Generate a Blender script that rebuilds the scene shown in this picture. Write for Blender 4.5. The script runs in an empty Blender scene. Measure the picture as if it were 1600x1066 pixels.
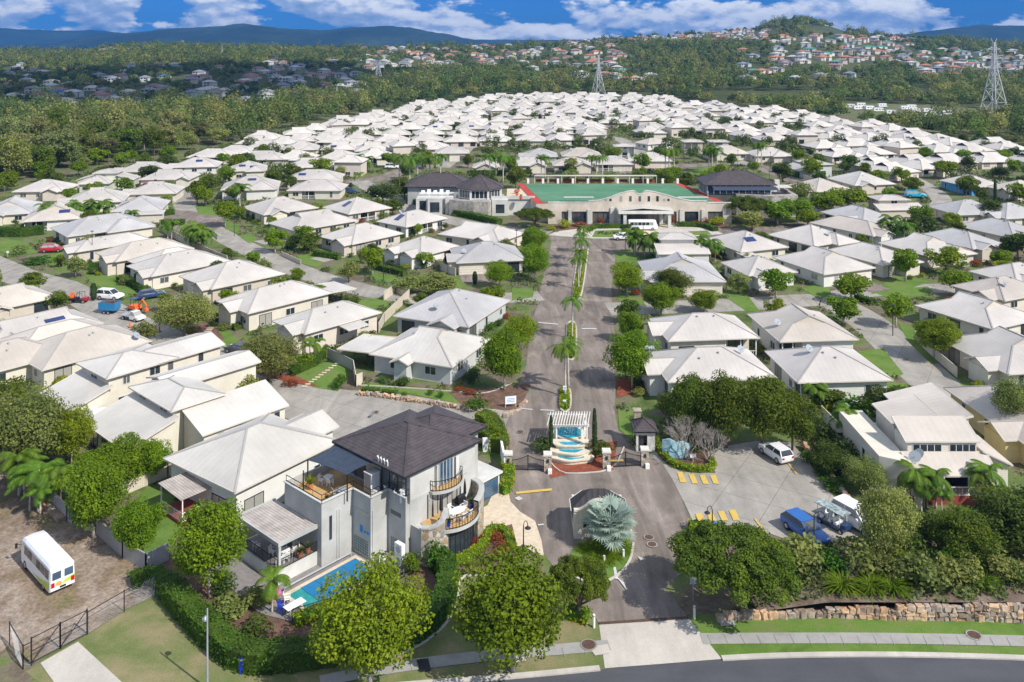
import bpy, math, random
import numpy as np
from math import radians as rad, sin, cos, tan, pi, hypot, atan2, sqrt
from mathutils import Vector, Matrix, noise
SC = bpy.context.scene
COL = SC.collection
random.seed(7)
# ------------------------------------------------------------ camera, sky, sun
CH, F, HX, HY = 48.0, 1375.0, 800.0, 68.0      # camera height (m), focal length and horizon in photo pixels (1600 wide)
cam = bpy.data.objects.new('camera', bpy.data.cameras.new('camera')); COL.objects.link(cam)
cam.location = (0, 0, CH); cam.rotation_euler = (rad(90), 0, 0)
cam.data.sensor_width = 36; cam.data.lens = F/1600*36
cam.data.shift_y = -(533-HY)/1600; cam.data.clip_start = 1; cam.data.clip_end = 60000
SC.camera = cam
SUN_EL, SUN_DIR = rad(43), Vector((.79, -.61, 0))
world = bpy.data.worlds.new('World'); SC.world = world; world.use_nodes = True
nt = world.node_tree; nt.nodes.clear()
def nd(nt, t, **kw):
    n = nt.nodes.new(t)
    for k, v in kw.items():
        if k in n.inputs: n.inputs[k].default_value = v
        else: setattr(n, k, v)
    return n
def mathn(nt, op, a, b=None, c=None, clamp=False):
    n = nt.nodes.new('ShaderNodeMath'); n.operation = op; n.use_clamp = clamp
    for i, x in enumerate((a, b, c)):
        if x is None: continue
        if isinstance(x, (int, float)): n.inputs[i].default_value = x
        else: nt.links.new(x, n.inputs[i])
    return n.outputs[0]
def ramp(nt, fac, stops, interp='LINEAR'):
    n = nt.nodes.new('ShaderNodeValToRGB'); n.color_ramp.interpolation = interp
    el = n.color_ramp.elements
    while len(el) < len(stops): el.new(.5)
    for e, (p, c) in zip(el, stops):
        e.position = p; e.color = (*c, 1) if len(c) == 3 else c
    nt.links.new(fac, n.inputs[0]); return n.outputs[0]
def mixc(nt, fac, a, b, mode='MIX'):
    n = nt.nodes.new('ShaderNodeMix'); n.data_type = 'RGBA'; n.blend_type = mode
    for i, x in ((0, fac), (6, a), (7, b)):
        if isinstance(x, (int, float)): n.inputs[i].default_value = x
        elif isinstance(x, tuple): n.inputs[i].default_value = (*x, 1)
        else: nt.links.new(x, n.inputs[i])
    return n.outputs[2]
sky = nd(nt, 'ShaderNodeTexSky', sky_type='NISHITA', sun_disc=False, sun_elevation=SUN_EL, sun_rotation=atan2(.79, -.61), altitude=50.0, air_density=1.0, dust_density=.3, ozone_density=3.0)
tc = nd(nt, 'ShaderNodeTexCoord'); sep = nd(nt, 'ShaderNodeSeparateXYZ'); nt.links.new(tc.outputs['Generated'], sep.inputs[0])
mp = nd(nt, 'ShaderNodeMapping'); mp.inputs['Scale'].default_value = (9, 9, 21); mp.inputs['Location'].default_value = (3.1, 0, 1.7); nt.links.new(tc.outputs['Generated'], mp.inputs[0])
n1 = nd(nt, 'ShaderNodeTexNoise', Scale=1.15, Detail=10.0, Roughness=.54, Distortion=0.); nt.links.new(mp.outputs[0], n1.inputs[0])
mp2 = nd(nt, 'ShaderNodeMapping'); mp2.inputs['Scale'].default_value = (9, 9, 21); mp2.inputs['Location'].default_value = (3.13, .02, 1.83); nt.links.new(tc.outputs['Generated'], mp2.inputs[0])
n2 = nd(nt, 'ShaderNodeTexNoise', Scale=1.15, Detail=10.0, Roughness=.54, Distortion=0.); nt.links.new(mp2.outputs[0], n2.inputs[0])
cl = ramp(nt, n1.outputs[0], [(0, (0, 0, 0)), (.435, (0, 0, 0)), (.488, (1, 1, 1)), (1, (1, 1, 1))], 'EASE')
shade = mathn(nt, 'MULTIPLY_ADD', mathn(nt, 'SUBTRACT', n1.outputs[0], n2.outputs[0]), 3.6, .42, clamp=True)
ccol = ramp(nt, shade, [(0, (2.0, 3.2, 5.6)), (.35, (4.0, 5.2, 7.6)), (.6, (8.6, 9.0, 9.6)), (1, (11, 11, 11))])
low = ramp(nt, sep.outputs[2], [(0, (.09, .36, 1.05)), (.05, (.08, .31, .95)), (.35, (.8, .95, 1.1)), (1, (1, 1, 1))])
skyc = mixc(nt, 1.0, sky.outputs[0], low, 'MULTIPLY')
allc = mixc(nt, cl, skyc, ccol)
bg = nd(nt, 'ShaderNodeBackground', Strength=.105); nt.links.new(allc, bg.inputs[0])
out = nd(nt, 'ShaderNodeOutputWorld'); nt.links.new(bg.outputs[0], out.inputs[0])
sun = bpy.data.objects.new('sun', bpy.data.lights.new('sun', 'SUN')); COL.objects.link(sun)
sun.data.energy = 4.9; sun.data.angle = rad(.5); sun.data.color = (1, .95, .87)
sdir = Vector((SUN_DIR.x*cos(SUN_EL), SUN_DIR.y*cos(SUN_EL), sin(SUN_EL)))
sun.rotation_euler = (-sdir).to_track_quat('-Z', 'Y').to_euler(); sun.location = (60, -40, 120)
SC.view_settings.view_transform = 'Standard'; SC.view_settings.look = 'None'
SC.view_settings.exposure = .18; SC.view_settings.gamma = 1; SC.view_settings.use_curve_mapping = False
SC.cycles.max_bounces = 5; SC.cycles.transparent_max_bounces = 8; SC.cycles.volume_bounces = 0
SC.cycles.use_adaptive_sampling = True; SC.cycles.use_denoising = True

# ------------------------------------------------------------ materials
M = {}
def mat(name, col, rough=.8, var=.12, scale=1.5, spec=.3, metal=0, bump=0., stripes=None, detail=4, trans=0, island=0., col2=None, obj_rand=0., coat=0., bands=None, sscale=None):
    """noise mottled paint / plaster / metal; stripes = (period m, contrast, bump) run down the slope using UVs in metres"""
    m = bpy.data.materials.new(name); m.use_nodes = True; M[name] = m
    nt = m.node_tree; b = nt.nodes['Principled BSDF']
    b.inputs['Roughness'].default_value = rough; b.inputs['Metallic'].default_value = metal
    b.inputs['Specular IOR Level'].default_value = spec; b.inputs['Coat Weight'].default_value = coat
    tc = nd(nt, 'ShaderNodeTexCoord')
    nz = nd(nt, 'ShaderNodeTexNoise', Scale=scale, Detail=float(detail), Roughness=.62)
    nt.links.new(tc.outputs['Object'], nz.inputs[0])
    c2 = col2 or tuple(x*(1-var) for x in col); c1 = col if col2 else tuple(min(1, x*(1+var)) for x in col)
    fac = ramp(nt, nz.outputs[0], [(.35, (0, 0, 0)), (.65, (1, 1, 1))])
    c = mixc(nt, fac, c2, c1)
    if var > 0 and sscale:
        nb = nd(nt, 'ShaderNodeTexNoise', Scale=sscale, Detail=3.0); nt.links.new(tc.outputs['Object'], nb.inputs[0])
        c = mixc(nt, 1., c, ramp(nt, nb.outputs[0], [(.3, (.78, .78, .78)), (.7, (1.15, 1.15, 1.15))]), 'MULTIPLY')
    hgt = nz.outputs[0]
    if island or obj_rand:
        if island:
            g = nd(nt, 'ShaderNodeNewGeometry')
            r = mathn(nt, 'MULTIPLY_ADD', g.outputs['Random Per Island'], island, 1-island/2)
            hs = nd(nt, 'ShaderNodeHueSaturation'); nt.links.new(c, hs.inputs['Color']); nt.links.new(r, hs.inputs['Value']); c = hs.outputs[0]
        if obj_rand:
            oi = nd(nt, 'ShaderNodeObjectInfo'); hs = nd(nt, 'ShaderNodeHueSaturation'); nt.links.new(c, hs.inputs['Color'])
            nt.links.new(mathn(nt, 'MULTIPLY_ADD', oi.outputs['Random'], obj_rand, 1-obj_rand/2), hs.inputs['Value'])
            rr = mathn(nt, 'FRACT', mathn(nt, 'MULTIPLY', oi.outputs['Random'], 7.31))
            nt.links.new(mathn(nt, 'MULTIPLY_ADD', rr, obj_rand*.09, .5-obj_rand*.045), hs.inputs['Hue']); c = hs.outputs[0]
    if stripes:
        per, con, bm = stripes
        uv = nd(nt, 'ShaderNodeSeparateXYZ'); nt.links.new(tc.outputs['UV'], uv.inputs[0])
        s = mathn(nt, 'SINE', mathn(nt, 'MULTIPLY', uv.outputs[1 if bands else 0], 2*pi/per))
        s01 = mathn(nt, 'MULTIPLY_ADD', s, .5, .5)
        s3 = mathn(nt, 'POWER', s01, 6 if con > 0 else 3)
        c = mixc(nt, mathn(nt, 'MULTIPLY', s3, abs(con)), c, tuple(x*.45 for x in col))
        hgt = s01
        if bm:
            bp = nd(nt, 'ShaderNodeBump', Strength=bm, Distance=.05); nt.links.new(hgt, bp.inputs['Height']); nt.links.new(bp.outputs[0], b.inputs['Normal'])
    elif bump:
        bp = nd(nt, 'ShaderNodeBump', Strength=bump, Distance=.1); nt.links.new(hgt, bp.inputs['Height']); nt.links.new(bp.outputs[0], b.inputs['Normal'])
    nt.links.new(c, b.inputs['Base Color'])
    if trans:
        t = nd(nt, 'ShaderNodeBsdfTranslucent'); nt.links.new(c, t.inputs[0])
        mx = nd(nt, 'ShaderNodeMixShader'); mx.inputs[0].default_value = trans
        nt.links.new(b.outputs[0], mx.inputs[1]); nt.links.new(t.outputs[0], mx.inputs[2])
        nt.links.new(mx.outputs[0], nt.nodes['Material Output'].inputs[0])
    return m
def ground_mat(name, stops, scale, detail=8, bump=.2, rough=.95, fine=None, streak=None):
    m = bpy.data.materials.new(name); m.use_nodes = True; M[name] = m
    nt = m.node_tree; b = nt.nodes['Principled BSDF']; b.inputs['Roughness'].default_value = rough; b.inputs['Specular IOR Level'].default_value = .15
    tc = nd(nt, 'ShaderNodeTexCoord'); nz = nd(nt, 'ShaderNodeTexNoise', Scale=scale, Detail=float(detail), Roughness=.65, Distortion=.4)
    nt.links.new(tc.outputs['Object'], nz.inputs[0])
    c = ramp(nt, nz.outputs[0], stops)
    if fine:
        fs, amt = fine
        f = nd(nt, 'ShaderNodeTexNoise', Scale=fs, Detail=5.0, Roughness=.7); nt.links.new(tc.outputs['Object'], f.inputs[0])
        c = mixc(nt, 1., c, ramp(nt, f.outputs[0], [(.3, (1-amt,)*3), (.7, (1+amt,)*3)]), 'MULTIPLY')
    if streak:
        st, amt = streak
        mpn = nd(nt, 'ShaderNodeMapping'); mpn.inputs['Scale'].default_value = st; nt.links.new(tc.outputs['Object'], mpn.inputs[0])
        f = nd(nt, 'ShaderNodeTexNoise', Scale=1., Detail=6.0, Roughness=.6, Distortion=1.2); nt.links.new(mpn.outputs[0], f.inputs[0])
        c = mixc(nt, 1., c, ramp(nt, f.outputs[0], [(.35, (1-amt,)*3), (.7, (1+amt,)*3)]), 'MULTIPLY')
    nt.links.new(c, b.inputs['Base Color'])
    if bump:
        bp = nd(nt, 'ShaderNodeBump', Strength=bump, Distance=.1); nt.links.new(nz.outputs[0], bp.inputs['Height']); nt.links.new(bp.outputs[0], b.inputs['Normal'])
    return m
# roofs and walls
for n_, c_ in (('roof_pale', (.53, .492, .458)), ('roof_warm', (.53, .475, .42)), ('roof_cool', (.45, .437, .435)), ('roof_white', (.56, .53, .49))):
    mat(n_, c_, .55, .06, .35, .35, stripes=(.76, .08, .12), sscale=.06, obj_rand=.15)
mat('roof_far', (.53, .495, .455), .6, .08, .2, obj_rand=.2)
mat('roof_dark', (.075, .062, .066), .6, .2, 1.2, stripes=(.36, .35, .5), bands=True)
mat('roof_metal', (.045, .042, .046), .75, .1, 1, stripes=(.6, -.6, .5))
mat('patio', (.46, .41, .375), .6, .22, .8, stripes=(.30, -.6, .6))
mat('cap', (.36, .34, .32), .6, .05)
mat('gutter', (.60, .55, .48), .6, .05)
for n_, c_ in (('wall_cream', (.66, .615, .52)), ('wall_white', (.68, .67, .63)), ('wall_pink', (.62, .55, .475)), ('wall_grey', (.50, .52, .50)), ('wall_green', (.52, .56, .46)), ('wall_yellow', (.66, .52, .26)), ('wall_blue', (.10, .34, .60)), ('wall_mint', (.42, .62, .48)), ('wall_beige', (.56, .50, .42))):
    mat(n_, c_, .85, .05, .8, .2, stripes=(.2, .18, .15), bands=True, obj_rand=.1)
for n_, c_ in (('render', (.45, .45, .43)), ('render_light', (.56, .555, .52)), ('club_wall', (.60, .53, .44)), ('render_grey', (.36, .37, .36)), ('fence_cream', (.62, .56, .44)), ('white', (.78, .78, .76)), ('offwhite', (.66, .64, .58))):
    mat(n_, c_, .85, .06, .9, .2, bump=.05, sscale=.25)
mat('fence_grey', (.40, .39, .38), .6, .06, 1, stripes=(.2, -.35, .5))
mat('fence_panel', (.58, .52, .42), .7, .08, 1, stripes=(.25, -.25, .3))
mat('glass', (.03, .04, .05), .08, .3, .5, .8)
mat('glass_blue', (.05, .10, .16), .08, .3, .5, .8)
mat('frame', (.62, .62, .60), .5, .04)
mat('frame_dark', (.03, .03, .035), .5, .04)
mat('black', (.02, .02, .022), .5, .1)
mat('steel', (.45, .46, .48), .35, .06, metal=.7)
mat('galv', (.42, .44, .46), .5, .08, metal=.3)
mat('garage', (.66, .61, .52), .7, .05, stripes=(.5, .4, .3), bands=True)
mat('red_timber', (.28, .06, .05), .8, .12, 2, stripes=(.15, .4, .3), bands=True)
mat('deck', (.52, .33, .14), .7, .15, 2, stripes=(.14, .35, .2))
mat('deck_grey', (.24, .22, .21), .8, .15, 2, stripes=(.14, .4, .2))
mat('paving', (.60, .50, .38), .9, .12, 2)
mat('solar', (.012, .03, .12), .12, .3, 2, .8)
mat('dish', (.30, .33, .36), .5, .05)
mat('dish_blue', (.06, .16, .34), .5, .05)
mat('tyre', (.02, .02, .02), .9, .1)
mat('rim', (.5, .5, .52), .3, .05, metal=.8)
for n_, c_ in (('car_white', (.80, .80, .80)), ('car_red', (.40, .02, .03)), ('car_blue', (.02, .12, .40)), ('car_navy', (.02, .05, .13)), ('car_silver', (.50, .53, .56)), ('car_cyan', (.03, .40, .62)), ('car_dark', (.05, .05, .06)), ('paint_orange', (.75, .13, .03)), ('paint_blue', (.03, .20, .42)), ('tarp_blue', (.02, .06, .55))):
    mat(n_, c_, .3, .03, 1, .5, coat=.5)
mat('tail_red', (.5, .01, .01), .3, .05)
mat('lamp_clear', (.8, .8, .8), .2, .02)
mat('rust', (.34, .20, .10), .95, .4, 1.2, bump=.3)
mat('trunk', (.20, .15, .11), .95, .3, 2.5, bump=.5)
mat('trunk_pale', (.46, .42, .36), .95, .25, 1.5, bump=.3)
mat('branch_grey', (.29, .26, .23), .95, .2, 2)
L = dict(rough=.6, spec=.2, trans=.42)
mat('leaf_bright', (0.213, 0.312, 0.010), col2=(0.113, 0.192, 0.008), scale=.5, island=.4, obj_rand=.3, **L)
mat('leaf_yellow', (0.267, 0.333, 0.012), col2=(0.139, 0.202, 0.010), scale=.5, island=.45, obj_rand=.25, **L)
mat('leaf_green', (0.164, 0.213, 0.017), col2=(0.073, 0.117, 0.012), scale=.5, island=.4, obj_rand=.3, **L)
mat('leaf_dark', (0.108, 0.161, 0.023), col2=(0.053, 0.087, 0.015), scale=.4, island=.5, obj_rand=.35, **L)
mat('leaf_olive', (0.308, 0.347, 0.090), col2=(0.165, 0.207, 0.050), scale=.4, island=.5, obj_rand=.4, **L)
mat('leaf_gum', (0.288, 0.296, 0.101), col2=(0.128, 0.152, 0.050), scale=.25, island=.5, obj_rand=.55, **L)
mat('leaf_far', (0.282, 0.299, 0.099), col2=(0.096, 0.133, 0.045), scale=.06, island=.6, **L)
mat('leaf_hedge', (0.105, 0.227, 0.016), col2=(0.056, 0.133, 0.012), scale=1.5, island=.5, obj_rand=.3, **L)
mat('leaf_gold', (0.446, 0.454, 0.014), col2=(0.238, 0.288, 0.013), scale=1.5, island=.5, **L)
mat('leaf_palm', (0.149, 0.258, 0.024), col2=(0.089, 0.167, 0.018), scale=1, island=.5, obj_rand=.3, **L)
mat('leaf_silver', (0.486, 0.567, 0.486), col2=(0.297, 0.392, 0.338), scale=1, island=.4, **L)
mat('leaf_red', (0.405, 0.121, 0.041), col2=(0.216, 0.068, 0.027), scale=1, island=.6, **L)
mat('leaf_cypress', (0.041, 0.095, 0.020), col2=(0.027, 0.054, 0.014), scale=2, island=.5, **L)
# ground
ground_mat('ground', [(.28, (.06, .085, .025)), (.40, (.09, .13, .04)), (.48, (.125, .165, .05)), (.53, (.17, .15, .10)), (.60, (.13, .10, .075)), (.68, (.10, .12, .05)), (.8, (.07, .09, .03))], .16, fine=(3., .25))
ground_mat('lawn', [(.3, (.075, .14, .025)), (.5, (.12, .20, .038)), (.62, (.15, .19, .06)), (.75, (.22, .21, .10))], .28, fine=(9., .22))
ground_mat('verge', [(.3, (.11, .145, .045)), (.45, (.16, .18, .07)), (.58, (.24, .21, .11)), (.72, (.28, .23, .14))], .22, fine=(9., .22))
ground_mat('concrete', [(.25, (.25, .235, .21)), (.5, (.34, .315, .28)), (.8, (.42, .385, .34))], .25, fine=(6., .10), rough=.85, bump=.04, streak=((.35, .05, 1), .16))
ground_mat('concrete_light', [(.25, (.42, .39, .35)), (.5, (.50, .46, .41)), (.8, (.56, .52, .46))], .3, fine=(6., .08), rough=.85, bump=.04, streak=((.6, .12, 1), .08))
ground_mat('footpath', [(.25, (.27, .26, .25)), (.5, (.33, .32, .30)), (.8, (.38, .36, .34))], .8, fine=(8., .08), rough=.9, bump=.04)
ground_mat('paver', [(.28, (.13, .108, .092)), (.45, (.215, .18, .155)), (.55, (.225, .188, .165)), (.75, (.34, .29, .25))], .16, fine=(7., .2), rough=.85, bump=.05, streak=((.5, .07, 1), .30))
ground_mat('asphalt', [(.25, (.070, .072, .082)), (.5, (.085, .088, .098)), (.8, (.10, .10, .11))], .2, fine=(12., .12), rough=.9, bump=.05, streak=((.05, .5, 1), .08))
ground_mat('mulch', [(.3, (.09, .055, .04)), (.5, (.15, .09, .065)), (.75, (.22, .15, .11))], 1.2, fine=(10., .3), bump=.5)
ground_mat('mulch_red', [(.3, (.16, .045, .025)), (.5, (.24, .07, .04)), (.75, (.30, .11, .06))], 1.5, fine=(10., .3), bump=.5)
ground_mat('dirt', [(.25, (.10, .11, .04)), (.38, (.20, .17, .09)), (.46, (.23, .17, .12)), (.56, (.32, .26, .21)), (.64, (.20, .15, .11)), (.72, (.13, .13, .06)), (.82, (.42, .38, .34))], .15, fine=(3., .42), bump=.5, streak=((.25, .12, 1), .18))
ground_mat('bank', [(.3, (.10, .065, .05)), (.5, (.19, .14, .11)), (.75, (.30, .24, .19))], .5, fine=(6., .3), bump=.6)
ground_mat('hill', [(.3, (.04, .055, .02)), (.55, (.07, .085, .03)), (.8, (.12, .11, .05))], .01, fine=(.2, .3))
ground_mat('far_hill', [(.3, (.008, .020, .014)), (.5, (.018, .035, .022)), (.7, (.045, .075, .04))], .002, fine=(.02, .5), bump=0)
ground_mat('stone', [(.3, (.16, .13, .10)), (.45, (.30, .25, .19)), (.6, (.42, .36, .28)), (.8, (.34, .20, .11))], 1.2, fine=(6., .25), bump=.5)
ground_mat('rock', [(.3, (.26, .19, .14)), (.45, (.42, .33, .25)), (.6, (.54, .46, .38)), (.8, (.40, .26, .16))], .7, fine=(5., .25), bump=.6)
ground_mat('green_turf', [(.3, (.08, .195, .115)), (.5, (.095, .225, .135)), (.8, (.14, .27, .175))], .10, fine=(1., .06), bump=0, streak=((.02, .3, 1), .14))
ground_mat('red_edge', [(.3, (.40, .05, .04)), (.8, (.48, .08, .06))], .3, bump=0)
ground_mat('pool_cover', [(.3, (.02, .16, .34)), (.8, (.03, .20, .40))], .5, fine=(3., .06), bump=.1)
ground_mat('yellow_line', [(.3, (.50, .33, .08)), (.5, (.60, .42, .10)), (.8, (.45, .38, .20))], 1.5, fine=(8., .15), bump=0)
ground_mat('white_line', [(.3, (.45, .45, .44)), (.8, (.62, .62, .60))], 1.5, fine=(8., .15), bump=0)
ground_mat('blue_sign', [(.3, (.02, .25, .62)), (.8, (.03, .30, .68))], 1.5, bump=0)
nt = M['glass'].node_tree; b_ = nt.nodes['Principled BSDF']; oi = nd(nt, 'ShaderNodeObjectInfo')
nt.links.new(mixc(nt, ramp(nt, oi.outputs['Random'], [(0, (0, 0, 0)), (.62, (.25, .25, .25)), (.85, (1, 1, 1))], 'CONSTANT'), b_.inputs['Base Color'].links[0].from_socket, (.34, .33, .30)), b_.inputs['Base Color'])
for k_ in ('concrete', 'footpath'):   # slab joints
    nt = M[k_].node_tree; b_ = nt.nodes['Principled BSDF']; br_ = nd(nt, 'ShaderNodeTexBrick', Scale=1.); br_.inputs['Color1'].default_value = (1, 1, 1, 1); br_.inputs['Color2'].default_value = (.93, .93, .93, 1); br_.inputs['Mortar'].default_value = (.5, .48, .46, 1)
    br_.inputs['Mortar Size'].default_value = .03; br_.inputs['Brick Width'].default_value = 5.; br_.inputs['Row Height'].default_value = 4.; br_.offset = 0
    tc_ = nd(nt, 'ShaderNodeTexCoord'); mp_ = nd(nt, 'ShaderNodeMapping'); mp_.inputs['Rotation'].default_value = (0, 0, .55); nt.links.new(tc_.outputs['Object'], mp_.inputs[0]); nt.links.new(mp_.outputs[0], br_.inputs[0])
    if k_ == 'concrete': nt.links.new(mixc(nt, 1., b_.inputs['Base Color'].links[0].from_socket, br_.outputs[0], 'MULTIPLY'), b_.inputs['Base Color'])
def masonry(name, cols, scale, mortar):
    """random rubble stonework: voronoi cells of stone colours with pale joints"""
    m = bpy.data.materials.new(name); m.use_nodes = True; M[name] = m
    nt = m.node_tree; b = nt.nodes['Principled BSDF']; b.inputs['Roughness'].default_value = .9
    tc = nd(nt, 'ShaderNodeTexCoord')
    v = nd(nt, 'ShaderNodeTexVoronoi', Scale=scale); v2 = nd(nt, 'ShaderNodeTexVoronoi', Scale=scale, feature='DISTANCE_TO_EDGE')
    nt.links.new(tc.outputs['Object'], v.inputs[0]); nt.links.new(tc.outputs['Object'], v2.inputs[0])
    sp = nd(nt, 'ShaderNodeSeparateColor'); nt.links.new(v.outputs['Color'], sp.inputs[0])
    c = ramp(nt, sp.outputs[0], [(i/len(cols), q) for i, q in enumerate(cols)], 'CONSTANT')
    j = ramp(nt, v2.outputs[0], [(.03, (0, 0, 0)), (.08, (1, 1, 1))])
    nz = nd(nt, 'ShaderNodeTexNoise', Scale=8., Detail=5.); nt.links.new(tc.outputs['Object'], nz.inputs[0])
    c = mixc(nt, 1., c, ramp(nt, nz.outputs[0], [(.3, (.75,)*3), (.7, (1.2,)*3)]), 'MULTIPLY')
    nt.links.new(mixc(nt, j, mortar, c), b.inputs['Base Color'])
    bp = nd(nt, 'ShaderNodeBump', Strength=.6, Distance=.1); nt.links.new(j, bp.inputs['Height']); nt.links.new(bp.outputs[0], b.inputs['Normal'])
masonry('stonewall', [(.42, .36, .28), (.30, .26, .20), (.50, .44, .36), (.36, .24, .13), (.24, .22, .20), (.46, .36, .24)], 2.2, (.40, .38, .33))
masonry('club_stone', [(.36, .33, .29), (.26, .25, .24), (.44, .41, .36), (.32, .27, .22), (.40, .36, .30)], 1.2, (.36, .35, .33))

# ------------------------------------------------------------ mesh helpers
class MB:
    def __init__(s): s.v = []; s.f = []; s.m = []
    def poly(s, pts, m=0):
        i = len(s.v); s.v += [tuple(p) for p in pts]; s.f.append(tuple(range(i, i+len(pts)))); s.m.append(m)
    def box(s, x0, y0, z0, x1, y1, z1, m=0):
        s.prism([(x0, y0), (x1, y0), (x1, y1), (x0, y1)], z0, z1, m)
    def prism(s, pts, z0, z1, m=0, top=None):
        n = len(pts); i = len(s.v)
        zt = (lambda p: z1(p)) if callable(z1) else (lambda p: z1)
        s.v += [(p[0], p[1], z0) for p in pts] + [(p[0], p[1], zt(p)) for p in pts]
        for k in range(n):
            q = (k+1) % n; s.f.append((i+k, i+q, i+n+q, i+n+k)); s.m.append(m)
        s.f.append(tuple(range(i+n, i+2*n))); s.m.append(m if top is None else top)
        s.f.append(tuple(range(i+n-1, i-1, -1))); s.m.append(m)
    def bar(s, a, b, w, h=None, m=0):
        """rectangular bar from a to b"""
        a, b = Vector(a), Vector(b); d = b-a
        if d.length < 1e-6: return
        d.normalize(); up = Vector((0, 0, 1)) if abs(d.z) < .95 else Vector((0, 1, 0))
        x = d.cross(up).normalized()*(w/2); y = x.cross(d).normalized()*((h or w)/2)
        i = len(s.v)
        for c in (a, b):
            for sx, sy in ((-1, -1), (1, -1), (1, 1), (-1, 1)): s.v.append(tuple(c+x*sx+y*sy))
        for k in range(4): q = (k+1) % 4; s.f.append((i+k, i+q, i+4+q, i+4+k)); s.m.append(m)
        s.f += [(i+3, i+2, i+1, i), (i+4, i+5, i+6, i+7)]; s.m += [m, m]
    def tube(s, pts, r, n=8, m=0, cap=True):
        """tapered tube through points; r number or list"""
        pts = [Vector(p) for p in pts]; rs = r if isinstance(r, (list, tuple)) else [r]*len(pts)
        i = len(s.v); pd = None
        for k, p in enumerate(pts):
            d = (pts[min(k+1, len(pts)-1)]-pts[max(k-1, 0)])
            d = d.normalized() if d.length > 1e-9 else Vector((0, 0, 1))
            up = Vector((0, 0, 1)) if abs(d.z) < .9 else Vector((1, 0, 0))
            x = d.cross(up).normalized(); y = x.cross(d)
            if pd is not None and x.dot(pd) < 0: x, y = -x, -y
            pd = x
            for j in range(n):
                a = 2*pi*j/n; s.v.append(tuple(p+(x*cos(a)+y*sin(a))*rs[k]))
        for k in range(len(pts)-1):
            for j in range(n):
                q = (j+1) % n; s.f.append((i+k*n+j, i+k*n+q, i+(k+1)*n+q, i+(k+1)*n+j)); s.m.append(m)
        if cap:
            s.f.append(tuple(range(i+n-1, i-1, -1))); s.m.append(m)
            e = i+(len(pts)-1)*n; s.f.append(tuple(range(e, e+n))); s.m.append(m)
    def lathe(s, cx, cy, prof, n=16, m=0, ang=0):
        s.tube([(cx, cy, z) for r, z in prof], [max(r, .002) for r, z in prof], n, m)
    def blob(s, c, r, n=10, m=0, amp=.15, seed=0):
        """uneven rounded lump"""
        i = len(s.v); k = n//2
        for a in range(k+1):
            th = pi*a/k
            for b in range(n):
                ph = 2*pi*b/n; d = Vector((sin(th)*cos(ph), sin(th)*sin(ph), cos(th)))
                q = 1+amp*noise.noise(d*1.7+Vector((seed*3.1, 0, 0)))*2
                s.v.append((c[0]+d.x*r[0]*q, c[1]+d.y*r[1]*q, c[2]+d.z*r[2]*q))
        for a in range(k):
            for b in range(n):
                q = (b+1) % n; s.f.append((i+a*n+b, i+(a+1)*n+b, i+(a+1)*n+q, i+a*n+q)); s.m.append(m)
    def build(s, name, mats, parent=None, smooth=False, loc=None, rz=None):
        me = bpy.data.meshes.new(name); me.from_pydata(s.v, [], s.f)
        if isinstance(mats, str): mats = [mats]
        for q in mats: me.materials.append(M[q])
        nf = len(s.f)
        if len(mats) > 1: me.polygons.foreach_set('material_index', s.m)
        me.polygons.foreach_set('use_smooth', [smooth]*nf)
        nl = len(me.loops)
        if nl < 40000 and nl:
            uvl = me.uv_layers.new(name='UVMap')
            co = np.empty(len(me.vertices)*3, 'f'); me.vertices.foreach_get('co', co); co = co.reshape(-1, 3)
            vi = np.empty(nl, 'i'); me.loops.foreach_get('vertex_index', vi)
            nr = np.empty(nf*3, 'f'); me.polygons.foreach_get('normal', nr); nr = nr.reshape(-1, 3)
            tot = np.empty(nf, 'i'); me.polygons.foreach_get('loop_total', tot)
            nr = np.repeat(nr, tot, 0); flat = np.abs(nr[:, 2]) > .995
            ua = np.stack([-nr[:, 1], nr[:, 0], np.zeros(nl)], 1); ln = np.linalg.norm(ua, axis=1); ln[ln < 1e-6] = 1; ua /= ln[:, None]
            ua[flat] = (1, 0, 0); va = np.cross(nr, ua); va[flat] = (0, 1, 0)
            p = co[vi]; uv = np.stack([(p*ua).sum(1), (p*va).sum(1)], 1).astype('f')
            uvl.data.foreach_set('uv', uv.ravel())
        me.update()
        o = bpy.data.objects.new(name, me); COL.objects.link(o)
        if parent: o.parent = parent
        if loc is not None: o.location = loc
        if rz is not None: o.rotation_euler = (0, 0, rz)
        return o
def put(name, me, parent=None, loc=(0, 0, 0), rz=0, sc=None):
    o = bpy.data.objects.new(name, me); COL.objects.link(o); o.location = loc; o.rotation_euler = (0, 0, rz)
    if parent: o.parent = parent
    if sc is not None: o.scale = sc if isinstance(sc, (tuple, list)) else (sc,)*3
    return o
def tag(o, label, cat, group=None):
    o['label'] = label; o['category'] = cat
    if group: o['group'] = group
    return o
def thing(name, loc, rz, label, cat, group=None, sc=None):
    o = bpy.data.objects.new(name, None); COL.objects.link(o); o.location = (loc[0], loc[1], loc[2] if len(loc) > 2 else 0)
    o.rotation_euler = (0, 0, rz); o.empty_display_size = .5
    if sc is not None: o.scale = sc if isinstance(sc, (tuple, list)) else (sc,)*3
    return tag(o, label, cat, group)
def P(px, py, z=0.):
    k = (CH-z)/(py-HY); return Vector(((px-HX)*k, F*k, z))
def pts(*l, z=0.): return [P(a, b, z) for a, b in l]
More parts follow.
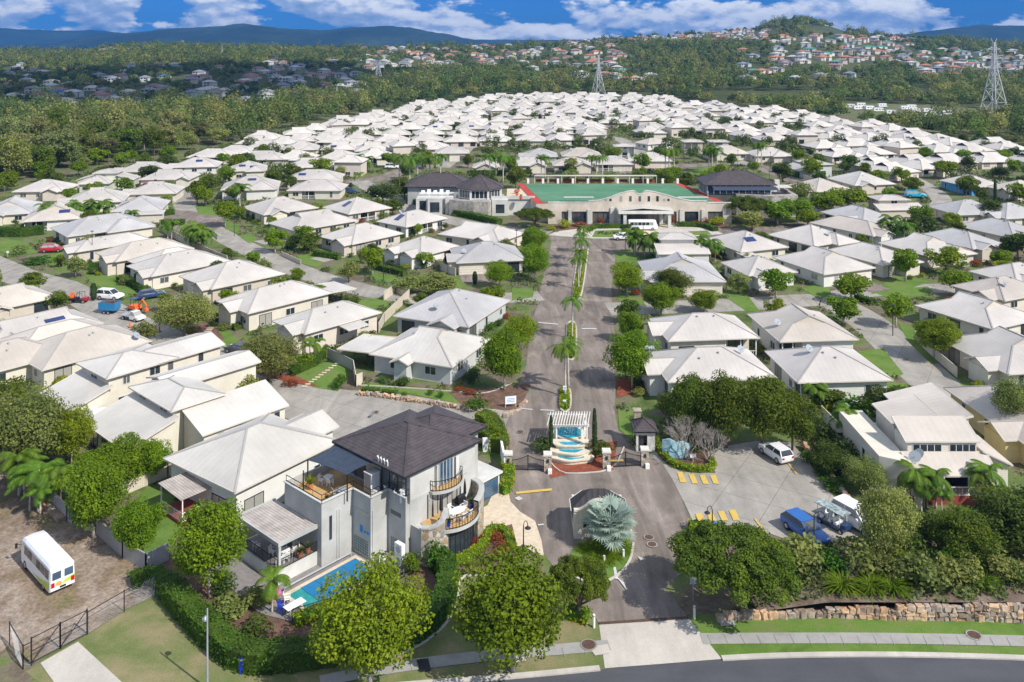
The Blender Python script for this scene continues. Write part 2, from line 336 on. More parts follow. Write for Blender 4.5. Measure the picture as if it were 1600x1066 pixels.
# ------------------------------------------------------------ terrain and setting
def interp(x, tab):
    if x <= tab[0][0]: return tab[0][1]
    for (a, va), (b, vb) in zip(tab, tab[1:]):
        if x <= b:
            t = (x-a)/(b-a); t = t*t*(3-2*t)*.5+t*.5; return va+(vb-va)*t
    return tab[-1][1]
R1 = 1900.
SK1 = [(-500, 76), (0, 80), (100, 78), (180, 70), (300, 70), (400, 74), (500, 74), (600, 71), (700, 69), (800, 67), (900, 61), (1000, 55), (1100, 49), (1180, 42), (1215, 33), (1250, 27), (1290, 35), (1330, 46), (1400, 55), (1500, 62), (1600, 70), (2000, 74)]
SK2 = [(-900, 74), (0, 74), (90, 67), (140, 58), (200, 52), (260, 45), (330, 42), (375, 37), (450, 45), (500, 47), (560, 43), (600, 40), (640, 43), (690, 52), (740, 62), (800, 72), (1250, 74), (1340, 66), (1400, 56), (1450, 49), (1500, 43), (1530, 39), (1600, 41), (1800, 40), (2200, 60)]
SK3 = [(-900, 40), (-100, 44), (0, 45), (50, 46), (100, 48), (140, 47), (200, 52), (300, 58), (500, 62), (1600, 62), (2400, 60)]
def skz(tab, X, Y0): return CH+(HY-interp(X/Y0*F+HX, tab))*Y0/F
def terr(X, Y):
    t = (Y-700)/(R1-700)
    if t <= 0: return 0.
    zr = max(2, skz(SK1, X*R1/max(Y, 900), R1)-7)
    if t > 1: return zr*max(.0, 1-(Y-R1)/1500)
    s = t*t*(3-2*t)*.55+t*.45
    return zr*s + 5*sin(X*.011+1)*sin(Y*.009)*t*(1-t)*4*.6
def PT(px, py):
    """photo pixel -> point on the terrain"""
    dx, dz = (px-HX)/F, (HY-py)/F; y = 60.
    while y < 2100:
        if CH+dz*y <= terr(dx*y, y): return Vector((dx*y, y, terr(dx*y, y)))
        y += 4 if y > 700 else 1
    return None
def grid(name, x0, x1, nx, y0, y1, ny, fz, m, fan=False):
    v = []
    for j in range(ny+1):
        y = y0+(y1-y0)*j/ny
        for i in range(nx+1):
            x = x0+(x1-x0)*i/nx
            if fan: x *= y/y1
            v.append((x, y, fz(x, y)))
    f = [(j*(nx+1)+i, j*(nx+1)+i+1, (j+1)*(nx+1)+i+1, (j+1)*(nx+1)+i) for j in range(ny) for i in range(nx)]
    me = bpy.data.meshes.new(name); me.from_pydata(v, [], f); me.materials.append(M[m]); me.polygons.foreach_set('use_smooth', [True]*len(f))
    o = bpy.data.objects.new(name, me); COL.objects.link(o); o['kind'] = 'structure'; return o
b = MB(); b.poly([(-400, -60, 0), (400, -60, 0), (900, 700, 0), (-900, 700, 0)]); o = b.build('ground', 'ground'); o['kind'] = 'structure'
b = MB(); b.poly([(-16000, -60, -.5), (16000, -60, -.5), (16000, 16000, -.5), (-16000, 16000, -.5)]); o = b.build('plain', 'hill'); o['kind'] = 'structure'
grid('suburb_hill', -2100, 2100, 140, 700, 3400, 90, terr, 'hill')
def ridge(name, tab, Y0, m, depth):
    def fz(x, y):
        zr = skz(tab, x*Y0/y, Y0); t = (y-(Y0-depth))/depth
        n_ = noise.fractal(Vector((x*.0016, y*.0016, 3)), 1, 2, 4); zr += 7*noise.noise(Vector((x*.006, 0, 1)))+6*noise.noise(Vector((x*.025, y*.01, 1)))
        if t < 1: return -1+max(0, zr)*(t*t*(3-2*t))*(1+.22*n_*(1-t)*2)
        return -1+max(0, zr)*(1-(t-1)*.8)
    grid(name, -(Y0)*.95, (Y0)*.95, 460, Y0-depth, Y0+depth, 34, fz, m)
ridge('mountain', SK2, 6000., 'far_hill', 1800.)
ridge('mountain', SK3, 8000., 'far_hill', 1200.)
lay = {}
def flat(name, pl, m, layer=1, kind='structure'):
    """sheet of ground lying on photo-traced outline"""
    k = lay.get(layer, 0); lay[layer] = k+1
    b = MB(); z = .02*layer+.0006*k
    q = [(p.x, p.y, z) for p in pl]
    ar = sum(q[i-1][0]*q[i][1]-q[i][0]*q[i-1][1] for i in range(len(q)))
    b.poly(q if ar > 0 else q[::-1]); o = b.build(name, m); o['kind'] = kind; return o
def strip(pl, w, side=0):
    """outline of a band of width w about a polyline"""
    pl = [Vector((p[0], p[1])) for p in pl]; A = []; B = []
    for i, p in enumerate(pl):
        d = (pl[min(i+1, len(pl)-1)]-pl[max(i-1, 0)]).normalized(); n = Vector((-d.y, d.x))
        A.append(p+n*(w/2+side)); B.append(p-n*(w/2-side))
    return A, B
def band(name, pl, w, m, layer=3, side=0, z0=None, h=None, kind='structure'):
    A, B = strip(pl, w, side); b = MB()
    if h is None:
        k = lay.get(layer, 0); lay[layer] = k+1; z = .02*layer+.0006*k
        for i in range(len(A)-1): b.poly([(*B[i], z), (*B[i+1], z), (*A[i+1], z), (*A[i], z)])
    else:
        z = z0 or 0; n = len(A)
        for i in range(n-1):
            b.poly([(*B[i], z+h), (*B[i+1], z+h), (*A[i+1], z+h), (*A[i], z+h)])
            b.poly([(*B[i], z), (*B[i+1], z), (*B[i+1], z+h), (*B[i], z+h)])
            b.poly([(*A[i+1], z), (*A[i], z), (*A[i], z+h), (*A[i+1], z+h)])
        for i in (0, n-1): b.poly([(*A[i], z), (*B[i], z), (*B[i], z+h), (*A[i], z+h)])
    o = b.build(name, m)
    if kind: o['kind'] = kind
    return o
def smooth(pl, it=2):
    for _ in range(it):
        q = [pl[0]]
        for a, b in zip(pl, pl[1:]): q += [a*.75+b*.25, a*.25+b*.75]
        pl = q+[pl[-1]]
    return pl
# ------------------------------------------------------------ roads, paths, lawns traced on the ground
flat('road', pts((-700,1290),(-200,1200),(150,1135),(420,1090),(560,1078),(700,1067),(800,1059.5),(937,1046.5),(1030,1038),(1128,1031),(1200,1027),(1300,1025),(1400,1025),(1500,1027),(1620,1031),(1760,1038),(2300,1060),(2300,1600),(-900,1600)), 'asphalt', 1)
KL = smooth(pts((420,1089),(560,1077),(700,1066),(800,1058.5),(937,1045.5)))
KR = smooth(pts((1128,1030),(1200,1026),(1300,1024),(1400,1024),(1500,1026),(1620,1030),(1760,1037)))
band('kerb', KL, .5, 'concrete_light', z0=0, h=.13); band('kerb', KR, .5, 'concrete_light', z0=0, h=.13)
flat('verge', pts((60,1066),(40,1050),(136,992),(194,955),(245,930),(262,945),(300,985),(340,1025),(380,1050),(470,1046),(541,1034),(620,1024),(690,985),(712,955),(722,905),(735,890),(800,900),(915,925),(930,968),(936,976),(945,1043),(800,1057),(700,1065),(560,1076),(380,1095),(60,1100)), 'verge', 1)
flat('verge', pts((1085,960),(1130,962),(1300,958),(1420,963),(1620,968),(1760,972),(1760,1036),(1600,1029),(1400,1023),(1200,1025),(1128,1029),(1075,968)), 'lawn', 1)
flat('driveway', pts((936,976),(1075,966),(1128,1030.5),(1060,1036),(945,1045)), 'concrete_light', 2)
band('footpath', smooth(pts((500,1066),(583,1048),(700,1032),(800,1022),(952,1009))), 1.25, 'footpath', 3)
band('footpath', smooth(pts((1096,999),(1200,998),(1400,998),(1620,1003),(1760,1007))), 1.3, 'footpath', 3)
flat('footpath', pts((920,1012),(950,1008),(954,1022),(930,1026)), 'concrete_light', 4)
flat('footpath', pts((800,1022),(815,1020),(822,1034),(803,1037)), 'concrete_light', 4)
b = MB()
for i in range(26):
    t = i/26; a = P(1105+i*26, 992.2+ (i*.25)); c = P(1112+i*26, 1006.5+(i*.25)); b.bar((a.x, a.y, .085), (c.x, c.y, .085), .035, .01)
for i in range(9):
    a = P(640+i*34, 1034-i*2.9); c = P(644+i*34, 1048-i*2.9); b.bar((a.x, a.y, .085), (c.x, c.y, .085), .035, .01)
o = b.build('path_joint', 'render_grey'); o['kind'] = 'structure'
ENT = pts((936,975),(925,955),(900,930),(880,905),(860,880),(846,862),(838,845),(822,820),(800,800),(786,785),(780,760),(784,700),(788,668),(798,645),(805,620),(812,600),(822,570),(826,540),(830,510),(838,480),(845,450),(852,420),(858,395),(862,378),(856,366),(900,361),(960,372),(1012,376),(1020,384),(975,392),(962,402),(958,430),(955,450),(957,480),(960,520),(958,560),(962,600),(960,640),(966,672),(985,700),(1020,705),(1035,725),(1052,748),(1070,790),(1085,822),(1098,848),(1090,880),(1060,900),(1040,920),(1060,945),(1075,966))
flat('road', ENT, 'paver', 1)
flat('street', pts((800,642),(700,628),(640,618),(560,611),(500,606),(455,592),(420,575),(385,565),(350,545),(300,525),(250,505),(200,480),(165,462),(120,440),(60,425),(0,400),(-90,380),(-90,420),(0,440),(60,455),(100,470),(130,490),(180,520),(230,535),(285,560),(350,590),(400,628),(440,650),(520,690),(640,705),(786,672)), 'concrete', 1)
for pl, w in (([(285,298),(288,325),(315,350),(360,375),(410,400),(470,425),(540,447),(610,463),(700,472),(845,462)], 6.5),
              ([(950,483),(1060,480),(1160,476),(1240,470),(1290,468),(1330,485),(1372,515),(1410,550),(1450,592),(1500,632),(1570,662),(1640,690)], 7.5),
              ([(1290,468),(1350,455),(1450,450),(1520,452),(1620,470)], 6.5),
              ([(520,285),(560,283),(600,280),(640,262),(700,258),(800,262),(900,264),(1000,264),(1120,256),(1180,258),(1240,280),(1280,300),(1300,330),(1270,352),(1200,362),(1100,362),(1010,370)], 8),
              ([(560,283),(600,305),(640,325),(700,345),(780,358),(860,364)], 7),
              ([(1150,257),(1230,240),(1330,236),(1450,262),(1560,285),(1640,300)], 6.5),
              ([(1020,262),(985,225),(960,214),(900,210)], 7), ([(690,262),(720,240),(735,228),(760,215)], 6.5),
              ([(1400,355),(1450,335),(1480,315),(1440,285),(1400,270)], 6), ([(250,345),(180,330),(230,300),(285,300)], 5)):
    band('street', smooth(pts(*pl)), w, 'concrete' if w != 8 else 'paver', 1)
flat('street', pts((248,335),(270,328),(300,330),(345,338),(352,352),(330,362),(290,365),(250,352)), 'paver', 2)
flat('car_park', pts((1010,712),(1040,700),(1090,712),(1130,698),(1180,690),(1235,692),(1262,720),(1290,760),(1320,800),(1348,838),(1300,850),(1235,846),(1205,835),(1150,830),(1098,842),(1085,820),(1070,788),(1052,752),(1035,725)), 'concrete', 2)
flat('apron', pts((770,900),(790,882),(800,862),(815,858),(850,870),(846,845),(836,815),(812,800),(798,785),(788,745),(775,760),(762,790),(745,800),(724,812),(700,850),(675,872),(720,878),(740,860)), 'paving', 3)
# lawns between the houses
for q in ([(262,478),(300,468),(330,508),(372,535),(360,540),(330,545),(296,520)], [(320,508),(345,505),(374,532),(350,540),(322,520)],
          [(455,588),(520,562),(548,580),(528,612),(490,606)], [(560,604),(575,600),(700,612),(758,622),(830,612),(770,640),(700,628),(640,616)],
          [(375,640),(400,630),(430,642),(378,662)], [(128,425),(170,415),(215,460),(185,470),(150,452)], [(0,372),(40,378),(60,395),(20,402),(0,392)], [(62,405),(100,392),(112,420),(90,424)],
          [(575,425),(610,430),(628,440),(590,442)], [(655,430),(745,432),(700,468),(660,455)], [(460,400),(505,395),(516,405),(495,418),(470,412)], [(800,450),(836,452),(832,465),(800,470)],
          [(960,395),(985,388),(1000,402),(990,415),(962,410)], [(962,462),(1000,465),(1010,478),(968,472)], [(1120,455),(1160,452),(1190,490),(1165,486)], [(1330,550),(1380,545),(1412,585),(1395,592),(1350,585)],
          [(1360,455),(1450,448),(1460,460),(1400,470)], [(1400,500),(1440,520),(1480,565),(1455,570),(1420,535)], [(1500,600),(1530,600),(1560,632),(1540,634)], [(1476,665),(1500,655),(1510,668),(1490,676)], [(1540,668),(1572,660),(1590,680),(1560,684)],
          [(1060,270),(1130,256),(1128,268),(1080,275)], [(1270,285),(1300,290),(1310,308),(1290,304)], [(1360,460),(1400,430),(1455,440),(1420,452)], [(1250,450),(1290,440),(1300,460),(1280,468)],
          [(240,320),(268,322),(266,335),(245,332)], [(305,322),(345,325),(340,338),(310,335)], [(350,345),(375,352),(372,365),(352,358)], [(372,368),(398,368),(402,378),(388,380)],
          [(965,640),(1000,640),(1040,690),(1000,700),(968,672)], [(1280,590),(1420,600),(1400,660),(1300,690)], [(190,810),(230,760),(300,790),(272,850),(262,872),(232,888),(190,860)], [(555,470),(600,465),(610,480),(570,486)],
          [(905,470),(905,470.5),(905.5,470.5)]):
    flat('lawn', pts(*q), 'lawn', 2)
for q in ([(0,700),(60,760),(105,812),(150,832),(192,870),(228,892),(262,900),(245,930),(194,955),(136,992),(49,1038),(15,1008),(-60,1080),(-120,700)],): flat('yard', pts(*q), 'dirt', 2)
flat('driveway', pts((63,1037),(122,1004),(215,1090),(100,1090)), 'concrete_light', 3)
flat('garden_bed', pts((262,875),(345,860),(400,900),(450,960),(540,985),(600,985),(640,950),(640,890),(680,880),(690,950),(640,1000),(560,1030),(400,1046),(340,1015),(262,930)), 'mulch', 2)
flat('garden_bed', pts((690,880),(722,870),(770,830),(800,820),(812,870),(790,895),(735,898)), 'mulch', 4)
flat('garden_bed', pts((850,700),(965,690),(958,735),(905,738),(860,748)), 'mulch_red', 3)
flat('garden_bed', pts((963,592),(1002,590),(1016,608),(964,622)), 'mulch_red', 3)
flat('garden_bed', pts((1020,700),(1045,680),(1100,690),(1118,740),(1065,738),(1035,720)), 'mulch', 4)
flat('garden_bed', pts((700,612),(830,600),(812,640),(790,642),(720,632)), 'mulch', 3)
flat('garden_bed', pts((290,510),(330,500),(350,530),(330,540),(300,530)), 'mulch', 3)
flat('garden_bed', pts((380,578),(455,585),(500,605),(460,600),(420,590)), 'mulch_red', 3)
for q, m_ in (([(857,368),(870,361),(905,356),(940,352),(1060,352),(1110,357),(1130,366),(1060,372),(1000,374),(925,373)], 'concrete_light'),): flat('forecourt', pts(*q), m_, 2)
for q, m_ in (([(930,361),(985,359),(1003,372),(925,371)], 'lawn'), ([(1075,362),(1105,361),(1112,367),(1085,368)], 'lawn'), ([(988,357),(1010,357),(1026,372),(1004,372)], 'paving'), ([(845,352),(925,351),(935,354),(870,362)], 'mulch'), ([(1055,350),(1135,350),(1135,357),(1060,354)], 'mulch')): flat('forecourt_bed', pts(*q), m_, 4)
# painted markings
def paint(q, m='yellow_line', layer=5): flat('road_marking', pts(*q), m, layer)
for q in ([(806,770),(862,764.5),(862,768),(806,773.5)], [(1058,740),(1066,738),(1073,756),(1063,755)], [(1076,743),(1084,742),(1091,757),(1082,757)], [(1093,744),(1101,743),(1108,758),(1099,758)], [(1109,744),(1118,743),(1124,758),(1115,757)],
          [(1086,804),(1096,803),(1104,820),(1093,820)], [(1104,803),(1113,802),(1122,818),(1110,818)], [(1121,800),(1131,800),(1138,815),(1128,815)], [(1139,799),(1149,798),(1156,814),(1146,815)],
          [(764,645),(769,645),(765,663),(759,662)], [(954,720),(974,719),(974,722),(954,723)], [(1228,722),(1230,722),(1246,742),(1244,743)], [(1178,812),(1181,812),(1198,834),(1195,835)]): paint(q)
for q in ([(811,638.5),(832,640.5),(832,642),(811,640)], [(844,641),(866,642),(866,643.5),(844,642.5)], [(840,504),(872,507),(872,508.5),(840,505.5)], [(909,514),(932,514),(932,515.5),(909,515.5)], [(804,780),(811,777),(817,781),(810,784)],
          [(958,888),(962,888),(966,905),(975,912),(980,925),(966,907),(961,906)], [(996,871),(1007,875),(1001,878)], [(840,821),(849,820),(850,822),(841,823)]): paint(q, 'white_line')
# blue accessible-parking disc with white figure
cc = P(1122, 824); b = MB(); b.poly([(cc.x+.75*cos(i*pi/12), cc.y+.95*sin(i*pi/12), .125) for i in range(24)]); o = b.build('parking_symbol', 'blue_sign'); o['kind'] = 'structure'
b = MB()
def seg(x0, y0, x1, y1, w=.1): b.bar((cc.x+x0, cc.y+y0, .135), (cc.x+x1, cc.y+y1, .135), w, .01)
for i in range(9): a0, a1 = rad(150+i*25), rad(175+i*25); seg(.3*cos(a0)-.05, .34*sin(a0)-.15, .3*cos(a1)-.05, .34*sin(a1)-.15)
seg(-.08, .42, -.04, .02); seg(-.04, .02, .26, .0); seg(.26, .0, .4, -.35); seg(-.05, .24, .2, .2); seg(-.14, .56, -.04, .56, .16)
o = b.build('parking_symbol_mark', 'white_line'); o['kind'] = 'structure'
# manholes, pits, drain grate
def disc(px, py, r, m='rust', label='round rusty manhole cover', nm='manhole_cover'):
    c = P(px, py); b = MB(); n = 20
    b.poly([(c.x+r*1.25*cos(i*2*pi/n), c.y+r*1.25*sin(i*2*pi/n), .10) for i in range(n)], 1); b.poly([(c.x+r*cos(i*2*pi/n), c.y+r*sin(i*2*pi/n), .112) for i in range(n)], 0)
    return tag(b.build(nm, [m, 'concrete']), label, 'manhole')
mat('iron', (.10, .06, .045), .8, .3, 6)
for px, py, r, l in ((920,1009,.55,'round rusty manhole cover in the footpath left of the entry driveway'), (1522,994,.5,'round rusty manhole cover in the footpath under the rock wall'), (1014,841,.42,'upper of two dark manhole covers on the entry road right of the silver palm'), (1019,852,.42,'lower of two dark manhole covers on the entry road right of the silver palm'), (813,676,.4,'dark manhole cover on the road left of the pergola fountain'), (587,645,.4,'dark manhole cover on the concrete street behind the dark roofed building'), (1415,563,.4,'dark manhole cover in the shade on the right hand street'), (1506,620,.4,'dark manhole cover on the right hand street above the skillion roof house')):
    disc(px, py, r, 'iron', l)
for q, l in (([(651,1033),(669,1031),(674,1050),(656,1052)], 'dark rectangular pit grate in the footpath between two trees'), ([(1123,973),(1146,972),(1149,979),(1127,981)], 'grey rectangular pit lid in the grass right of the driveway'), ([(1098,848),(1099,848),(1099,849),(1098,849)], '')):
    if l: o = flat('pit_lid', pts(*q), 'render_grey' if 'grey' in l else 'black', 6); del o['kind']; tag(o, l, 'pit lid')
a, c = P(936, 975.5), P(1075, 966.5); b = MB(); b.bar((a.x, a.y, .09), (c.x, c.y, .09), .3, .02); b2 = b.build('drain_grate', 'iron'); tag(b2, 'long narrow drain grate across the top of the concrete driveway', 'drain grate')
# ------------------------------------------------------------ houses
def win_mesh(name, w, h, n, dark=False):
    f, g = MB(), MB(); t = .07
    f.box(-w/2, -.05, 0, w/2, .02, t); f.box(-w/2, -.05, h-t, w/2, .02, h)
    for i in range(n+1): x = -w/2+(w-t)*i/n; f.box(x, -.05, t, x+t, .02, h-t)
    g.box(-w/2+.02, -.02, .02, w/2-.02, .01, h-.02)
    fo = f.build(name, 'frame_dark' if dark else 'frame'); go = g.build('pane', 'glass')
    r = (fo.data, go.data); bpy.data.objects.remove(fo); bpy.data.objects.remove(go); return r
WIN = {'s': win_mesh('window', 1.0, 1.1, 2), 'm': win_mesh('window', 1.8, 1.2, 2), 'w': win_mesh('window', 3.0, 1.2, 4), 't': win_mesh('window', .9, 1.8, 1), 'd': win_mesh('sliding_door', 2.4, 2.1, 2, True), 'h': win_mesh('window', 2.2, .5, 3)}
def window(root, kind, x, y, z, face, name='window'):
    fm, gm = WIN[kind]; rz = {'y': 0, 'x': -pi/2, 'X': pi/2, 'Y': pi}[face]
    w = put('sliding_door' if kind == 'd' else name, fm, root, (x, y, z), rz); put('pane', gm, w); return w
def garage_mesh(w=4.8):
    b = MB(); b.box(-w/2, -.04, 0, w/2, .02, 2.2); o = b.build('garage_door', 'garage'); me = o.data; bpy.data.objects.remove(o); return me
GAR = garage_mesh()
b = MB(); b.lathe(0, 0, [(.02, 0), (.02, .5)], 6); 
for k in range(1): b.tube([(0, 0, .5), (0, -.06, .52), (0, -.14, .6)], [.02, .3, .42], 14); b.bar((0, -.1, .55), (0, -.5, .75), .03)
o = b.build('satellite_dish', 'dish'); DISH = o.data; bpy.data.objects.remove(o)
b = MB(); b.box(-.9, -.5, 0, .9, .5, .06); o = b.build('solar_panel', 'solar'); SOL = o.data; bpy.data.objects.remove(o)
b = MB(); b.tube([(0, 0, 0), (0, 0, .3)], .12, 8); b.tube([(0, 0, .28), (0, 0, .4), (0, 0, .45)], [.2, .2, .05], 8); o = b.build('roof_vent', 'galv'); VENT = o.data; bpy.data.objects.remove(o)
TP = tan(rad(23))
def hip(r, c, x0, y0, x1, y1, e, tp=TP, gab=0, off=0):
    """hip roof over a rectangle; gab = height of the small gablets under the ridge ends; r roof MB, c ridge-cap MB"""
    e += off; w, d = x1-x0, y1-y0; sw = w < d
    if sw: T = lambda u, v, z: (x0+v, y0+u, z); a, s = d, w
    else: T = lambda u, v, z: (x0+u, y0+v, z); a, s = w, d
    h = s/2*tp; zt = e+h; z1 = zt-gab; q = (z1-e)/tp
    A, B, C_, D = (0, 0, e), (a, 0, e), (a, s, e), (0, s, e)
    fl = (lambda l: l[::-1]) if sw else (lambda l: l)
    def add(l, m=0): r.poly(fl([T(*p) for p in l]), m)
    if gab:
        add([A, B, (a-q, q, z1), (a-q, s/2, zt), (q, s/2, zt), (q, q, z1)]); add([C_, D, (q, s-q, z1), (q, s/2, zt), (a-q, s/2, zt), (a-q, s-q, z1)])
        add([B, C_, (a-q, s-q, z1), (a-q, q, z1)]); add([D, A, (q, q, z1), (q, s-q, z1)])
        add([(q, q, z1), (q, s/2, zt), (q, s-q, z1)], 1); add([(a-q, s-q, z1), (a-q, s/2, zt), (a-q, q, z1)], 1)
        E1, E2 = (q, s/2, zt), (a-q, s/2, zt); hips = [(A, (q, q, z1)), (D, (q, s-q, z1)), (B, (a-q, q, z1)), (C_, (a-q, s-q, z1)), ((q, q, z1), E1), ((q, s-q, z1), E1), ((a-q, q, z1), E2), ((a-q, s-q, z1), E2)]
    else:
        E1, E2 = (s/2, s/2, zt), (a-s/2, s/2, zt)
        add([A, B, E2, E1]) if a > s+.01 else add([A, B, E1]); add([C_, D, E1, E2]) if a > s+.01 else add([C_, D, E1])
        add([B, C_, E2]); add([D, A, E1]); hips = [(A, E1), (D, E1), (B, E2), (C_, E2)]
    r.poly([(x0, y1, e-.14), (x1, y1, e-.14), (x1, y0, e-.14), (x0, y0, e-.14)], 2)
    if c is not None:
        for p0, p1 in hips+[(E1, E2)]:
            p0, p1 = Vector(T(*p0)), Vector(T(*p1)); c.bar(p0+Vector((0, 0, .02)), p1+Vector((0, 0, .02)), .22, .07)
def rim(g, x0, y0, x1, y1, e, off=0):
    e += off
    for a, b_ in (((x0, y0), (x1, y0)), ((x1, y0), (x1, y1)), ((x1, y1), (x0, y1)), ((x0, y1), (x0, y0))): g.bar((*a, e-.075), (*b_, e-.075), .10, .17)
def gable(r, c, w_, g, x0, y0, x1, y1, e, tp=TP, axis='y', ov=.5, off=0):
    """gable roof, ridge along axis, end walls in w_"""
    e += off
    if axis == 'y':
        s = x1-x0; T = lambda u, v, z: (x0+v, y0+u, z); a = y1-y0
    else:
        s = y1-y0; T = lambda u, v, z: (x0+u, y0+v, z); a = x1-x0
    zt = e+s/2*tp; fl = (lambda l: l[::-1]) if axis == 'y' else (lambda l: l)
    r.poly(fl([T(0, 0, e), T(a, 0, e), T(a, s/2, zt), T(0, s/2, zt)])); r.poly(fl([T(a, s, e), T(0, s, e), T(0, s/2, zt), T(a, s/2, zt)]))
    r.poly(fl([T(0, 0, e-.12), T(0, s/2, zt-.12), T(a, s/2, zt-.12), T(a, 0, e-.12)]), 2); r.poly(fl([T(a, s, e-.12), T(a, s/2, zt-.12), T(0, s/2, zt-.12), T(0, s, e-.12)]), 2)
    for u in (ov, a-ov): w_.poly([T(u, ov, e-.14), T(u, s-ov, e-.14), T(u, s/2, zt-.14-ov*tp)])
    c.bar(Vector(T(0, s/2, zt+.02)), Vector(T(a, s/2, zt+.02)), .22, .07)
    for u in (0, a):
        for v in (0, s): g.bar(T(u, v, e-.06), T(u, s/2, zt-.06), .08, .18)
    for v in (0, s): g.bar(T(0, v, e-.06), T(a, v, e-.06), .1, .17)
def lean(r, g, x0, y0, x1, y1, zlo, zhi, side, w_=None, wz=0):
    """skillion roof falling toward side; optional walls beneath"""
    z = {'y': (zlo, zlo, zhi, zhi), 'Y': (zhi, zhi, zlo, zlo), 'x': (zlo, zhi, zhi, zlo), 'X': (zhi, zlo, zlo, zhi)}[side]
    q = [(x0, y0, z[0]), (x1, y0, z[1]), (x1, y1, z[2]), (x0, y1, z[3])]
    r.poly(q); r.poly([(x, y, t-.12) for x, y, t in q][::-1], 2)
    for i in range(4): a, b_ = q[i], q[(i+1) % 4]; g.bar((a[0], a[1], a[2]-.06), (b_[0], b_[1], b_[2]-.06), .08, .16)
    if w_ is not None:
        o_ = .35; s = [(x0+o_, y0+o_), (x1-o_, y0+o_), (x1-o_, y1-o_), (x0+o_, y1-o_)]
        def zz(p):
            fx = (p[0]-x0)/(x1-x0); fy = (p[1]-y0)/(y1-y0)
            return (z[0]*(1-fx)+z[1]*fx)*(1-fy)+(z[3]*(1-fx)+z[2]*fx)*fy-.13
        w_.prism(s, wz, zz)
HN = [0]
def wallwins(root, L, e, face, at, rnd, two, skip=None, base=0):
    """rows of windows on one wall"""
    n = max(1, int(L/4.2)); floors = [base+.95] if not two else [.95, 3.55]
    for fz in floors:
        for i in range(n):
            u = (i+.5)*L/n+rnd.uniform(-.5, .5)
            if skip and skip[0] < u < skip[1] and fz < 2.4+base: continue
            k = rnd.choice('smmtd' if fz < 2+base else 'smmw')
            if k == 'w' and L/n < 3.6: k = 'm'
            z = {'d': base+.12, 't': fz-.45}.get(k, fz)
            x, y = (u+.6, at) if face == 'y' else (at, u+.6)
            window(root, k, x, y, z, face)
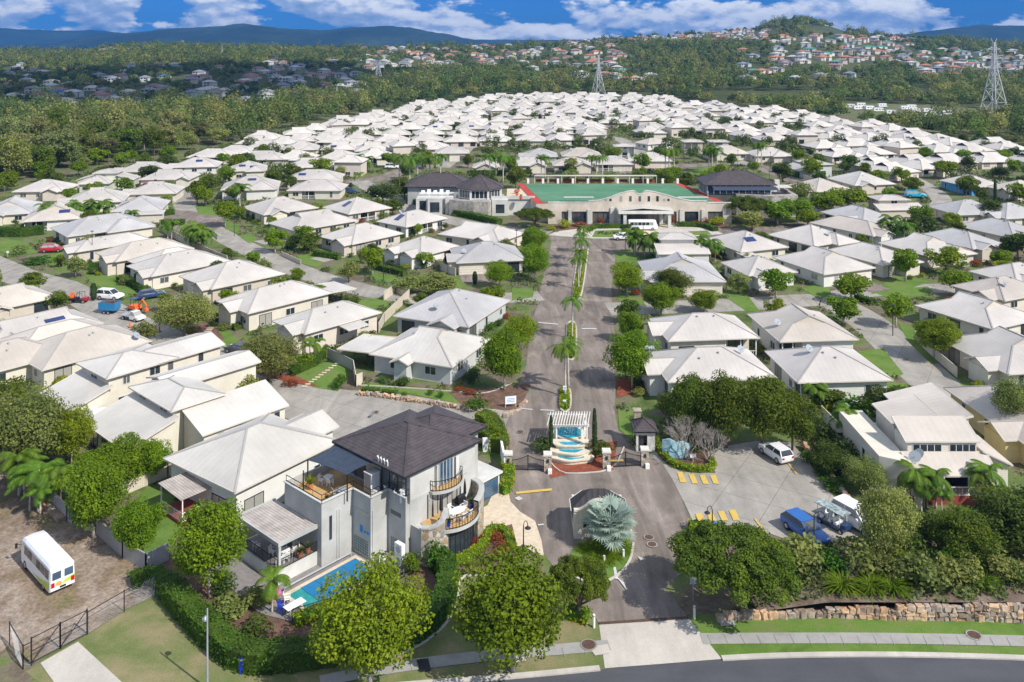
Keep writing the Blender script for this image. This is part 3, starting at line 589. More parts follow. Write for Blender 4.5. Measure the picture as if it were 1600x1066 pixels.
def house(px, py, ang, a, b_, label, e=2.75, roof=None, wall=None, gab=0., wings=(), gables=(), leans=(), garage=None, dish=None, solar=(), vents=2, wins=True, base=0, ver=None, cat='house', group=None, tp=TP, under=None, box=None, drive=True):
    HN[0] += 1; rnd = random.Random(HN[0]*17+3)
    N = P(px, py, e); rz = rad(ang)
    if not wings and not gables and not leans and not ver: 
        a *= 1.08; b_ *= 1.08; ch = rnd.random()
        if e < 4:
            if ch < .4 and not (garage and garage[0] == 'x'): gables = ((-1.7, b_*.12, 4, b_*.12+5, 'x'),)
            elif ch < .7: wings = ((a*.42, -1.8, a-.6, b_*.6),); garage = None
            elif not garage: gables = ((a*.1, -1.6, a*.1+5.2, 4, 'y'),)
    roof = roof or rnd.choice(['roof_pale']*4+['roof_warm']*2+['roof_cool']); wall = wall or rnd.choice(['wall_cream']*3+['wall_pink', 'wall_white', 'wall_beige'])
    root = thing('villa', (N.x, N.y, 0), rz, label, cat, group)
    r, c, w, g = MB(), MB(), MB(), MB()
    hip(r, c, 0, 0, a, b_, e, tp, gab); rim(g, 0, 0, a, b_, e)
    if ver:      # recessed veranda corner: (x0,x1,depth) on the y face
        v0, v1, vd = ver
        pl = [(.6, .6), (v0, .6), (v0, .6+vd), (v1, .6+vd), (v1, .6), (a-.6, .6), (a-.6, b_-.6), (.6, b_-.6)]
        if v1 >= a-.7: pl = [(.6, .6), (v0, .6), (v0, .6+vd), (a-.6, .6+vd), (a-.6, b_-.6), (.6, b_-.6)]
        if v0 <= .7: pl = [(.6, .6+vd), (v1, .6+vd), (v1, .6), (a-.6, .6), (a-.6, b_-.6), (.6, b_-.6)]
        w.prism(pl, 0, e-.15)
    else: w.box(.6, .6, 0, a-.6, b_-.6, e-.15)
    for i, (x0, y0, x1, y1) in enumerate(wings):
        of = -.03*(i+1); hip(r, c, x0, y0, x1, y1, e, tp, gab, of); rim(g, x0, y0, x1, y1, e, of); w.box(x0+.6, y0+.6, 0, x1-.6, y1-.6, e-.2+of)
    for i, (x0, y0, x1, y1, ax) in enumerate(gables):
        of = -.05-.03*i; gable(r, c, w, g, x0, y0, x1, y1, e, tp, ax, .5, of); w.box(x0+.5, y0+.5, 0, x1-.5, y1-.5, e-.2+of)
    for x0, y0, x1, y1, lo, hi, sd, wl in leans: lean(r, g, x0, y0, x1, y1, lo, hi, sd, w if wl else None)
    w.build('wall', wall, root); r.build('roof', [roof, 'wall_beige', 'offwhite'], root); c.build('ridge_cap', 'cap' if roof != 'roof_dark' else 'roof_dark', root); g.build('gutter', 'gutter', root)
    two = e > 4.2
    if ver:
        v0, v1, vd = ver; n = max(2, int((v1-v0)/3)+1)
        for i in range(n+1): x = v0+.1+(v1-v0-.2)*i/n; p = MB(); p.box(x-.07, .55, 0, x+.07, .69, e-.15); p.build('veranda_post', 'white', root)
        q = MB(); z0 = .25+base; q.box(v0, .58, z0+.85, v1, .64, z0+.92); q.box(v0, .58, z0, v1, .64, z0+.06)
        for i in range(int((v1-v0)/.3)): x = v0+.3*i; q.box(x, .59, z0+.06, x+.05, .63, z0+.86)
        q.build('railing', 'white', root); window(root, 'd', (v0+v1)/2, .6+vd-.01, base+.1, 'y')
    if under:    # timber skirt below a raised floor
        q = MB(); q.box(under[0], .45, 0, under[1], .56, base+.2); q.build('veranda_skirt', 'red_timber', root)
    gx = None
    if garage:
        fc, pos = garage
        if fc == 'y': put('garage_door', GAR, root, (pos, .6-.01, 0), 0); gx = (pos-3.2, pos+3.2)
        else: put('garage_door', GAR, root, (.6-.01, pos, 0), -pi/2); gx = (pos-3.2, pos+3.2)
        if drive:
            k = lay.get(2, 0); lay[2] = k+1; z = .06+.0006*k
            q = MB(); l = rnd.uniform(5, 7.5)
            if fc == 'y': q.poly([(pos-2.6, -l, z), (pos+2.6, -l, z), (pos+2.6, .6, z), (pos-2.6, .6, z)])
            else: q.poly([(-l, pos+2.6, z), (-l, pos-2.6, z), (.6, pos-2.6, z), (.6, pos+2.6, z)])
            o = q.build('driveway', rnd.choice(['paver', 'concrete', 'paver'])); o.matrix_world = root.matrix_basis.copy() @ Matrix(); o.location = root.location; o.rotation_euler = root.rotation_euler; o['kind'] = 'structure'
    if wins:
        sk = gx if garage and garage[0] == 'y' else None
        if ver: sk = (ver[0]-1, ver[1]+.5)
        wallwins(root, a-1.2, e, 'y', .6-.01, rnd, two, sk, base)
        wallwins(root, b_-1.2, e, 'x', .6-.01, rnd, two, gx if garage and garage[0] == 'x' else None, base)
    sw = a < b_
    def onroof(u, v, dz=0):   # height of main roof at (u,v)
        return e+min(u, a-u, v, b_-v)*tp+dz
    for (u, v, wd, dp) in solar:
        f = 'y' if v < min(u, a-u) else ('x' if u < a-u else 'X')
        o = put('solar_panel', SOL, root, (u, v, onroof(u, v, .08)), 0, (wd/1.8, dp, 1))
        t = math.atan(tp)
        o.rotation_euler = {'y': (t, 0, 0), 'x': (0, -t, 0), 'X': (0, t, 0)}[f]
    if dish: put('satellite_dish', DISH, root, (dish[0], dish[1], onroof(dish[0], dish[1])-.05), rad(20), 1.3)
    for i in range(vents):
        u, v = rnd.uniform(.35, .65)*a, rnd.uniform(.3, .45)*b_; put('roof_vent', VENT, root, (u, v, onroof(u, v)-.05), rnd.uniform(0, 3), .8)
    return root
# --- left block (streets run down to the right, houses at about 48 degrees)
A48 = 48
house(-66, 497, 50, 16, 11, 'long pale roofed villa at the left edge beside the excavation works', garage=None, gab=.7, gables=((4, -1.6, 8, 4, 'y'),))
house(64.6, 579, 50, 16, 12, 'wide pale roofed house with two roof vents and a round dish beside its gutter', wings=((-1, 7, 15, 18),), wall='wall_cream', vents=2, dish=(14, 1))
house(-22, 548, 50, 16, 10, 'pale roofed house with a solar panel, far left above the two-vent roof', gab=.8, solar=((11, 3, 3, .8),), wall='wall_cream', vents=2)
house(-40, 590, 50, 12, 10, 'low cream house cut by the left edge behind the bamboo', wins=True)
house(166, 592, 50, 10, 8.8, 'two-storey cream house with clerestory windows over a lean-to roof behind the bamboo', e=5.2, wall='wall_cream', roof='roof_white', gables=((7, 0, 17, 7.4, 'x'),), leans=((-4.6, -.2, .8, 8.8, 2.5, 4.1, 'x', True),), tp=tan(rad(15)), vents=0)
house(267, 643, 48, 7, 11, 'two-storey cream house with a long row of upper windows, next to the blue kayak', e=5.2, wall='wall_cream', roof='roof_white', gables=((3, 6.5, 16, 12.5, 'x'),), leans=((-5.6, -.5, .8, 11, 2.6, 4.4, 'x', True), (1.5, -4.5, 13, .8, 3.2, 5.0, 'y', True)), tp=tan(rad(15)), vents=0)
r4, r5 = [o for o in COL.objects if o.name.startswith('villa')][-2:]
for y_ in (1.8, 4.4, 7.0): window(r4, 'h', .58, y_, 4.45, 'x')
for y_ in (1.6, 4.2, 6.8, 9.4): window(r5, 'h', .58, y_, 4.6, 'x')
for x_, z_, k_ in ((9, 3.3, 't'), (13.5, 3.2, 't'), (10.5, .8, 'm')): window(r4, k_, x_, .49, z_, 'y')
for x_, z_, k_ in ((4, 1.0, 't'), (7.5, 1.2, 's'), (11.5, 1.0, 't')): window(r5, k_, x_, -4.16, z_, 'y')
for y_ in (1.5, 4.5, 7.2): window(r4, 'm', -4.26, y_, .7, 'x')
for y_ in (1.5, 5, 8.5): window(r5, 'd', -5.26, y_, .1, 'x')
house(367, 770, 54, 14, 12.3, 'large white house with a broad pale hip roof beside the modern grey building', e=3.8, wall='wall_white', roof='roof_white', gables=((10, 3, 16.5, 9, 'x'),), vents=0)
house(387, 490, 47, 17, 10.5, 'cream villa with a valley roof behind the yellow garden, left of the red skirt veranda', e=3.2, wall='wall_cream', gables=((-1.6, 3, 3, 8, 'x'),), leans=((17, 1, 23, 8, 2.5, 2.9, 'X', False),))
house(476, 522, 47, 15, 9.2, 'raised cream villa with a small red skirted veranda and striped awning', e=3.5, wall='wall_pink', roof='roof_white', gables=((-1.5, 1, 4, 6, 'x'),), leans=((6.5, -2.3, 10.5, .8, 3.0, 3.3, 'y', False),), base=.5)
house(330, 452, 46, 15.5, 13, 'big cream villa with a long eave above the leaning street tree', e=2.9, wall='wall_beige', garage=('x', 8), gables=((-1.5, .6, 4, 5.4, 'x'),))
house(236, 432, 46, 17, 11.5, 'cream villa with the clipped cube hedge at its door', e=2.9, wall='wall_cream', gables=((-1.5, .4, 4, 5, 'x'),), wings=((2, 5, 16, 16),))
house(180, 409, 45, 17, 11, 'cream villa with white window awnings and a white stair rail', e=3.0, wall='wall_pink', gables=((-1.6, .6, 4, 5, 'x'),))
house(118, 394, 45, 17, 8, 'narrow cream villa between the white stair rail villa and the red hatchback villa', e=2.9, wall='wall_beige', gables=((-1.6, .4, 3.5, 4.6, 'x'),))
house(104, 370, 42, 19, 12.5, 'villa with a garage facing the red hatchback', wall='wall_cream', garage=('x', 2.8), dish=(15, 3))
house(33, 347, 20, 14, 15, 'villa with twin dark gablets, solar panel and a railed veranda behind a long hedge', wall='wall_white', gab=1.0, solar=((9.5, 3.4, 2.6, 1.4),), ver=(.6, 6, 2))
house(-36, 338, 20, 12, 16, 'villa cut by the left edge with a dark gablet', gab=1.0)
house(172, 331, 12, 13, 15, 'villa with a solar panel and a long glazed patio beside the cul-de-sac hedge', solar=((2.5, 5.5, 2.4, 1.4),), leans=((3, -3.4, 14, .6, 2.3, 2.6, 'y', True),))
house(96, 319, 15, 15, 14, 'plain pale hip villa behind the cul-de-sac palms', gab=.6)
house(196, 304, 8, 13.5, 12, 'villa with black shuttered window facing the cul-de-sac', gab=.6)
house(18, 300, 5, 15, 13, 'villa at far left with a small front gable below the bush', gables=((9, -1.5, 14, 4, 'y'),))
house(120, 288, 10, 9, 9, 'grey green garage wing of the tall clerestory house', wall='wall_green', e=3.0, garage=('y', 5.5))
house(144, 271, 8, 8, 8, 'tall grey green house with a clerestory upper floor at the edge of the bush', e=5.4, wall='wall_green', tp=tan(rad(14)), leans=((-5, 0, .8, 8, 3.2, 5, 'x', True), (7.5, 0, 13, 8, 3.0, 4.6, 'X', True)))
house(216, 281, 3, 17, 12, 'double garage villa beside the dark red car at the cul-de-sac', garage=('y', 5), gables=((12, -1, 17, 4, 'y'),), gab=.6)
house(180, 269, 5, 16, 12, 'pale villa with red timber verandah against the bush', gab=.5)
house(268, 262, 10, 15, 12, 'villa with a solar panel near its ridge left of the twin solar roof', solar=((9, 4, 2.4, 1.4),))
house(357, 268, 15, 12, 12, 'villa with two separate solar panels above the cul-de-sac', e=3.4, solar=((4.5, 3.2, 2.2, 1.3), (8.2, 2.4, 2.2, 1.2)))
house(344, 297, 12, 16, 13, 'villa with a flat solar unit at its ridge and tall palms in front', e=3.2, solar=((9, 5, 2.6, 1.2),), wall='wall_white')
house(290, 246, 0, 17, 12, 'pale villa behind the yellow bush, left end of its row'); house(330, 240, 0, 16, 12, 'pale villa under the left bush edge, second of its row')
house(372, 250, 4, 16, 12, 'pale villa in the dense rows with a dark gablet, left of the palms', gab=.8); house(445, 262, 2, 16, 12, 'pale villa facing three small palms', gab=.8)
# --- middle left block
house(447, 298, 0, 17, 12, 'wide fronted villa with a shaded porch above the grey green shrubs', wall='wall_cream', ver=(4.5, 9, 1.8), wins=True)
house(446, 281, 3, 18, 12, 'villa with a solar panel on its grey roof and palms at its ridge', solar=((5, 3, 2.4, 1.3),), leans=((12, -2, 18, .8, 2.4, 2.8, 'y', True),))
house(411, 336, 40, 15, 13, 'villa with a broad hip roof beside the street tree, left of the white garage villa', wall='wall_cream')
house(460, 361, 44, 17, 12, 'villa with a dark gablet behind the dense round bushes', wall='wall_beige', gab=.8, garage=('x', 5))
house(544, 335, 42, 14, 13.5, 'villa with solar panel and corner veranda beside the big dark tree', wall='wall_beige', solar=((3.4, 6.2, 2.6, 1.6),), ver=(4, 9, 2.2))
house(634, 355, 50, 15, 11, 'villa with blue solar panel, roof vent and white rear deck', wall='wall_white', solar=((2.9, 5.4, 2.6, 1.6),), ver=(6, 10, 2), dish=(5, 7.5))
house(550, 382, 49, 15.5, 12.5, 'villa with a single grey garage door and clipped hedge', wall='wall_beige', garage=('x', 2.9), gables=((-2, .4, 5, 6, 'x'),))
house(657, 401, 50, 12.5, 11.5, 'villa with a white shade sail and two front gables', wall='wall_white', gables=((-1.8, .8, 4, 5.4, 'x'), (-1.6, 6.4, 3.5, 10.6, 'x')))
house(780, 379, 59, 11, 16, 'grey roofed villa behind the shade sail villa, next to the avenue trees', wall='wall_pink', gab=.8)
house(713, 411, 10, 13.5, 12, 'villa with white garage door below the avenue trees', wall='wall_pink', garage=('y', 3.2), dish=(2, 4), roof='roof_cool')
house(732, 511, 66, 15, 13, 'pale blue grey villa with a stepped side roof and a satellite dish', wall='wall_grey', roof='roof_cool', dish=(2.4, 7.5), e=2.9, vents=2)
house(706.5, 574, 67, 13, 13.6, 'villa with small front dormer gable, roller blinds and a carport at its left', wall='wall_grey', roof='roof_white', gab=.7, leans=((.5, 13.2, 8, 19.5, 2.5, 2.75, 'Y', False),), gables=((-1.6, 6.2, 4.5, 9.2, 'x'),), vents=0)
# --- right of the avenue
house(1044, 533, 6, 14.3, 11, 'cream house with a terrace and outdoor setting at its right end', e=3.3, wall='wall_cream', ver=(9, 14, 2.4), gables=((-1.6, 3, 4, 8.5, 'x'),), roof='roof_pale')
house(1043, 597, 5, 15, 11.5, 'grey roofed house half hidden by the tall trees right of the avenue', e=3.2, wall='wall_white', gables=((-2, 3, 4, 8.5, 'x'),), roof='roof_pale', dish=(12, 6))
house(1246, 598, 4, 13, 12, 'house with red railed corner veranda and twin dishes on its ridge', e=3.6, wall='wall_white', dish=(4, 6), ver=(.6, 3.4, 2), base=.6, roof='roof_pale')
house(1218, 534, 5, 12.3, 13.6, 'two toned white and sand house with a large gablet in its roof', e=3.5, wall='wall_white', gab=1.1, ver=(.6, 4, 2.2), dish=(1.6, 5))
house(1015, 440, 0, 13.5, 14.5, 'villa with a double garage door behind the two round avenue trees', wall='wall_cream', garage=('y', 9.6), gab=.9, roof='roof_cool')
house(1030, 374, 2, 8.5, 6, 'two-storey white house with twin upper windows facing the avenue', e=5.0, wall='wall_white', tp=tan(rad(14)), wins=False, leans=((-1, -3.6, 10.5, .8, 2.6, 4.0, 'y', True),), vents=0)
house(1157, 394, 22, 13, 14, 'villa with a blue solar panel right of the twin window house', wall='wall_cream', solar=((5.2, 3.6, 2.6, 1.6),), leans=((-.5, -2.6, 3, .8, 2.3, 2.5, 'y', False),))
house(1169, 431, 15, 11, 11, 'white villa with a stepped gable and blue patio umbrella', wall='wall_white', ver=(3, 7.5, 2), gables=((1, -1.6, 5, 4, 'y'),))
house(1272, 385, 30, 12.7, 13, 'villa with dark dish on its right roof face', wall='wall_cream', dish=(7.5, 2.5))
house(1364, 369, 32, 9.5, 17, 'villa with red timber deck between two roofs', wall='wall_white')
house(1287, 429, 23, 12.5, 14, 'villa with gablet and garage among the round green trees', wall='wall_white', gab=.9, garage=('y', 9))
house(1380, 415, 28, 10, 14, 'pale villa with glazed corner left of the garage tree', wall='wall_cream')
house(1450, 401, 22, 12, 13, 'villa with a lit gablet behind the yellow green trees', wall='wall_beige', gab=.9)
house(1520, 389, 24, 10, 14, 'shaded blue grey roofed villa in the row at right', wall='wall_beige', roof='roof_cool')
house(1585, 373, 24, 11, 15, 'shaded villa at the right edge under the dark tree', roof='roof_cool')
house(1348, 349, 20, 11, 15, 'pale villa behind the red deck villa', roof='roof_cool'); house(1495, 336, 8, 14, 12, 'villa with a dark vent on its blue grey roof and a garage', garage=('y', 8), roof='roof_cool')
house(1372, 313, 5, 9.5, 7, 'two-storey house with four upper windows near the cyan car', e=4.9, wall='wall_beige', tp=tan(rad(14)), leans=((-1, -3, 12, .8, 2.7, 3.9, 'y', True),))
house(1335, 290, 12, 14, 15, 'large pale roofed villa left of the cyan car', roof='roof_white', wall='wall_beige')
house(1518, 293, 12, 11.5, 14, 'villa with bright blue walls and a pale roof', wall='wall_blue', garage=('y', 6.5)); house(1572, 342, 14, 13, 12, 'pale hip villa at the right edge above the shaded rows'); house(1590, 302, 14, 13, 12, 'pale villa at the right edge behind the blue walls')
house(1552, 515, 27, 12.5, 14.5, 'villa with a small lit gablet and a railed terrace on the right hand street', wall='wall_cream', gab=.9, ver=(1, 5, 2), vents=2)
house(1575, 585, 10, 13, 14, 'villa with a small side dormer and garage wall on the right hand street', wall='wall_cream', gab=.9)
house(1570, 470, 25, 12, 10, 'pale house with a dark dish at the right edge above the lit gablet', dish=(4, 3)); house(1590, 445, 22, 12, 10, 'pale villa tucked in the right edge below the yellow bushes')
house(1610, 700, 4, 12, 16, 'yellow walled house cut by the right edge', wall='wall_yellow', e=2.9)
# houses facing the green
for px, py, a, lb, kw in ((795,259,14,'villa with yellow front gable at the left end of the row facing the bowling green',dict(gables=((7.5,-1.6,14,4,'y'),),garage=('y',10.8),gab=.8)), (864,259,14.5,'villa with one solar panel facing the bowling green',dict(gables=((8,-1.6,14.5,4,'y'),),solar=((7,3.5,2.4,1.4),),garage=('y',11))), (930,257,14.5,'villa with a wide garage facing the middle of the bowling green',dict(garage=('y',11.2),ver=(1,7,1.8))), (990,252,14,'villa with two palms facing the right end of the bowling green',dict(garage=('y',8.5),dish=(3,4)))):
    house(px, py, 0, a, 12, lb, wall='wall_cream', **kw)
house(738, 262, 0, 10, 10, 'small villa with front gable between the octagon pavilion and the red car', gables=((1, -1.5, 9, 5, 'y'),), garage=('y', 5))
house(817, 245, 0, 13, 12, 'pale villa directly behind the yellow gable villa'); house(878, 244, 0, 15, 12, 'pale villa behind the solar villa of the green', dish=(4, 4))
house(960, 229, 0, 9, 7, 'two-storey white house with a balcony above the bowling green', e=5.0, wall='wall_white', tp=tan(rad(14)), ver=(.6, 8.4, 1.2), vents=0)
house(1068, 222, 0, 9, 8, 'two-storey house with two tiers of balconies', e=5.2, tp=tan(rad(12)), ver=(.6, 6.5, 1.4)); house(1110, 222, 0, 8, 8, 'two-storey white block joined to the balcony house', e=5.0, wall='wall_white', tp=tan(rad(8)))
house(1012, 226, 30, 14, 10, 'villa with a garage gable at the road bend', gables=((9, -2, 14, 4, 'y'),)); house(680, 240, 5, 14, 11, 'villa with white balcony near the red car', e=3.4, ver=(1, 6, 2))
house(1110, 241, 5, 16, 12, 'pale villa above the clubhouse road with a dark hedge'); house(1180, 244, 5, 15, 12, 'pale villa above the clubhouse road, right neighbour')
house(1268, 258, 12, 9, 12, 'two-storey cream villa with a light grey side wall', e=4.6, wall='wall_grey', tp=tan(rad(14)), leans=((-4.5, 0, .8, 12, 2.6, 4.4, 'x', True),)); house(1275, 300, 20, 13, 13, 'villa with striped window hoods at the wall by the clubhouse road')
# --- dense far rows: every villa its own, only what nothing tells apart shares a label
def inpoly(x, y, pl):
    c = False
    for i in range(len(pl)):
        (x1, y1), (x2, y2) = pl[i-1], pl[i]
        if (y1 > y) != (y2 > y) and x < (x2-x1)*(y-y1)/(y2-y1)+x1: c = not c
    return c
FARP = [(372,222),(430,212),(500,196),(560,186),(640,166),(700,160),(780,153),(860,152),(960,152),(1020,154),(1060,166),(1120,166),(1200,176),(1260,188),(1330,196),(1440,218),(1530,232),(1640,250),(1640,325),(1575,300),(1500,292),(1440,288),(1380,282),(1330,262),(1240,240),(1160,228),(1060,214),(1000,216),(930,232),(800,236),(700,232),(650,245),(560,272),(490,292),(440,282),(380,272),(330,244)]
RD0 = [[(o.data.vertices[i].co.x, o.data.vertices[i].co.y) for i in p.vertices] for o in COL.objects if o.name.startswith('street') for p in o.data.polygons]
placed = [(o.location.x, o.location.y) for o in COL.objects if o.name.startswith('villa')]
def far_proto(seed, e=2.75, gab=.7, w=14., d=12., extra=0):
    rnd = random.Random(seed); r, c, wl = MB(), MB(), MB()
    hip(r, c, 0, 0, w, d, e, TP, gab); wl.box(.6, .6, 0, w-.6, d-.6, e-.15)
    for a_, b_ in (((0, 0), (w, 0)), ((w, 0), (w, d)), ((0, d), (0, 0))): r.bar((*a_, e-.075), (*b_, e-.075), .12, .2, 2)
    if extra == 1: gable(r, c, wl, r, 1, -1.6, 6.5, 5, e, TP, 'y', .5, -.05); wl.box(1.5, -1.1, 0, 6, 2, e-.2)
    if extra == 2: hip(r, c, w-8, -3, w-.5, 6, e, TP, 0, -.04); wl.box(w-7.4, -2.4, 0, w-1.1, 2, e-.2)
    res = []
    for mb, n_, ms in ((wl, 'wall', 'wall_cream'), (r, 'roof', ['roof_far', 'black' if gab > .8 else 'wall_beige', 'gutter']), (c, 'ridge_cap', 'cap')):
        if n_ == 'wall': ms = rnd.choice(['wall_cream', 'wall_pink', 'wall_beige', 'wall_white'])
        if n_ == 'ridge_cap' and False: continue
        o = mb.build(n_, ms); res.append((n_, o.data)); bpy.data.objects.remove(o)
    return res, w, extra
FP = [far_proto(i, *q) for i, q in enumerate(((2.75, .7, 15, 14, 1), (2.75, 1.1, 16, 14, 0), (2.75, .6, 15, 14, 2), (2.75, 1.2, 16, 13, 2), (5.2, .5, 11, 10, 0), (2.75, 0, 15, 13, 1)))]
rnd = random.Random(5); Y = 292.; row = 0; FARH = []
while Y < 830:
    x = -260+rnd.uniform(0, 8)
    while x < 330:
        px, py = HX+x*F/Y, HY+CH*F/Y
        yy = Y+ (x*.05 if x > 60 else -x*.10)+rnd.uniform(-3, 3)+10*sin(x*.02+row)
        px, py = HX+x*F/yy, HY+CH*F/yy
        if inpoly(px, py-2, FARP) and not (1455 < px < 1640 and py > 270) and not (yy < 372 and any(inpoly(x+6, yy+7, q) for q in RD0)) and all(abs(x+7-q[0]) > 14 or abs(yy+5-q[1]) > 13 for q in placed) and not (abs(x-40-(yy-372)*.1) < 7 and yy < 480) and rnd.random() > .05:
            FARH.append((x, yy))
        x += rnd.uniform(15.2, 17.0)
    Y += 18.5 if row % 2 else 21.5; row += 1
ZONES = [('left', -1e9, 700), ('middle', 700, 1000), ('right', 1000, 1e9)]
for x, yy in FARH:
    px = HX+x*F/yy; zone = 'left of the green' if px < 790 else 'straight behind the green' if px < 1060 else 'right of the clubhouse'
    dist = 'nearest dense rows' if yy < 450 else 'middle dense rows' if yy < 600 else 'farthest rows'
    pr, w, ex = FP[rnd.choice([0, 1, 2, 3, 0, 1, 2, 5]+([4] if rnd.random() < .4 else [1]))]
    extra = {0: 'plain hip', 1: 'front gabled', 2: 'winged hip'}[ex]
    solar = rnd.random() < .13
    root = thing('villa', (x, yy, 0), rad(rnd.gauss(3, 7)+(12 if px > 1150 else 0)), '%s pale villa%s, %s %s' % (extra, ' with solar panel' if solar else '', dist, zone), 'house', 'pale roofed villas in the dense far rows, '+zone)
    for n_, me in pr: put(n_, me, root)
    if solar: put('solar_panel', SOL, root, (rnd.uniform(4, 9), 2.6, 2.75+2.6*TP+.1), 0, (1.4, 1.5, 1)).rotation_euler = (math.atan(TP), 0, 0)
    placed.append((x, yy))
    if yy < 480:
        for i in range(3): window(root, rnd.choice('md'), 2.6+i*(w-5)/2, .59, .5 if i else .9, 'y')
# ------------------------------------------------------------ modern grey building with pool, roof terrace and curved balconies
def vrail(mb, pl, h=1.0, sp=.13, z=0, closed=False, post=.04, rails=(1.,), m=0):
    """balustrade of thin balusters along a polyline"""
    for a, b_ in zip(pl, pl[1:]):
        a, b_ = Vector((a[0], a[1], z)), Vector((b_[0], b_[1], z)); l = (b_-a).length
        for q in rails+(.08,): mb.bar(a+Vector((0, 0, h*q)), b_+Vector((0, 0, h*q)), .05, .05, m)
        n = max(1, int(l/sp))
        for i in range(n+1): p = a+(b_-a)*i/n; mb.bar(p, p+Vector((0, 0, h)), .02 if i % 9 else post, None, m)
def arc(c, r, a0, a1, n=14): return [(c[0]+r*cos(rad(a0+(a1-a0)*i/n)), c[1]+r*sin(rad(a0+(a1-a0)*i/n))) for i in range(n+1)]
O4 = (-9.11, 81.35, 0); T48 = rad(48)
mh = thing('modern_house', O4, T48, 'modern grey house with dark tiled roof, roof terrace and curved stone balconies beside the pool', 'house')
w = MB()
w.box(-6.2, 5.6, 0, -.4, 11.5, 5.2); w.box(-2.6, 3.0, 0, -.4, 5.6, 5.2); w.box(-.5, .52, 0, 0, 11, 5.2); w.box(0, .5, 0, 8.6, 10.3, 8.1); w.box(8.6, 2.6, 0, 11.2, 9.0, 8.05)
for a, b_ in (((-6.2, 11.5), (-6.2, 5.6)), ((-6.2, 5.6), (-2.6, 5.6)), ((-2.6, 5.6), (-2.6, 3.0)), ((-2.6, 3.0), (-.5, 3.0)), ((-.5, 3.0), (-.5, .52))):
    dx, dy = b_[0]-a[0], b_[1]-a[1]; n = Vector((-dy, dx)).normalized()*-.0
    sx = (.0, .18) if dx == 0 else (-.0, 0)
    if dx == 0: w.box(a[0], min(a[1], b_[1]), 5.2, a[0]+.18, max(a[1], b_[1]), 6.0)
    else: w.box(min(a[0], b_[0])+.18, a[1], 5.2, max(a[0], b_[0]), a[1]+.18, 6.0)
w.box(-6.02, 11.32, 5.2, -.4, 11.5, 6.0)
w.build('wall', 'render', mh)
w = MB(); w.box(.02, .46, 5.5, 8.58, .5, 8.0); w.box(7.4, .44, 3.2, 8.6, .46, 5.5); w.box(6.2, .40, 0, 7.4, .46, 5.4); w.build('pale_wall_panel', 'render_light', mh)
w = MB()
for p in ([(-6.25, 11.5), (-6.25, 5.55), (-2.65, 5.55), (-2.65, 2.95), (-.55, 2.95), (-.55, .5)],):
    for a, b_ in zip(p, p[1:]): w.bar((*a, 6.03), (*b_, 6.03), .26, .07)
w.build('parapet_coping', 'render_light', mh)
r, c, g = MB(), MB(), MB()
hip(r, c, -1.1, 0, 9.1, 10.9, 8.3, tan(rad(20))); hip(r, c, 3.6, 1.8, 11.8, 9.6, 8.34, tan(rad(20))); rim(g, -1.1, 0, 9.1, 10.9, 8.3); rim(g, 3.6, 1.8, 11.8, 9.6, 8.3)
r.build('roof', ['roof_dark']*3, mh); c.build('ridge_cap', 'roof_dark', mh); g.build('gutter', 'frame_dark', mh)
w = MB(); w.box(-6.0, 5.8, 5.21, -.4, 11.3, 5.26); w.box(-2.4, 3.2, 5.21, -.4, 5.8, 5.255); w.box(-.32, .8, 5.2, 0, 3.2, 5.25); w.build('terrace_deck', 'deck', mh)
w = MB(); vrail(w, [(-6.1, 11.4), (-6.1, 5.7), (-2.5, 5.7), (-2.5, 3.1), (-.42, 3.1), (-.42, .62), (0, .62)], .55, 1.2, 6.05); w.build('terrace_rail', 'black', mh)
# terrace-side glazing under the dark eave and the open doors behind the sail
w = MB()
for v0 in (1.0, 2.2, 3.4): w.box(-.04, v0, 5.3, .0, v0+1.1, 7.6)
w.box(-.04, 7.0, 5.3, 0, 10, 7.6); w.build('terrace_glazing', 'glass', mh)
w = MB()
for v0 in (1.0, 2.15, 3.35, 4.5, 7.0, 8.5, 10.0): w.box(-.08, v0-.04, 5.25, -.04, v0+.04, 7.65)
w.box(-.08, 1, 7.6, -.04, 10, 7.68); w.build('glazing_frame', 'frame_dark', mh)
# charcoal shade sail over the terrace
mat('sail_blue', (.045, .062, .095), .8, .1, 2, stripes=(.5, -.3, .2)); mat('sail_sand', (.45, .36, .22), .9, .1); mat('sail_white', (.70, .70, .70), .9, .05)
def sail(name, c4, m, parent=None, sag=.35, n=8):
    b = MB(); A, B, C_, D = [Vector(p) for p in c4]; g = []
    for j in range(n+1):
        for i in range(n+1):
            u, v = i/n, j/n; p = (A*(1-u)+B*u)*(1-v)+(D*(1-u)+C_*u)*v; ctr = (A+B+C_+D)/4
            pull = .10*(1-abs(2*u-1)**2*1)*(abs(2*v-1)**2) + .10*(1-abs(2*v-1)**2)*(abs(2*u-1)**2)
            p = p+(ctr-p)*pull; p.z -= sag*(1-(2*u-1)**2)*(1-(2*v-1)**2); g.append(p)
    k = n+1
    for dz, rv in ((0, False), (-.02, True)):
        for j in range(n):
            for i in range(n):
                q = [g[j*k+i], g[j*k+i+1], g[(j+1)*k+i+1], g[(j+1)*k+i]]; q = [Vector((p.x, p.y, p.z+dz)) for p in q]
                b.poly(q[::-1] if rv else q)
    return b.build(name, m, parent, smooth=True)
sail('shade_sail', [(-3.6, 5.2, 7.7), (-.9, 4.6, 8.1), (-1.0, 10.6, 8.1), (-4.2, 10.6, 7.6)], 'sail_blue', mh, .15)
w = MB(); w.box(-3.65, 5.15, 5.25, -3.55, 5.25, 7.75); w.box(-4.25, 10.55, 5.25, -4.15, 10.65, 7.65); w.box(-6.1, 8.6, 6, -6.02, 8.68, 7.9); w.build('sail_post', 'black', mh)
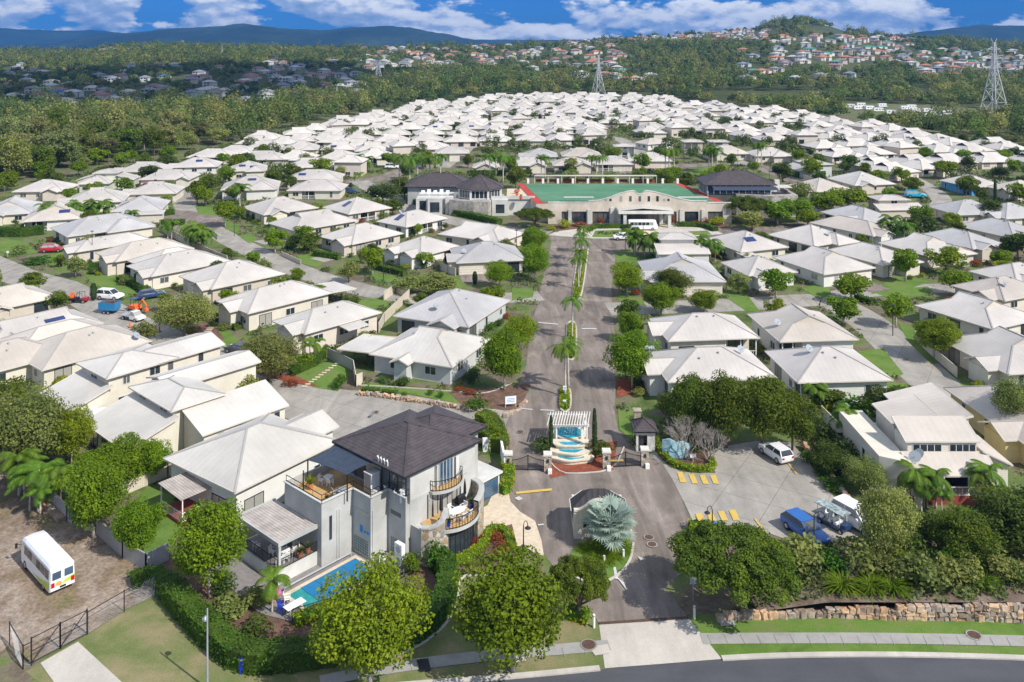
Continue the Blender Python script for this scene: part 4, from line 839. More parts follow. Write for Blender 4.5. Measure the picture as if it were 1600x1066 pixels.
# ground floor terrace with pergola, left of the tall wall
w = MB(); w.box(-10.4, 6.2, 0, -6.2, 13.2, 1.1); w.box(-10.4, 6.2, 1.1, -6.2, 6.4, 1.3); w.build('lower_terrace', 'render_light', mh)
w = MB(); w.box(-10.2, 6.42, 1.1, -6.2, 13, 1.13); w.build('lower_terrace_floor', 'deck_grey', mh)
w = MB(); w.box(-10.3, 6.25, 1.1, -10.05, 6.5, 3.5); w.box(-10.3, 12.9, 1.1, -10.05, 13.15, 3.5); w.box(-10.4, 6.15, 3.45, -6.2, 6.35, 3.8); w.box(-10.4, 13, 3.45, -6.2, 13.2, 3.8); w.box(-10.4, 6.35, 3.45, -10.2, 13, 3.8)
w.build('pergola_frame', 'render', mh)
b = MB()
for i in range(22): b.box(-10.2, 6.4+i*.3, 3.66, -6.2, 6.66+i*.3, 3.72)
b.build('pergola_roof', 'patio', mh)
w = MB(); vrail(w, [(-6.2, 6.3), (-10.3, 6.3), (-10.3, 13.1)], .9, .14, 1.3); w.build('lower_terrace_rail', 'black', mh)
# windows of the tall walls
w = MB(); w.box(-5.35, 5.57, 2.2, -5.05, 5.6, 4.4); w.build('slit_window', 'glass', mh)
w = MB(); w.box(-2.64, 3.3, 4.0, -2.6, 5.3, 4.35); w.build('slit_window', 'glass', mh)
w = MB(); w.box(-.54, 1.2, 3.9, -.5, 2.6, 4.25); w.build('slit_window', 'glass', mh)
mat('glass_block', (.10, .17, .16), .25, .35, 6, .6)
def gblock(u, v0, v1, z0, z1):
    w = MB(); w.box(u-.03, v0, z0, u, v1, z1); o = w.build('glass_block_window', 'glass_block', mh); w = MB()
    n = int((v1-v0)/.25)
    for i in range(n+1): x = v0+(v1-v0)*i/n; w.box(u-.045, x-.015, z0, u-.03, x+.015, z1)
    for i in range(int((z1-z0)/.25)+1): z = z0+.25*i; w.box(u-.05, v0, z-.012, u-.032, v1, z+.012)
    w.build('glass_block_joint', 'render', o)
gblock(-2.6, 3.3, 5.4, .35, 1.7); gblock(-.5, 1.3, 2.6, .4, 1.7)
w = MB()
for u, v in ((-4.2, 5.55), (-4.45, 5.55), (-2.35, 2.95)): w.tube([(u, v, 0.1), (u, v, 4.7)], .06, 6)
w.build('downpipe', 'render_light', mh)
b = MB(); b.box(-2.64, 4.2, 2.3, -2.61, 4.55, 2.95); b.box(-2.64, 3.2, 2.4, -2.61, 3.55, 2.65); b.box(-2.64, 3.7, 2.4, -2.61, 3.95, 2.62); b.build('pool_safety_sign', 'blue_sign', mh)
# curved stone walls, balconies and glazing of the entrance side
def curvewall(name, pl, z0, zt, th, m, cap=None, parent=mh):
    A, B = strip(pl, th); n = len(pl); b = MB(); cp = MB()
    for i in range(n-1):
        z_a, z_b = zt(i/(n-1)), zt((i+1)/(n-1))
        a0, a1, b0, b1 = A[i], A[i+1], B[i], B[i+1]
        b.poly([(*b0, z0), (*b1, z0), (*b1, z_b), (*b0, z_a)]); b.poly([(*a1, z0), (*a0, z0), (*a0, z_a), (*a1, z_b)])
        for (mb_, e, q) in ((cp, .06, .16),):
            d = [(a0-b0).normalized()*e, (a1-b1).normalized()*e]
            t = [(*(b0-d[0]), z_a), (*(b1-d[1]), z_b), (*(a1+d[1]), z_b), (*(a0+d[0]), z_a)]
            mb_.poly([(x, y, z+q) for x, y, z in t]); mb_.poly([t[0], t[1], (*t[1][:2], t[1][2]+q), (*t[0][:2], t[0][2]+q)]); mb_.poly([t[2], t[3], (*t[3][:2], t[3][2]+q), (*t[2][:2], t[2][2]+q)])
    for i in (0, n-1): b.poly([(*A[i], z0), (*B[i], z0), (*B[i], zt(i/(n-1))), (*A[i], zt(i/(n-1)))][::(1 if i == 0 else -1)])
    o = b.build(name, m, parent)
    if cap: cp.build('coping', cap, o)
    return o
curvewall('stone_wall', [(.2, -.9), (.6, -1.5), (1.1, -1.85), (1.6, -2.0), (2.1, -1.95), (2.6, -1.7)], 0, lambda t: 3.4+1.1*t*t, .45, 'stonewall', 'render')
curvewall('stone_wall', [(6.2, -2.0), (6.8, -1.9), (7.4, -1.6), (7.9, -1.1), (8.2, -.4), (8.3, .4)], 0, lambda t: 3.9+.6*min(1, t*2), .45, 'stonewall', 'render')
w = MB(); w.box(.1, -.9, 0, .3, .5, 3.3); w.box(.3, -.9, 2.6, 2.2, .5, 2.9); w.build('planter_wall', 'render', mh)
AB = arc((4.2, .4), 3.5, 205, 335, 18)
b = MB(); b.prism([(1.3, .5)]+AB+[(7.2, .5)], 2.7, 3.0, 0); b.build('balcony_slab', 'render', mh)
b = MB(); b.prism([(1.35, .45)]+arc((4.2, .4), 3.35, 205, 335, 18)+[(7.1, .45)], 3.0, 3.02, 0); b.build('balcony_floor', 'deck', mh)
w = MB(); vrail(w, arc((4.2, .4), 3.4, 225, 322, 18), 1.0, .16, 3.0); w.build('balcony_rail', 'black', mh)
gl, fr = MB(), MB(); G = arc((4.2, .6), 3.0, 212, 330, 12)
for a, b_ in zip(G, G[1:]):
    gl.poly([(*a, .05), (*b_, .05), (*b_, 2.7), (*a, 2.7)]); fr.bar((*a, .05), (*a, 2.7), .07); fr.bar((*a, 1.8), (*b_, 1.8), .05); fr.bar((*a, .1), (*b_, .1), .06)
o = gl.build('curved_glazing', 'glass', mh); fr.build('frame', 'frame_dark', o)
gl, fr = MB(), MB(); gl.box(2.2, .44, 3.0, 6.0, .48, 5.3)
for i in range(7): fr.box(2.2+i*.633-.03, .40, 3.0, 2.2+i*.633+.03, .44, 5.3)
o = gl.build('balcony_glazing', 'glass', mh); fr.build('frame', 'frame_dark', o)
b = MB(); b.prism([(2.4, .45)]+arc((4.5, 1.9), 2.75, 222, 318, 14)+[(6.6, .45)], 5.3, 5.55, 0); b.build('upper_balcony_slab', 'render', mh)
b = MB(); b.prism([(2.5, .44)]+arc((4.5, 1.9), 2.65, 222, 318, 14)+[(6.5, .44)], 5.551, 5.57); b.build('upper_balcony_floor', 'deck', mh)
w = MB(); vrail(w, [(2.5, .4)]+arc((4.5, 1.9), 2.65, 222, 318, 14)+[(6.5, .4)], .95, .16, 5.56); w.build('upper_balcony_rail', 'black', mh)
gl = MB(); gl.box(3.7, .40, 5.6, 5.4, .44, 7.75); o = gl.build('balcony_door', 'glass_blue', mh); fr = MB()
for x in (3.65, 4.1, 4.55, 5.0, 5.4): fr.box(x, .36, 5.6, x+.06, .40, 7.8)
fr.box(3.65, .355, 7.75, 5.46, .4, 7.83); fr.box(3.1, .1, 5.6, 3.16, .42, 7.8); fr.box(5.7, .2, 5.6, 6.1, .24, 7.8); fr.build('frame', 'frame', o)
b = MB(); b.box(9.6, 2.2, 2.3, 14.6, 7.5, 2.5); b.box(9.6, 2.6, 0, 9.8, 7.5, 2.3); b.box(14.3, 2.6, 0, 14.5, 7.5, 2.3); b.build('garage_canopy', 'render_light', mh)
b = MB(); b.box(9.8, 2.7, 0, 14.3, 2.8, 2.3); b.build('garage_door', 'glass_blue', mh)
b = MB(); b.box(8.6, .9, 1.0, 8.64, 1.8, 2.0); b.build('window', 'glass', mh)
b = MB()
for i in range(4): b.tube([(-.85, 4.0-i*.45, 8.3), (-.85, 4.0-i*.45, 8.75), (-.85, 4.15-i*.45, 8.9)], [.05, .05, .09], 6)
b.build('roof_lamp', 'lamp_clear', mh)
put('satellite_dish', DISH, mh, (3.2, 9.9, 9.2), rad(200), 1.2)
def loc48(u, v, z=0): return (O4[0]+u*cos(T48)-v*sin(T48), O4[1]+u*sin(T48)+v*cos(T48), z)
def at48(o, u, v, z=0, rz=0): o.location = loc48(u, v, z); o.rotation_euler = (0, 0, T48+rad(rz)); return o
# furniture makers
mat('plastic_white', (.80, .80, .78), .4, .02); mat('pot_blue', (.01, .04, .42), .2, .05, coat=.6); mat('terracotta', (.50, .20, .10), .8, .1); mat('pink', (.80, .10, .42), .6, .05); mat('wood', (.45, .25, .10), .6, .15, 4)
def chair(label, x, y, z, rz, m='plastic_white', group=None):
    t = thing('garden_chair', (x, y, z), rz, label, 'chair', group)
    b = MB(); b.box(-.24, -.22, .40, .24, .24, .44); b.build('seat', m, t)
    b = MB(); [b.bar((-.22+i*.11, .24, .44), (-.2+i*.10, .32, .88), .07, .02) for i in range(5)]; b.bar((-.26, .32, .88), (.26, .32, .88), .06); b.build('backrest', m, t)
    for sx in (-.24, .24):
        b = MB(); b.bar((sx, -.22, 0), (sx, -.22, .66), .05); b.bar((sx, -.24, .66), (sx, .3, .66), .06, .03); b.build('armrest', m, t)
    for sx in (-.22, .22):
        b = MB(); b.bar((sx, .22, 0), (sx, .24, .42), .05); b.build('leg', m, t)
        b = MB(); b.bar((sx, -.21, 0), (sx, -.20, .42), .05); b.build('leg', m, t)
    return t
def table(label, x, y, z, rz, a, b_, m='plastic_white', rnd_=True, h=.72, leg='plastic_white'):
    t = thing('table', (x, y, z), rz, label, 'table'); q = MB()
    if rnd_: q.prism([(a*cos(i*pi/12), b_*sin(i*pi/12)) for i in range(24)], h-.04, h)
    else: q.box(-a, -b_, h-.05, a, b_, h)
    q.build('table_top', m, t)
    for sx in (-.65, .65):
        for sy in (-.65, .65): q = MB(); q.bar((sx*a, sy*b_, 0), (sx*a, sy*b_, h-.05), .05); q.build('leg', leg, t)
    return t
def pot(label, x, y, z, m='pot_blue', r=.28, h=.5, leaf='leaf_green', ph=.7, name='potted_plant'):
    t = thing(name, (x, y, z), 0, label, 'potted plant'); b = MB(); b.lathe(0, 0, [(r*.6, 0), (r*.75, h*.2), (r, h*.9), (r*1.08, h), (r*.9, h)], 12); b.build('pot', m, t)
    rn = random.Random(int(x*100)); b = MB()
    for i in range(36):
        a, el, l = rn.uniform(0, 6.28), rn.uniform(.35, 1.4), rn.uniform(.6, 1)*ph
        p0 = Vector((0, 0, h)); p1 = p0+Vector((cos(a)*cos(el), sin(a)*cos(el), sin(el)))*l*.6; p2 = p1+Vector((cos(a)*cos(el-.6), sin(a)*cos(el-.6), sin(el-.6)))*l*.5
        s = Vector((-sin(a), cos(a), 0))*.05; b.poly([p0-s*.4, p0+s*.4, p1+s]); b.poly([p0-s*.4, p1+s, p1-s]); b.poly([p1-s, p1+s, p2])
    b.build('foliage', leaf, t); return t
for u, v, rz, l in ((-3.3, 9.6, 20, 'white chair under the charcoal shade sail, nearest the wall'), (-3.0, 8.7, 100, 'white chair under the charcoal shade sail, nearest the deck table')):
    x, y, z = loc48(u, v, 5.27); chair(l, x, y, z, T48+rad(rz))
x, y, z = loc48(-2.8, 9.2, 5.27); table('small white table under the charcoal shade sail', x, y, z, T48, .45, .45)
x, y, z = loc48(-3.4, 6.2, 5.27); table('grey table beside the sail post on the roof terrace', x, y, z, T48, .55, .4, 'galv', False)
chair('grey chair beside the sail post on the roof terrace', *loc48(-3.9, 6.6, 5.27), T48+1.2, 'galv')
pot('palm in a terracotta pot on the left side of the roof terrace', *loc48(-4.6, 9.6, 5.27), m='terracotta', leaf='leaf_yellow', r=.3, h=.45, ph=1.1)
pot('small plant on the edge of the roof terrace deck', *loc48(-4.9, 6.6, 5.27), m='offwhite', r=.18, h=.25, ph=.4)
t = thing('storage_cubby', loc48(-.75, 5.0, 5.27), T48, 'white corrugated storage locker under the dark eave of the roof terrace', 'shed')
b = MB(); b.box(-.55, -.5, 0, .45, .6, 1.75); b.build('body', 'white', t); b = MB(); b.prism([(-.6, -.55), (.5, -.55), (.5, .65), (-.6, .65)], 1.75, 1.83); b.build('lid', 'plastic_white', t)
b = MB(); b.box(-.58, -.42, .05, -.55, .5, 1.7); b.build('door', 'fence_grey', t)
b = MB(); b.tube([(0, 0, 0), (0, 0, 1.1)], .24, 12); b.tube([(0, 0, 1.1), (0, 0, 1.16)], .27, 12); o = b.build('white_cylinder_tank', 'plastic_white'); at48(o, -.3, 1.2, 5.27); tag(o, 'white cylindrical tank at the corner of the roof terrace', 'water tank')
for k, (u, v, rz) in enumerate(((-.25, 1.9, 40), (-.3, 3.3, 80), (-1.6, 3.7, 130), (-1.2, 4.1, 10))): chair(['white chair next to the white tank', 'white chair before the terrace glazing', 'white chair at the inner corner of the roof terrace parapet', 'white chair in front of the storage locker'][k], *loc48(u, v, 5.27), T48+rad(rz))
# lower terrace furniture
for k, (u, v, rz, l) in enumerate(((-9.6, 7.2, 200, 'white chair at the outer corner of the lower terrace rail'), (-8.9, 7.3, 170, 'white chair second from the outer corner of the lower terrace rail'), (-8.0, 7.6, 190, 'white chair at the middle of the lower terrace rail'), (-9.2, 8.9, 20, 'white chair inside the pergola behind the rail chairs'), (-6.9, 8.6, 80, 'white chair deep under the pergola by the tall wall'), (-9.7, 10.8, 90, 'white chair at the far left end of the pergola terrace'))):
    chair(l, *loc48(u, v, 1.14), T48+rad(rz))
table('round glass table under the pergola by the tall wall', *loc48(-7.4, 9.2, 1.14), T48, .6, .6, 'glass'); table('white table at the pergola rail', *loc48(-8.6, 7.9, 1.14), T48, .5, .5)
pot('plant in a terracotta pot at the pergola rail near the tall wall', *loc48(-6.8, 6.9, 1.14), m='terracotta'); pot('plant in a terracotta pot at the middle of the pergola rail', *loc48(-7.7, 6.8, 1.14), m='terracotta'); 
# balcony furniture
table('white oval table on the curved stone balcony', *loc48(4.2, -1.5, 3.03), T48, .95, .55)
for u, v, rz, l in ((3.2, -1.6, 90, 'white chair at the left end of the oval balcony table'), (5.3, -1.2, -90, 'white chair at the right end of the oval balcony table'), (3.9, -2.4, 180, 'white chair at the rail side of the oval balcony table, left'), (4.8, -2.4, 190, 'white chair at the rail side of the oval balcony table, right'), (4.2, -.7, 0, 'white chair at the wall side of the oval balcony table')): chair(l, *loc48(u, v, 3.03), T48+rad(rz))
pot('plant in a blue pot at the left end of the curved balcony', *loc48(2.5, -2.0, 3.03)); pot('plant in a blue pot at the right end of the curved balcony', *loc48(6.4, -1.2, 3.03)); pot('small blue pot behind the oval balcony table', *loc48(5.0, -.1, 3.03), ph=.3, h=.3)
def umbrella(label, x, y, z, m='black', op=False, h=2.3, r=1.4):
    t = thing('patio_umbrella', (x, y, z), 0, label, 'umbrella'); b = MB(); b.tube([(0, 0, 0), (0, 0, h)], .03, 6); b.lathe(0, 0, [(.25, 0), (.25, .08)], 12); b.build('pole', 'frame_dark', t)
    b = MB()
    if op:
        for i in range(8): a0, a1 = i*pi/4, (i+1)*pi/4; b.poly([(0, 0, h), (r*cos(a0), r*sin(a0), h-.45), (r*cos(a1), r*sin(a1), h-.45)]); b.poly([(0, 0, h-.02), (r*cos(a1), r*sin(a1), h-.47), (r*cos(a0), r*sin(a0), h-.47)])
    else: b.lathe(0, 0, [(.03, h*.35), (.15, h*.42), (.13, h*.7), (.10, h*.85), (.04, h), (.03, h+.1)], 8)
    b.build('canopy', m, t); return t
umbrella('closed black umbrella on the curved balcony left of the table', *loc48(2.9, -.6, 3.03)); umbrella('closed black umbrella by the wall at the right of the curved balcony', *loc48(6.5, -.2, 3.03))
b = MB(); b.box(-.5, -.3, 0, .5, .3, .05); t = thing('barbecue', loc48(5.9, -.2, 3.03), T48, 'black barbecue standing by the balcony wall', 'barbecue'); b = MB(); b.box(-.5, -.28, .3, .5, .28, .8); b.build('body', 'black', t); b = MB(); b.tube([(-.45, 0, .85), (.45, 0, .85)], .24, 10); b.build('lid', 'black', t); b = MB(); [b.bar((sx, sy, 0), (sx, sy, .3), .05) for sx in (-.45, .45) for sy in (-.22, .22)]; b.build('leg', 'black', t)
for i, v in enumerate((.28, -.52)):
    t = thing('air_conditioner', loc48(-1.15+.0, .55, .1+i*1.05), T48, 'white air conditioner unit on the grey wall, ' + ('lower' if i == 0 else 'upper') + ' of two stacked units', 'air conditioner')
    b = MB(); b.box(-.25, -.5, 0, .2, .5, .95); b.build('body', 'plastic_white', t); b = MB(); b.tube([(-.27, 0, .45), (-.25, 0, .45)], .33, 16); b.build('fan_grille', 'galv', t)
# pool
flat('pool_deck', [Vector(loc48(*p)) for p in ((-10.9, 6.2), (-10.9, 1.9), (-9, .2), (-1.0, -.6), (-.5, .5), (-.5, 3), (-2.6, 3), (-2.6, 5.6), (-6.2, 5.6), (-6.2, 6.2))], 'deck_grey', 5)
flat('pool_deck', [Vector(loc48(*p)) for p in ((-13.2, 13.2), (-13.6, 4), (-12.4, 1.2), (-10.9, 1.9), (-10.9, 6.2), (-10.4, 13.2))], 'deck_grey', 5)
t = thing('swimming_pool', loc48(-6.4, 2.6), T48, 'rectangular swimming pool under a bright blue cover beside the grey house', 'swimming pool')
mat('water', (.04, .30, .30), .05, .2, 1, .8)
def framebox(b, x0, y0, x1, y1, w_, z0, z1): b.box(x0, y0, z0, x1, y0+w_, z1); b.box(x0, y1-w_, z0, x1, y1, z1); b.box(x0, y0+w_, z0, x0+w_, y1-w_, z1); b.box(x1-w_, y0+w_, z0, x1, y1-w_, z1)
b = MB(); framebox(b, -4.6, -1.9, 3.4, 2.1, .35, .0, .2); b.build('coping', 'paving', t)
b = MB(); b.box(-2.9, -1.55, .05, 3.05, 1.75, .16)
b.build('pool_cover', 'pool_cover', t)
b = MB(); [b.box(-2.9+i*1.45, -1.55, .16, -2.87+i*1.45, 1.75, .175) for i in range(1, 4)]; b.box(-2.9, .0, .16, 3.05, .03, .174); b.build('cover_seam', 'glass_blue', t)
b = MB(); b.box(-4.25, -1.55, .05, -2.9, 1.75, .12); b.build('water', 'water', t)
b = MB(); b.tube([(-4.2, 2.3, .5), (3, 2.3, .5)], .08, 8); b.bar((-4.2, 2.3, 0), (-4.2, 2.3, .5), .08); b.bar((3, 2.3, 0), (3, 2.3, .5), .08); b.build('cover_roller', 'galv', t)
t = thing('pool_fence', loc48(0, 0), T48, 'black slatted pool fence along the garden side of the pool', 'fence'); b = MB(); vrail(b, [(-12.4, 1.0), (-9.0, -.3), (-1.2, -1.3), (-.9, -.2)], 1.1, .11, .1); b.build('fence_panel', 'black', t)
chair('white chair on the pool deck by the glass block window', *loc48(-2.2, 1.8, .15), T48+2.2); chair('white chair at the end of the pool beside the pink toy', *loc48(-11.3, 3.4, .15), T48+1.)
table('white trestle table on the deck at the end of the pool', *loc48(-11.6, 1.9, .15), T48, .9, .4, 'plastic_white', False); chair('dark teal chair at the end of the pool', *loc48(-12.3, 2.7, .15), T48+.4, 'pot_blue')
b = MB(); b.blob((0, 0, .25), (.75, .45, .18), 12, amp=.08); b.blob((.3, .2, .4), (.3, .25, .12), 8); o = b.build('pool_float', 'pink', smooth=True); at48(o, -11.5, 5.0, .12, 20); tag(o, 'bright pink inflatable float on the pool deck', 'pool float')
b = MB(); b.box(-.25, -.2, .1, .25, .2, .2); [b.bar((sx, sy, 0), (sx, sy, .12), .05) for sx in (-.2, .2) for sy in (-.15, .15)]; o = b.build('low_stool', 'wood'); at48(o, -12.1, 4.5, .12); tag(o, 'low orange stool beside the pink float', 'stool')
# neighbours' small extras
o = sail('shade_sail', [P(580, 522, 2.6), P(625, 526, 2.8), P(612, 546, 2.8), P(556, 540, 2.5)], 'sail_sand'); tag(o, 'sand coloured shade sail beside the carport of the dormer villa', 'shade sail')
o = sail('shade_sail', [P(644, 394, 2.6), P(672, 399, 2.9), P(662, 412, 1.9), P(652, 390, 3.2)], 'sail_white'); tag(o, 'small white shade sail between two front gables', 'shade sail')
# patio of the white house next door
t = thing('patio_cover', P(284, 782, 2.7), rad(50), 'ribbed white patio cover with railing on the garden side of the white house', 'patio')
b = MB()
for i in range(15): b.box(-.1, .3*i-.0, -.02+.02*i, 4.2, .3*i+.26, .05+.02*i)
b.build('roof', 'patio', t)
b = MB(); [b.box(x, y, -2.7, x+.1, y+.1, 0) for x in (.1, 4.0) for y in (.1, 4.2)]; b.build('post', 'white', t)
b = MB(); b.box(0, 0, -2.7, 4.2, 4.4, -2.3); b.build('deck', 'red_timber', t); b = MB(); vrail(b, [(.1, 4.3), (.1, .1), (4.1, .1)], .9, .15, -2.3); b.build('railing', 'white', t)

# ------------------------------------------------------------ modern skillion-roofed house at right
N = P(1416.6, 688, 5.4)
sk = thing('skillion_house', (N.x, N.y, 0), 0, 'two-storey cream house with stepped skillion roofs, twin dishes and a red railed deck', 'house')
r, g, w = MB(), MB(), MB()
W = 7.6
lean(r, g, -.2, -.2, W+.2, 3.3, 5.35, 6.6, 'y'); w.box(.1, 0, 2.9, W-.1, 3.2, 5.25)
lean(r, g, .2, 4.0, 5.2, 9.6, 5.4, 6.5, 'x', w); lean(r, g, 3.0, 3.3, W+1.3, 13, 6.6, 5.2, 'X', w)
lean(r, g, -.6, -2.7, W+.9, 0, 2.9, 4.2, 'y'); w.box(-1.6, -.6, 0, W+.4, 10, 3.0); lean(r, g, W+.4, -.4, W+3.6, 6.8, 2.9, 4.4, 'X', w)
w.prism([(-3.2, -.6), (-.4, -2.2), (-.4, 11), (-3.2, 11)], 0, 4.0)
w.build('wall', 'wall_cream', sk); r.build('roof', ['roof_warm', 'wall_beige', 'offwhite'], sk); g.build('gutter', 'gutter', sk)
window(sk, 'w', 2.2, 0, 3.8, 'y').scale = (1.05, 1, 1); window(sk, 'w', 6.0, 0, 3.8, 'y').scale = (.95, 1, 1)
for y in (-.5, 3.5): window(sk, 't', -3.2, y, 1.2, 'x')
b = MB(); b.box(-.6, -2.9, 0, W+.6, -.6, .9); b.build('deck', 'red_timber', sk)
b = MB(); vrail(b, [(-.6, -.7), (-.6, -2.85), (W+.6, -2.85)], .9, .14, .9); b.build('railing', 'white', sk)
for x in (-.7, 2.6, 5.2, W+.4): b = MB(); b.box(x, -2.8, .9, x+.12, -2.68, 2.85); b.build('veranda_post', 'white', sk)
window(sk, 'd', 4.6, -.61, .9, 'y'); window(sk, 'd', 7.0, -.61, .9, 'y')
for i, (x, y) in enumerate(((.3, -1.4), (1.0, -.9))): put('satellite_dish', DISH, sk, (x, y, 3.5), rad(-40-i*30), 1.5)
# ------------------------------------------------------------ clubhouse, bowling green, pavilions
D0 = 234.
cl_ = thing('clubhouse', (34, D0, 0), 0, 'long cream clubhouse with a curved parapet, tall dark windows and a white entrance canopy', 'clubhouse')
def cX(c): return c/23.5-34
w = MB(); top = [(-24.4, 5.7), (-13.8, 5.7), (-13.6, 6.0), (-11, 6.2), (-7.4, 7.2), (-7.2, 7.4), (-5.2, 8.1), (-3.2, 8.6), (-1.6, 8.8), (-1.2, 8.6), (-.7, 8.1), (0, 7.9), (.7, 8.1), (1.2, 8.6), (1.6, 8.8), (4, 8.5), (7, 7.7), (10, 6.8), (13.6, 6.1), (17.8, 6.0), (18, 5.6), (24.4, 5.6)]
for (x0, z0), (x1, z1) in zip(top, top[1:]): w.prism([(x0, 0), (x1, 0), (x1, .5), (x0, .5)], 3.3, lambda p, a=x0, b_=x1, c=z0, d=z1: c+(d-c)*(p[0]-a)/(b_-a))
piers = [(-24.4, -20.8), (-19.0, -18.2), (-14.2, -12.6), (-8.1, -5.2), (5.0, 6.0), (9.8, 11.9), (15.6, 18.1), (22.0, 24.4)]
for x0, x1 in piers: w.box(x0, .01, 0, x1, .55, 3.3)
w.box(-24.4, .5, 0, 24.4, 5.2, 3.4); w.build('wall', 'club_wall', cl_)
w = MB()
for x in (-18.6, -13.5, -7.4, -5.6, 11.0, 16.8, 5.6, 22.5): w.box(x-.45, -.35, 0, x+.45, .01, 3.9 if abs(x) > 8 else 4.4)
w.build('pilaster', 'render_light', cl_)
for x0, x1 in ((-20.8, -19.0), (-18.2, -14.2), (-12.6, -8.1), (-5.2, 5.0), (6.0, 9.8), (11.9, 15.6), (18.1, 22.0)):
    b = MB(); b.box(x0, .40, .3, x1, .48, 3.3); o = b.build('window', 'glass', cl_); f = MB(); n = max(2, int((x1-x0)/1.3))
    for i in range(n+1): x = x0+(x1-x0)*i/n; f.box(x-.04, .33, .3, x+.04, .40, 3.3)
    f.build('frame', 'frame_dark', o)
for x in (-5.0, -2.5, 0, 2.4, 4.7):
    b = MB(); b.box(x-.32, -.06, 6.0, x+.32, -.0, 7.4); o = b.build('window', 'glass', cl_)
for x in (-9.0, -7.8, 6.5, 7.6): b = MB(); b.box(x-.28, -.06, 6.1, x+.28, 0, 6.7); b.build('window', 'glass', cl_)
cp = MB()
for (x0, z0), (x1, z1) in zip(top, top[1:]): cp.bar((x0, .25, z0+.05), (x1, .25, z1+.05), .7, .14)
cp.build('parapet_coping', 'render_light', cl_)
b = MB(); b.poly([(-6.3, -5.4, 4.5), (.2, -5.4, 5.1), (.2, 0, 5.1), (-6.3, 0, 4.5)]); b.poly([(.2, -5.4, 5.1), (8, -5.4, 4.5), (8, 0, 4.5), (.2, 0, 5.1)]); b.build('canopy_roof', 'roof_white', cl_)
b = MB(); b.box(-6.3, -5.5, 3.7, 8, -5.3, 4.5); b.box(-6.3, -5.3, 3.7, -6.1, 0, 4.5); b.box(7.8, -5.3, 3.7, 8, 0, 4.5); b.box(-6.1, -5.3, 4.2, 7.8, 0, 4.3); b.build('canopy_fascia', 'offwhite', cl_)
for x in (-4.6, 7.0): b = MB(); b.box(x-.4, -5.2, 0, x+.4, -4.4, 3.7); b.build('canopy_column', 'render_light', cl_)
GR = [P(815, 287, 5), P(1057, 287, 5), P(1121, 314, 5), P(845, 317, 5)]
bg_ = thing('bowling_green', GR[3]*1, 0, 'bright green bowling green with red edging above the clubhouse', 'bowling green'); bg_.location.z = 0
of = bg_.location
def rel(p, z): return (p.x-of.x, p.y-of.y, z)
def inset(q, d):
    c = sum(q, Vector())/4; return [p+(c-p).normalized()*d for p in q]
GO = inset(GR, -1.6); b = MB(); b.prism([(p.x-of.x, p.y-of.y) for p in (GO[3], GO[2], GO[1], GO[0])], 0, 4.9); b.build('platform', 'club_wall', bg_)
b = MB(); b.poly([rel(p, 4.94) for p in (GO[3], GO[2], GO[1], GO[0])]); b.build('edging', 'red_edge', bg_)
GI = inset(GR, .8); b = MB(); b.poly([rel(p, 4.98) for p in (GI[3], GI[2], GI[1], GI[0])]); b.build('playing_surface', 'green_turf', bg_)
for i in range(11):
    x = GR[0].x+2+i*4.6; y = GR[0].y+.6
    b = MB(); b.box(-.35, -.1, 0, .35, .1, 1.5); o = b.build('scoreboard', 'plastic_white'); o.location = (x, y, 4.95); tag(o, 'small white rink marker on the back edge of the bowling green', 'rink marker', 'white rink markers along the bowling green')
t = thing('shade_shelter', (GR[0].x+4, GR[0].y+3.5, 4.5), 0, 'long low shade shelter with red benches behind the bowling green', 'shelter')
b = MB(); b.box(0, -1, 2.35, 38, 1.2, 2.45); b.build('roof', 'roof_pale', t)
for i in range(10): b = MB(); b.box(i*4.2, -.9, 0, i*4.2+.12, -.78, 2.35); b.build('post', 'white', t)
b = MB(); [b.box(.5+i*4.2, .2, .4, 3.9+i*4.2, .6, .55) for i in range(9)]; [b.box(.5+i*4.2, .6, .5, 3.9+i*4.2, .66, 1.2) for i in range(9)]; b.build('bench', 'mulch_red', t)
for x0, x1, z in ((881, 927, 5.9), (1058, 1104, 5.9)):
    a = P(x0, 309.5, z); c = P(x1, 308.5, z); b = MB(); b.bar((0, 0, 0), (c.x-a.x, 0, 0), 1.4, .1); o = b.build('white_canopy', 'roof_white'); o.location = (a.x, 239, z+.35); tag(o, 'low white canopy at the front edge of the green, ' + ('left' if x0 < 1000 else 'right') + ' of the curved parapet', 'canopy')
    p_ = MB(); [p_.bar((q, 0, -1.3), (q, 0, 0), .08) for q in (.3, (c.x-a.x)/2, c.x-a.x-.3)]; p_.build('post', 'galv', o)
# octagonal pavilion at left of the green
cx, cy = (749-800)*(48-7.2)/(297-68)*1.0, 1375*(48-7.2)/(297-68)+6.4
def octa(r, a0=22.5): return [(r*cos(rad(a0+45*i)), r*sin(rad(a0+45*i))) for i in range(8)]
oc = thing('octagonal_pavilion', (cx, cy, 0), 0, 'octagonal pavilion with a grey pyramid roof on a stone base, left of the bowling green', 'pavilion')
R_ = 7.2; b = MB(); q = octa(R_)
for i in range(8): a, c = q[i], q[(i+1) % 8]; b.poly([(*a, 7.2), (*c, 7.2), (0, 0, 10.6)])
b.poly([(*p, 7.1) for p in q[::-1]]); b.build('roof', 'roof_dark', oc)
b = MB(); [b.bar((*p, 7.22), (0, 0, 10.65), .3, .1) for p in q]; b.build('ridge_cap', 'roof_dark', oc)
b = MB(); q = octa(R_-.9); b.prism(q, 4.4, 7.1); b.build('window_band', 'glass', oc); b = MB()
for p in octa(R_-.85): b.box(p[0]-.3, p[1]-.3, 4.2, p[0]+.3, p[1]+.3, 7.1)
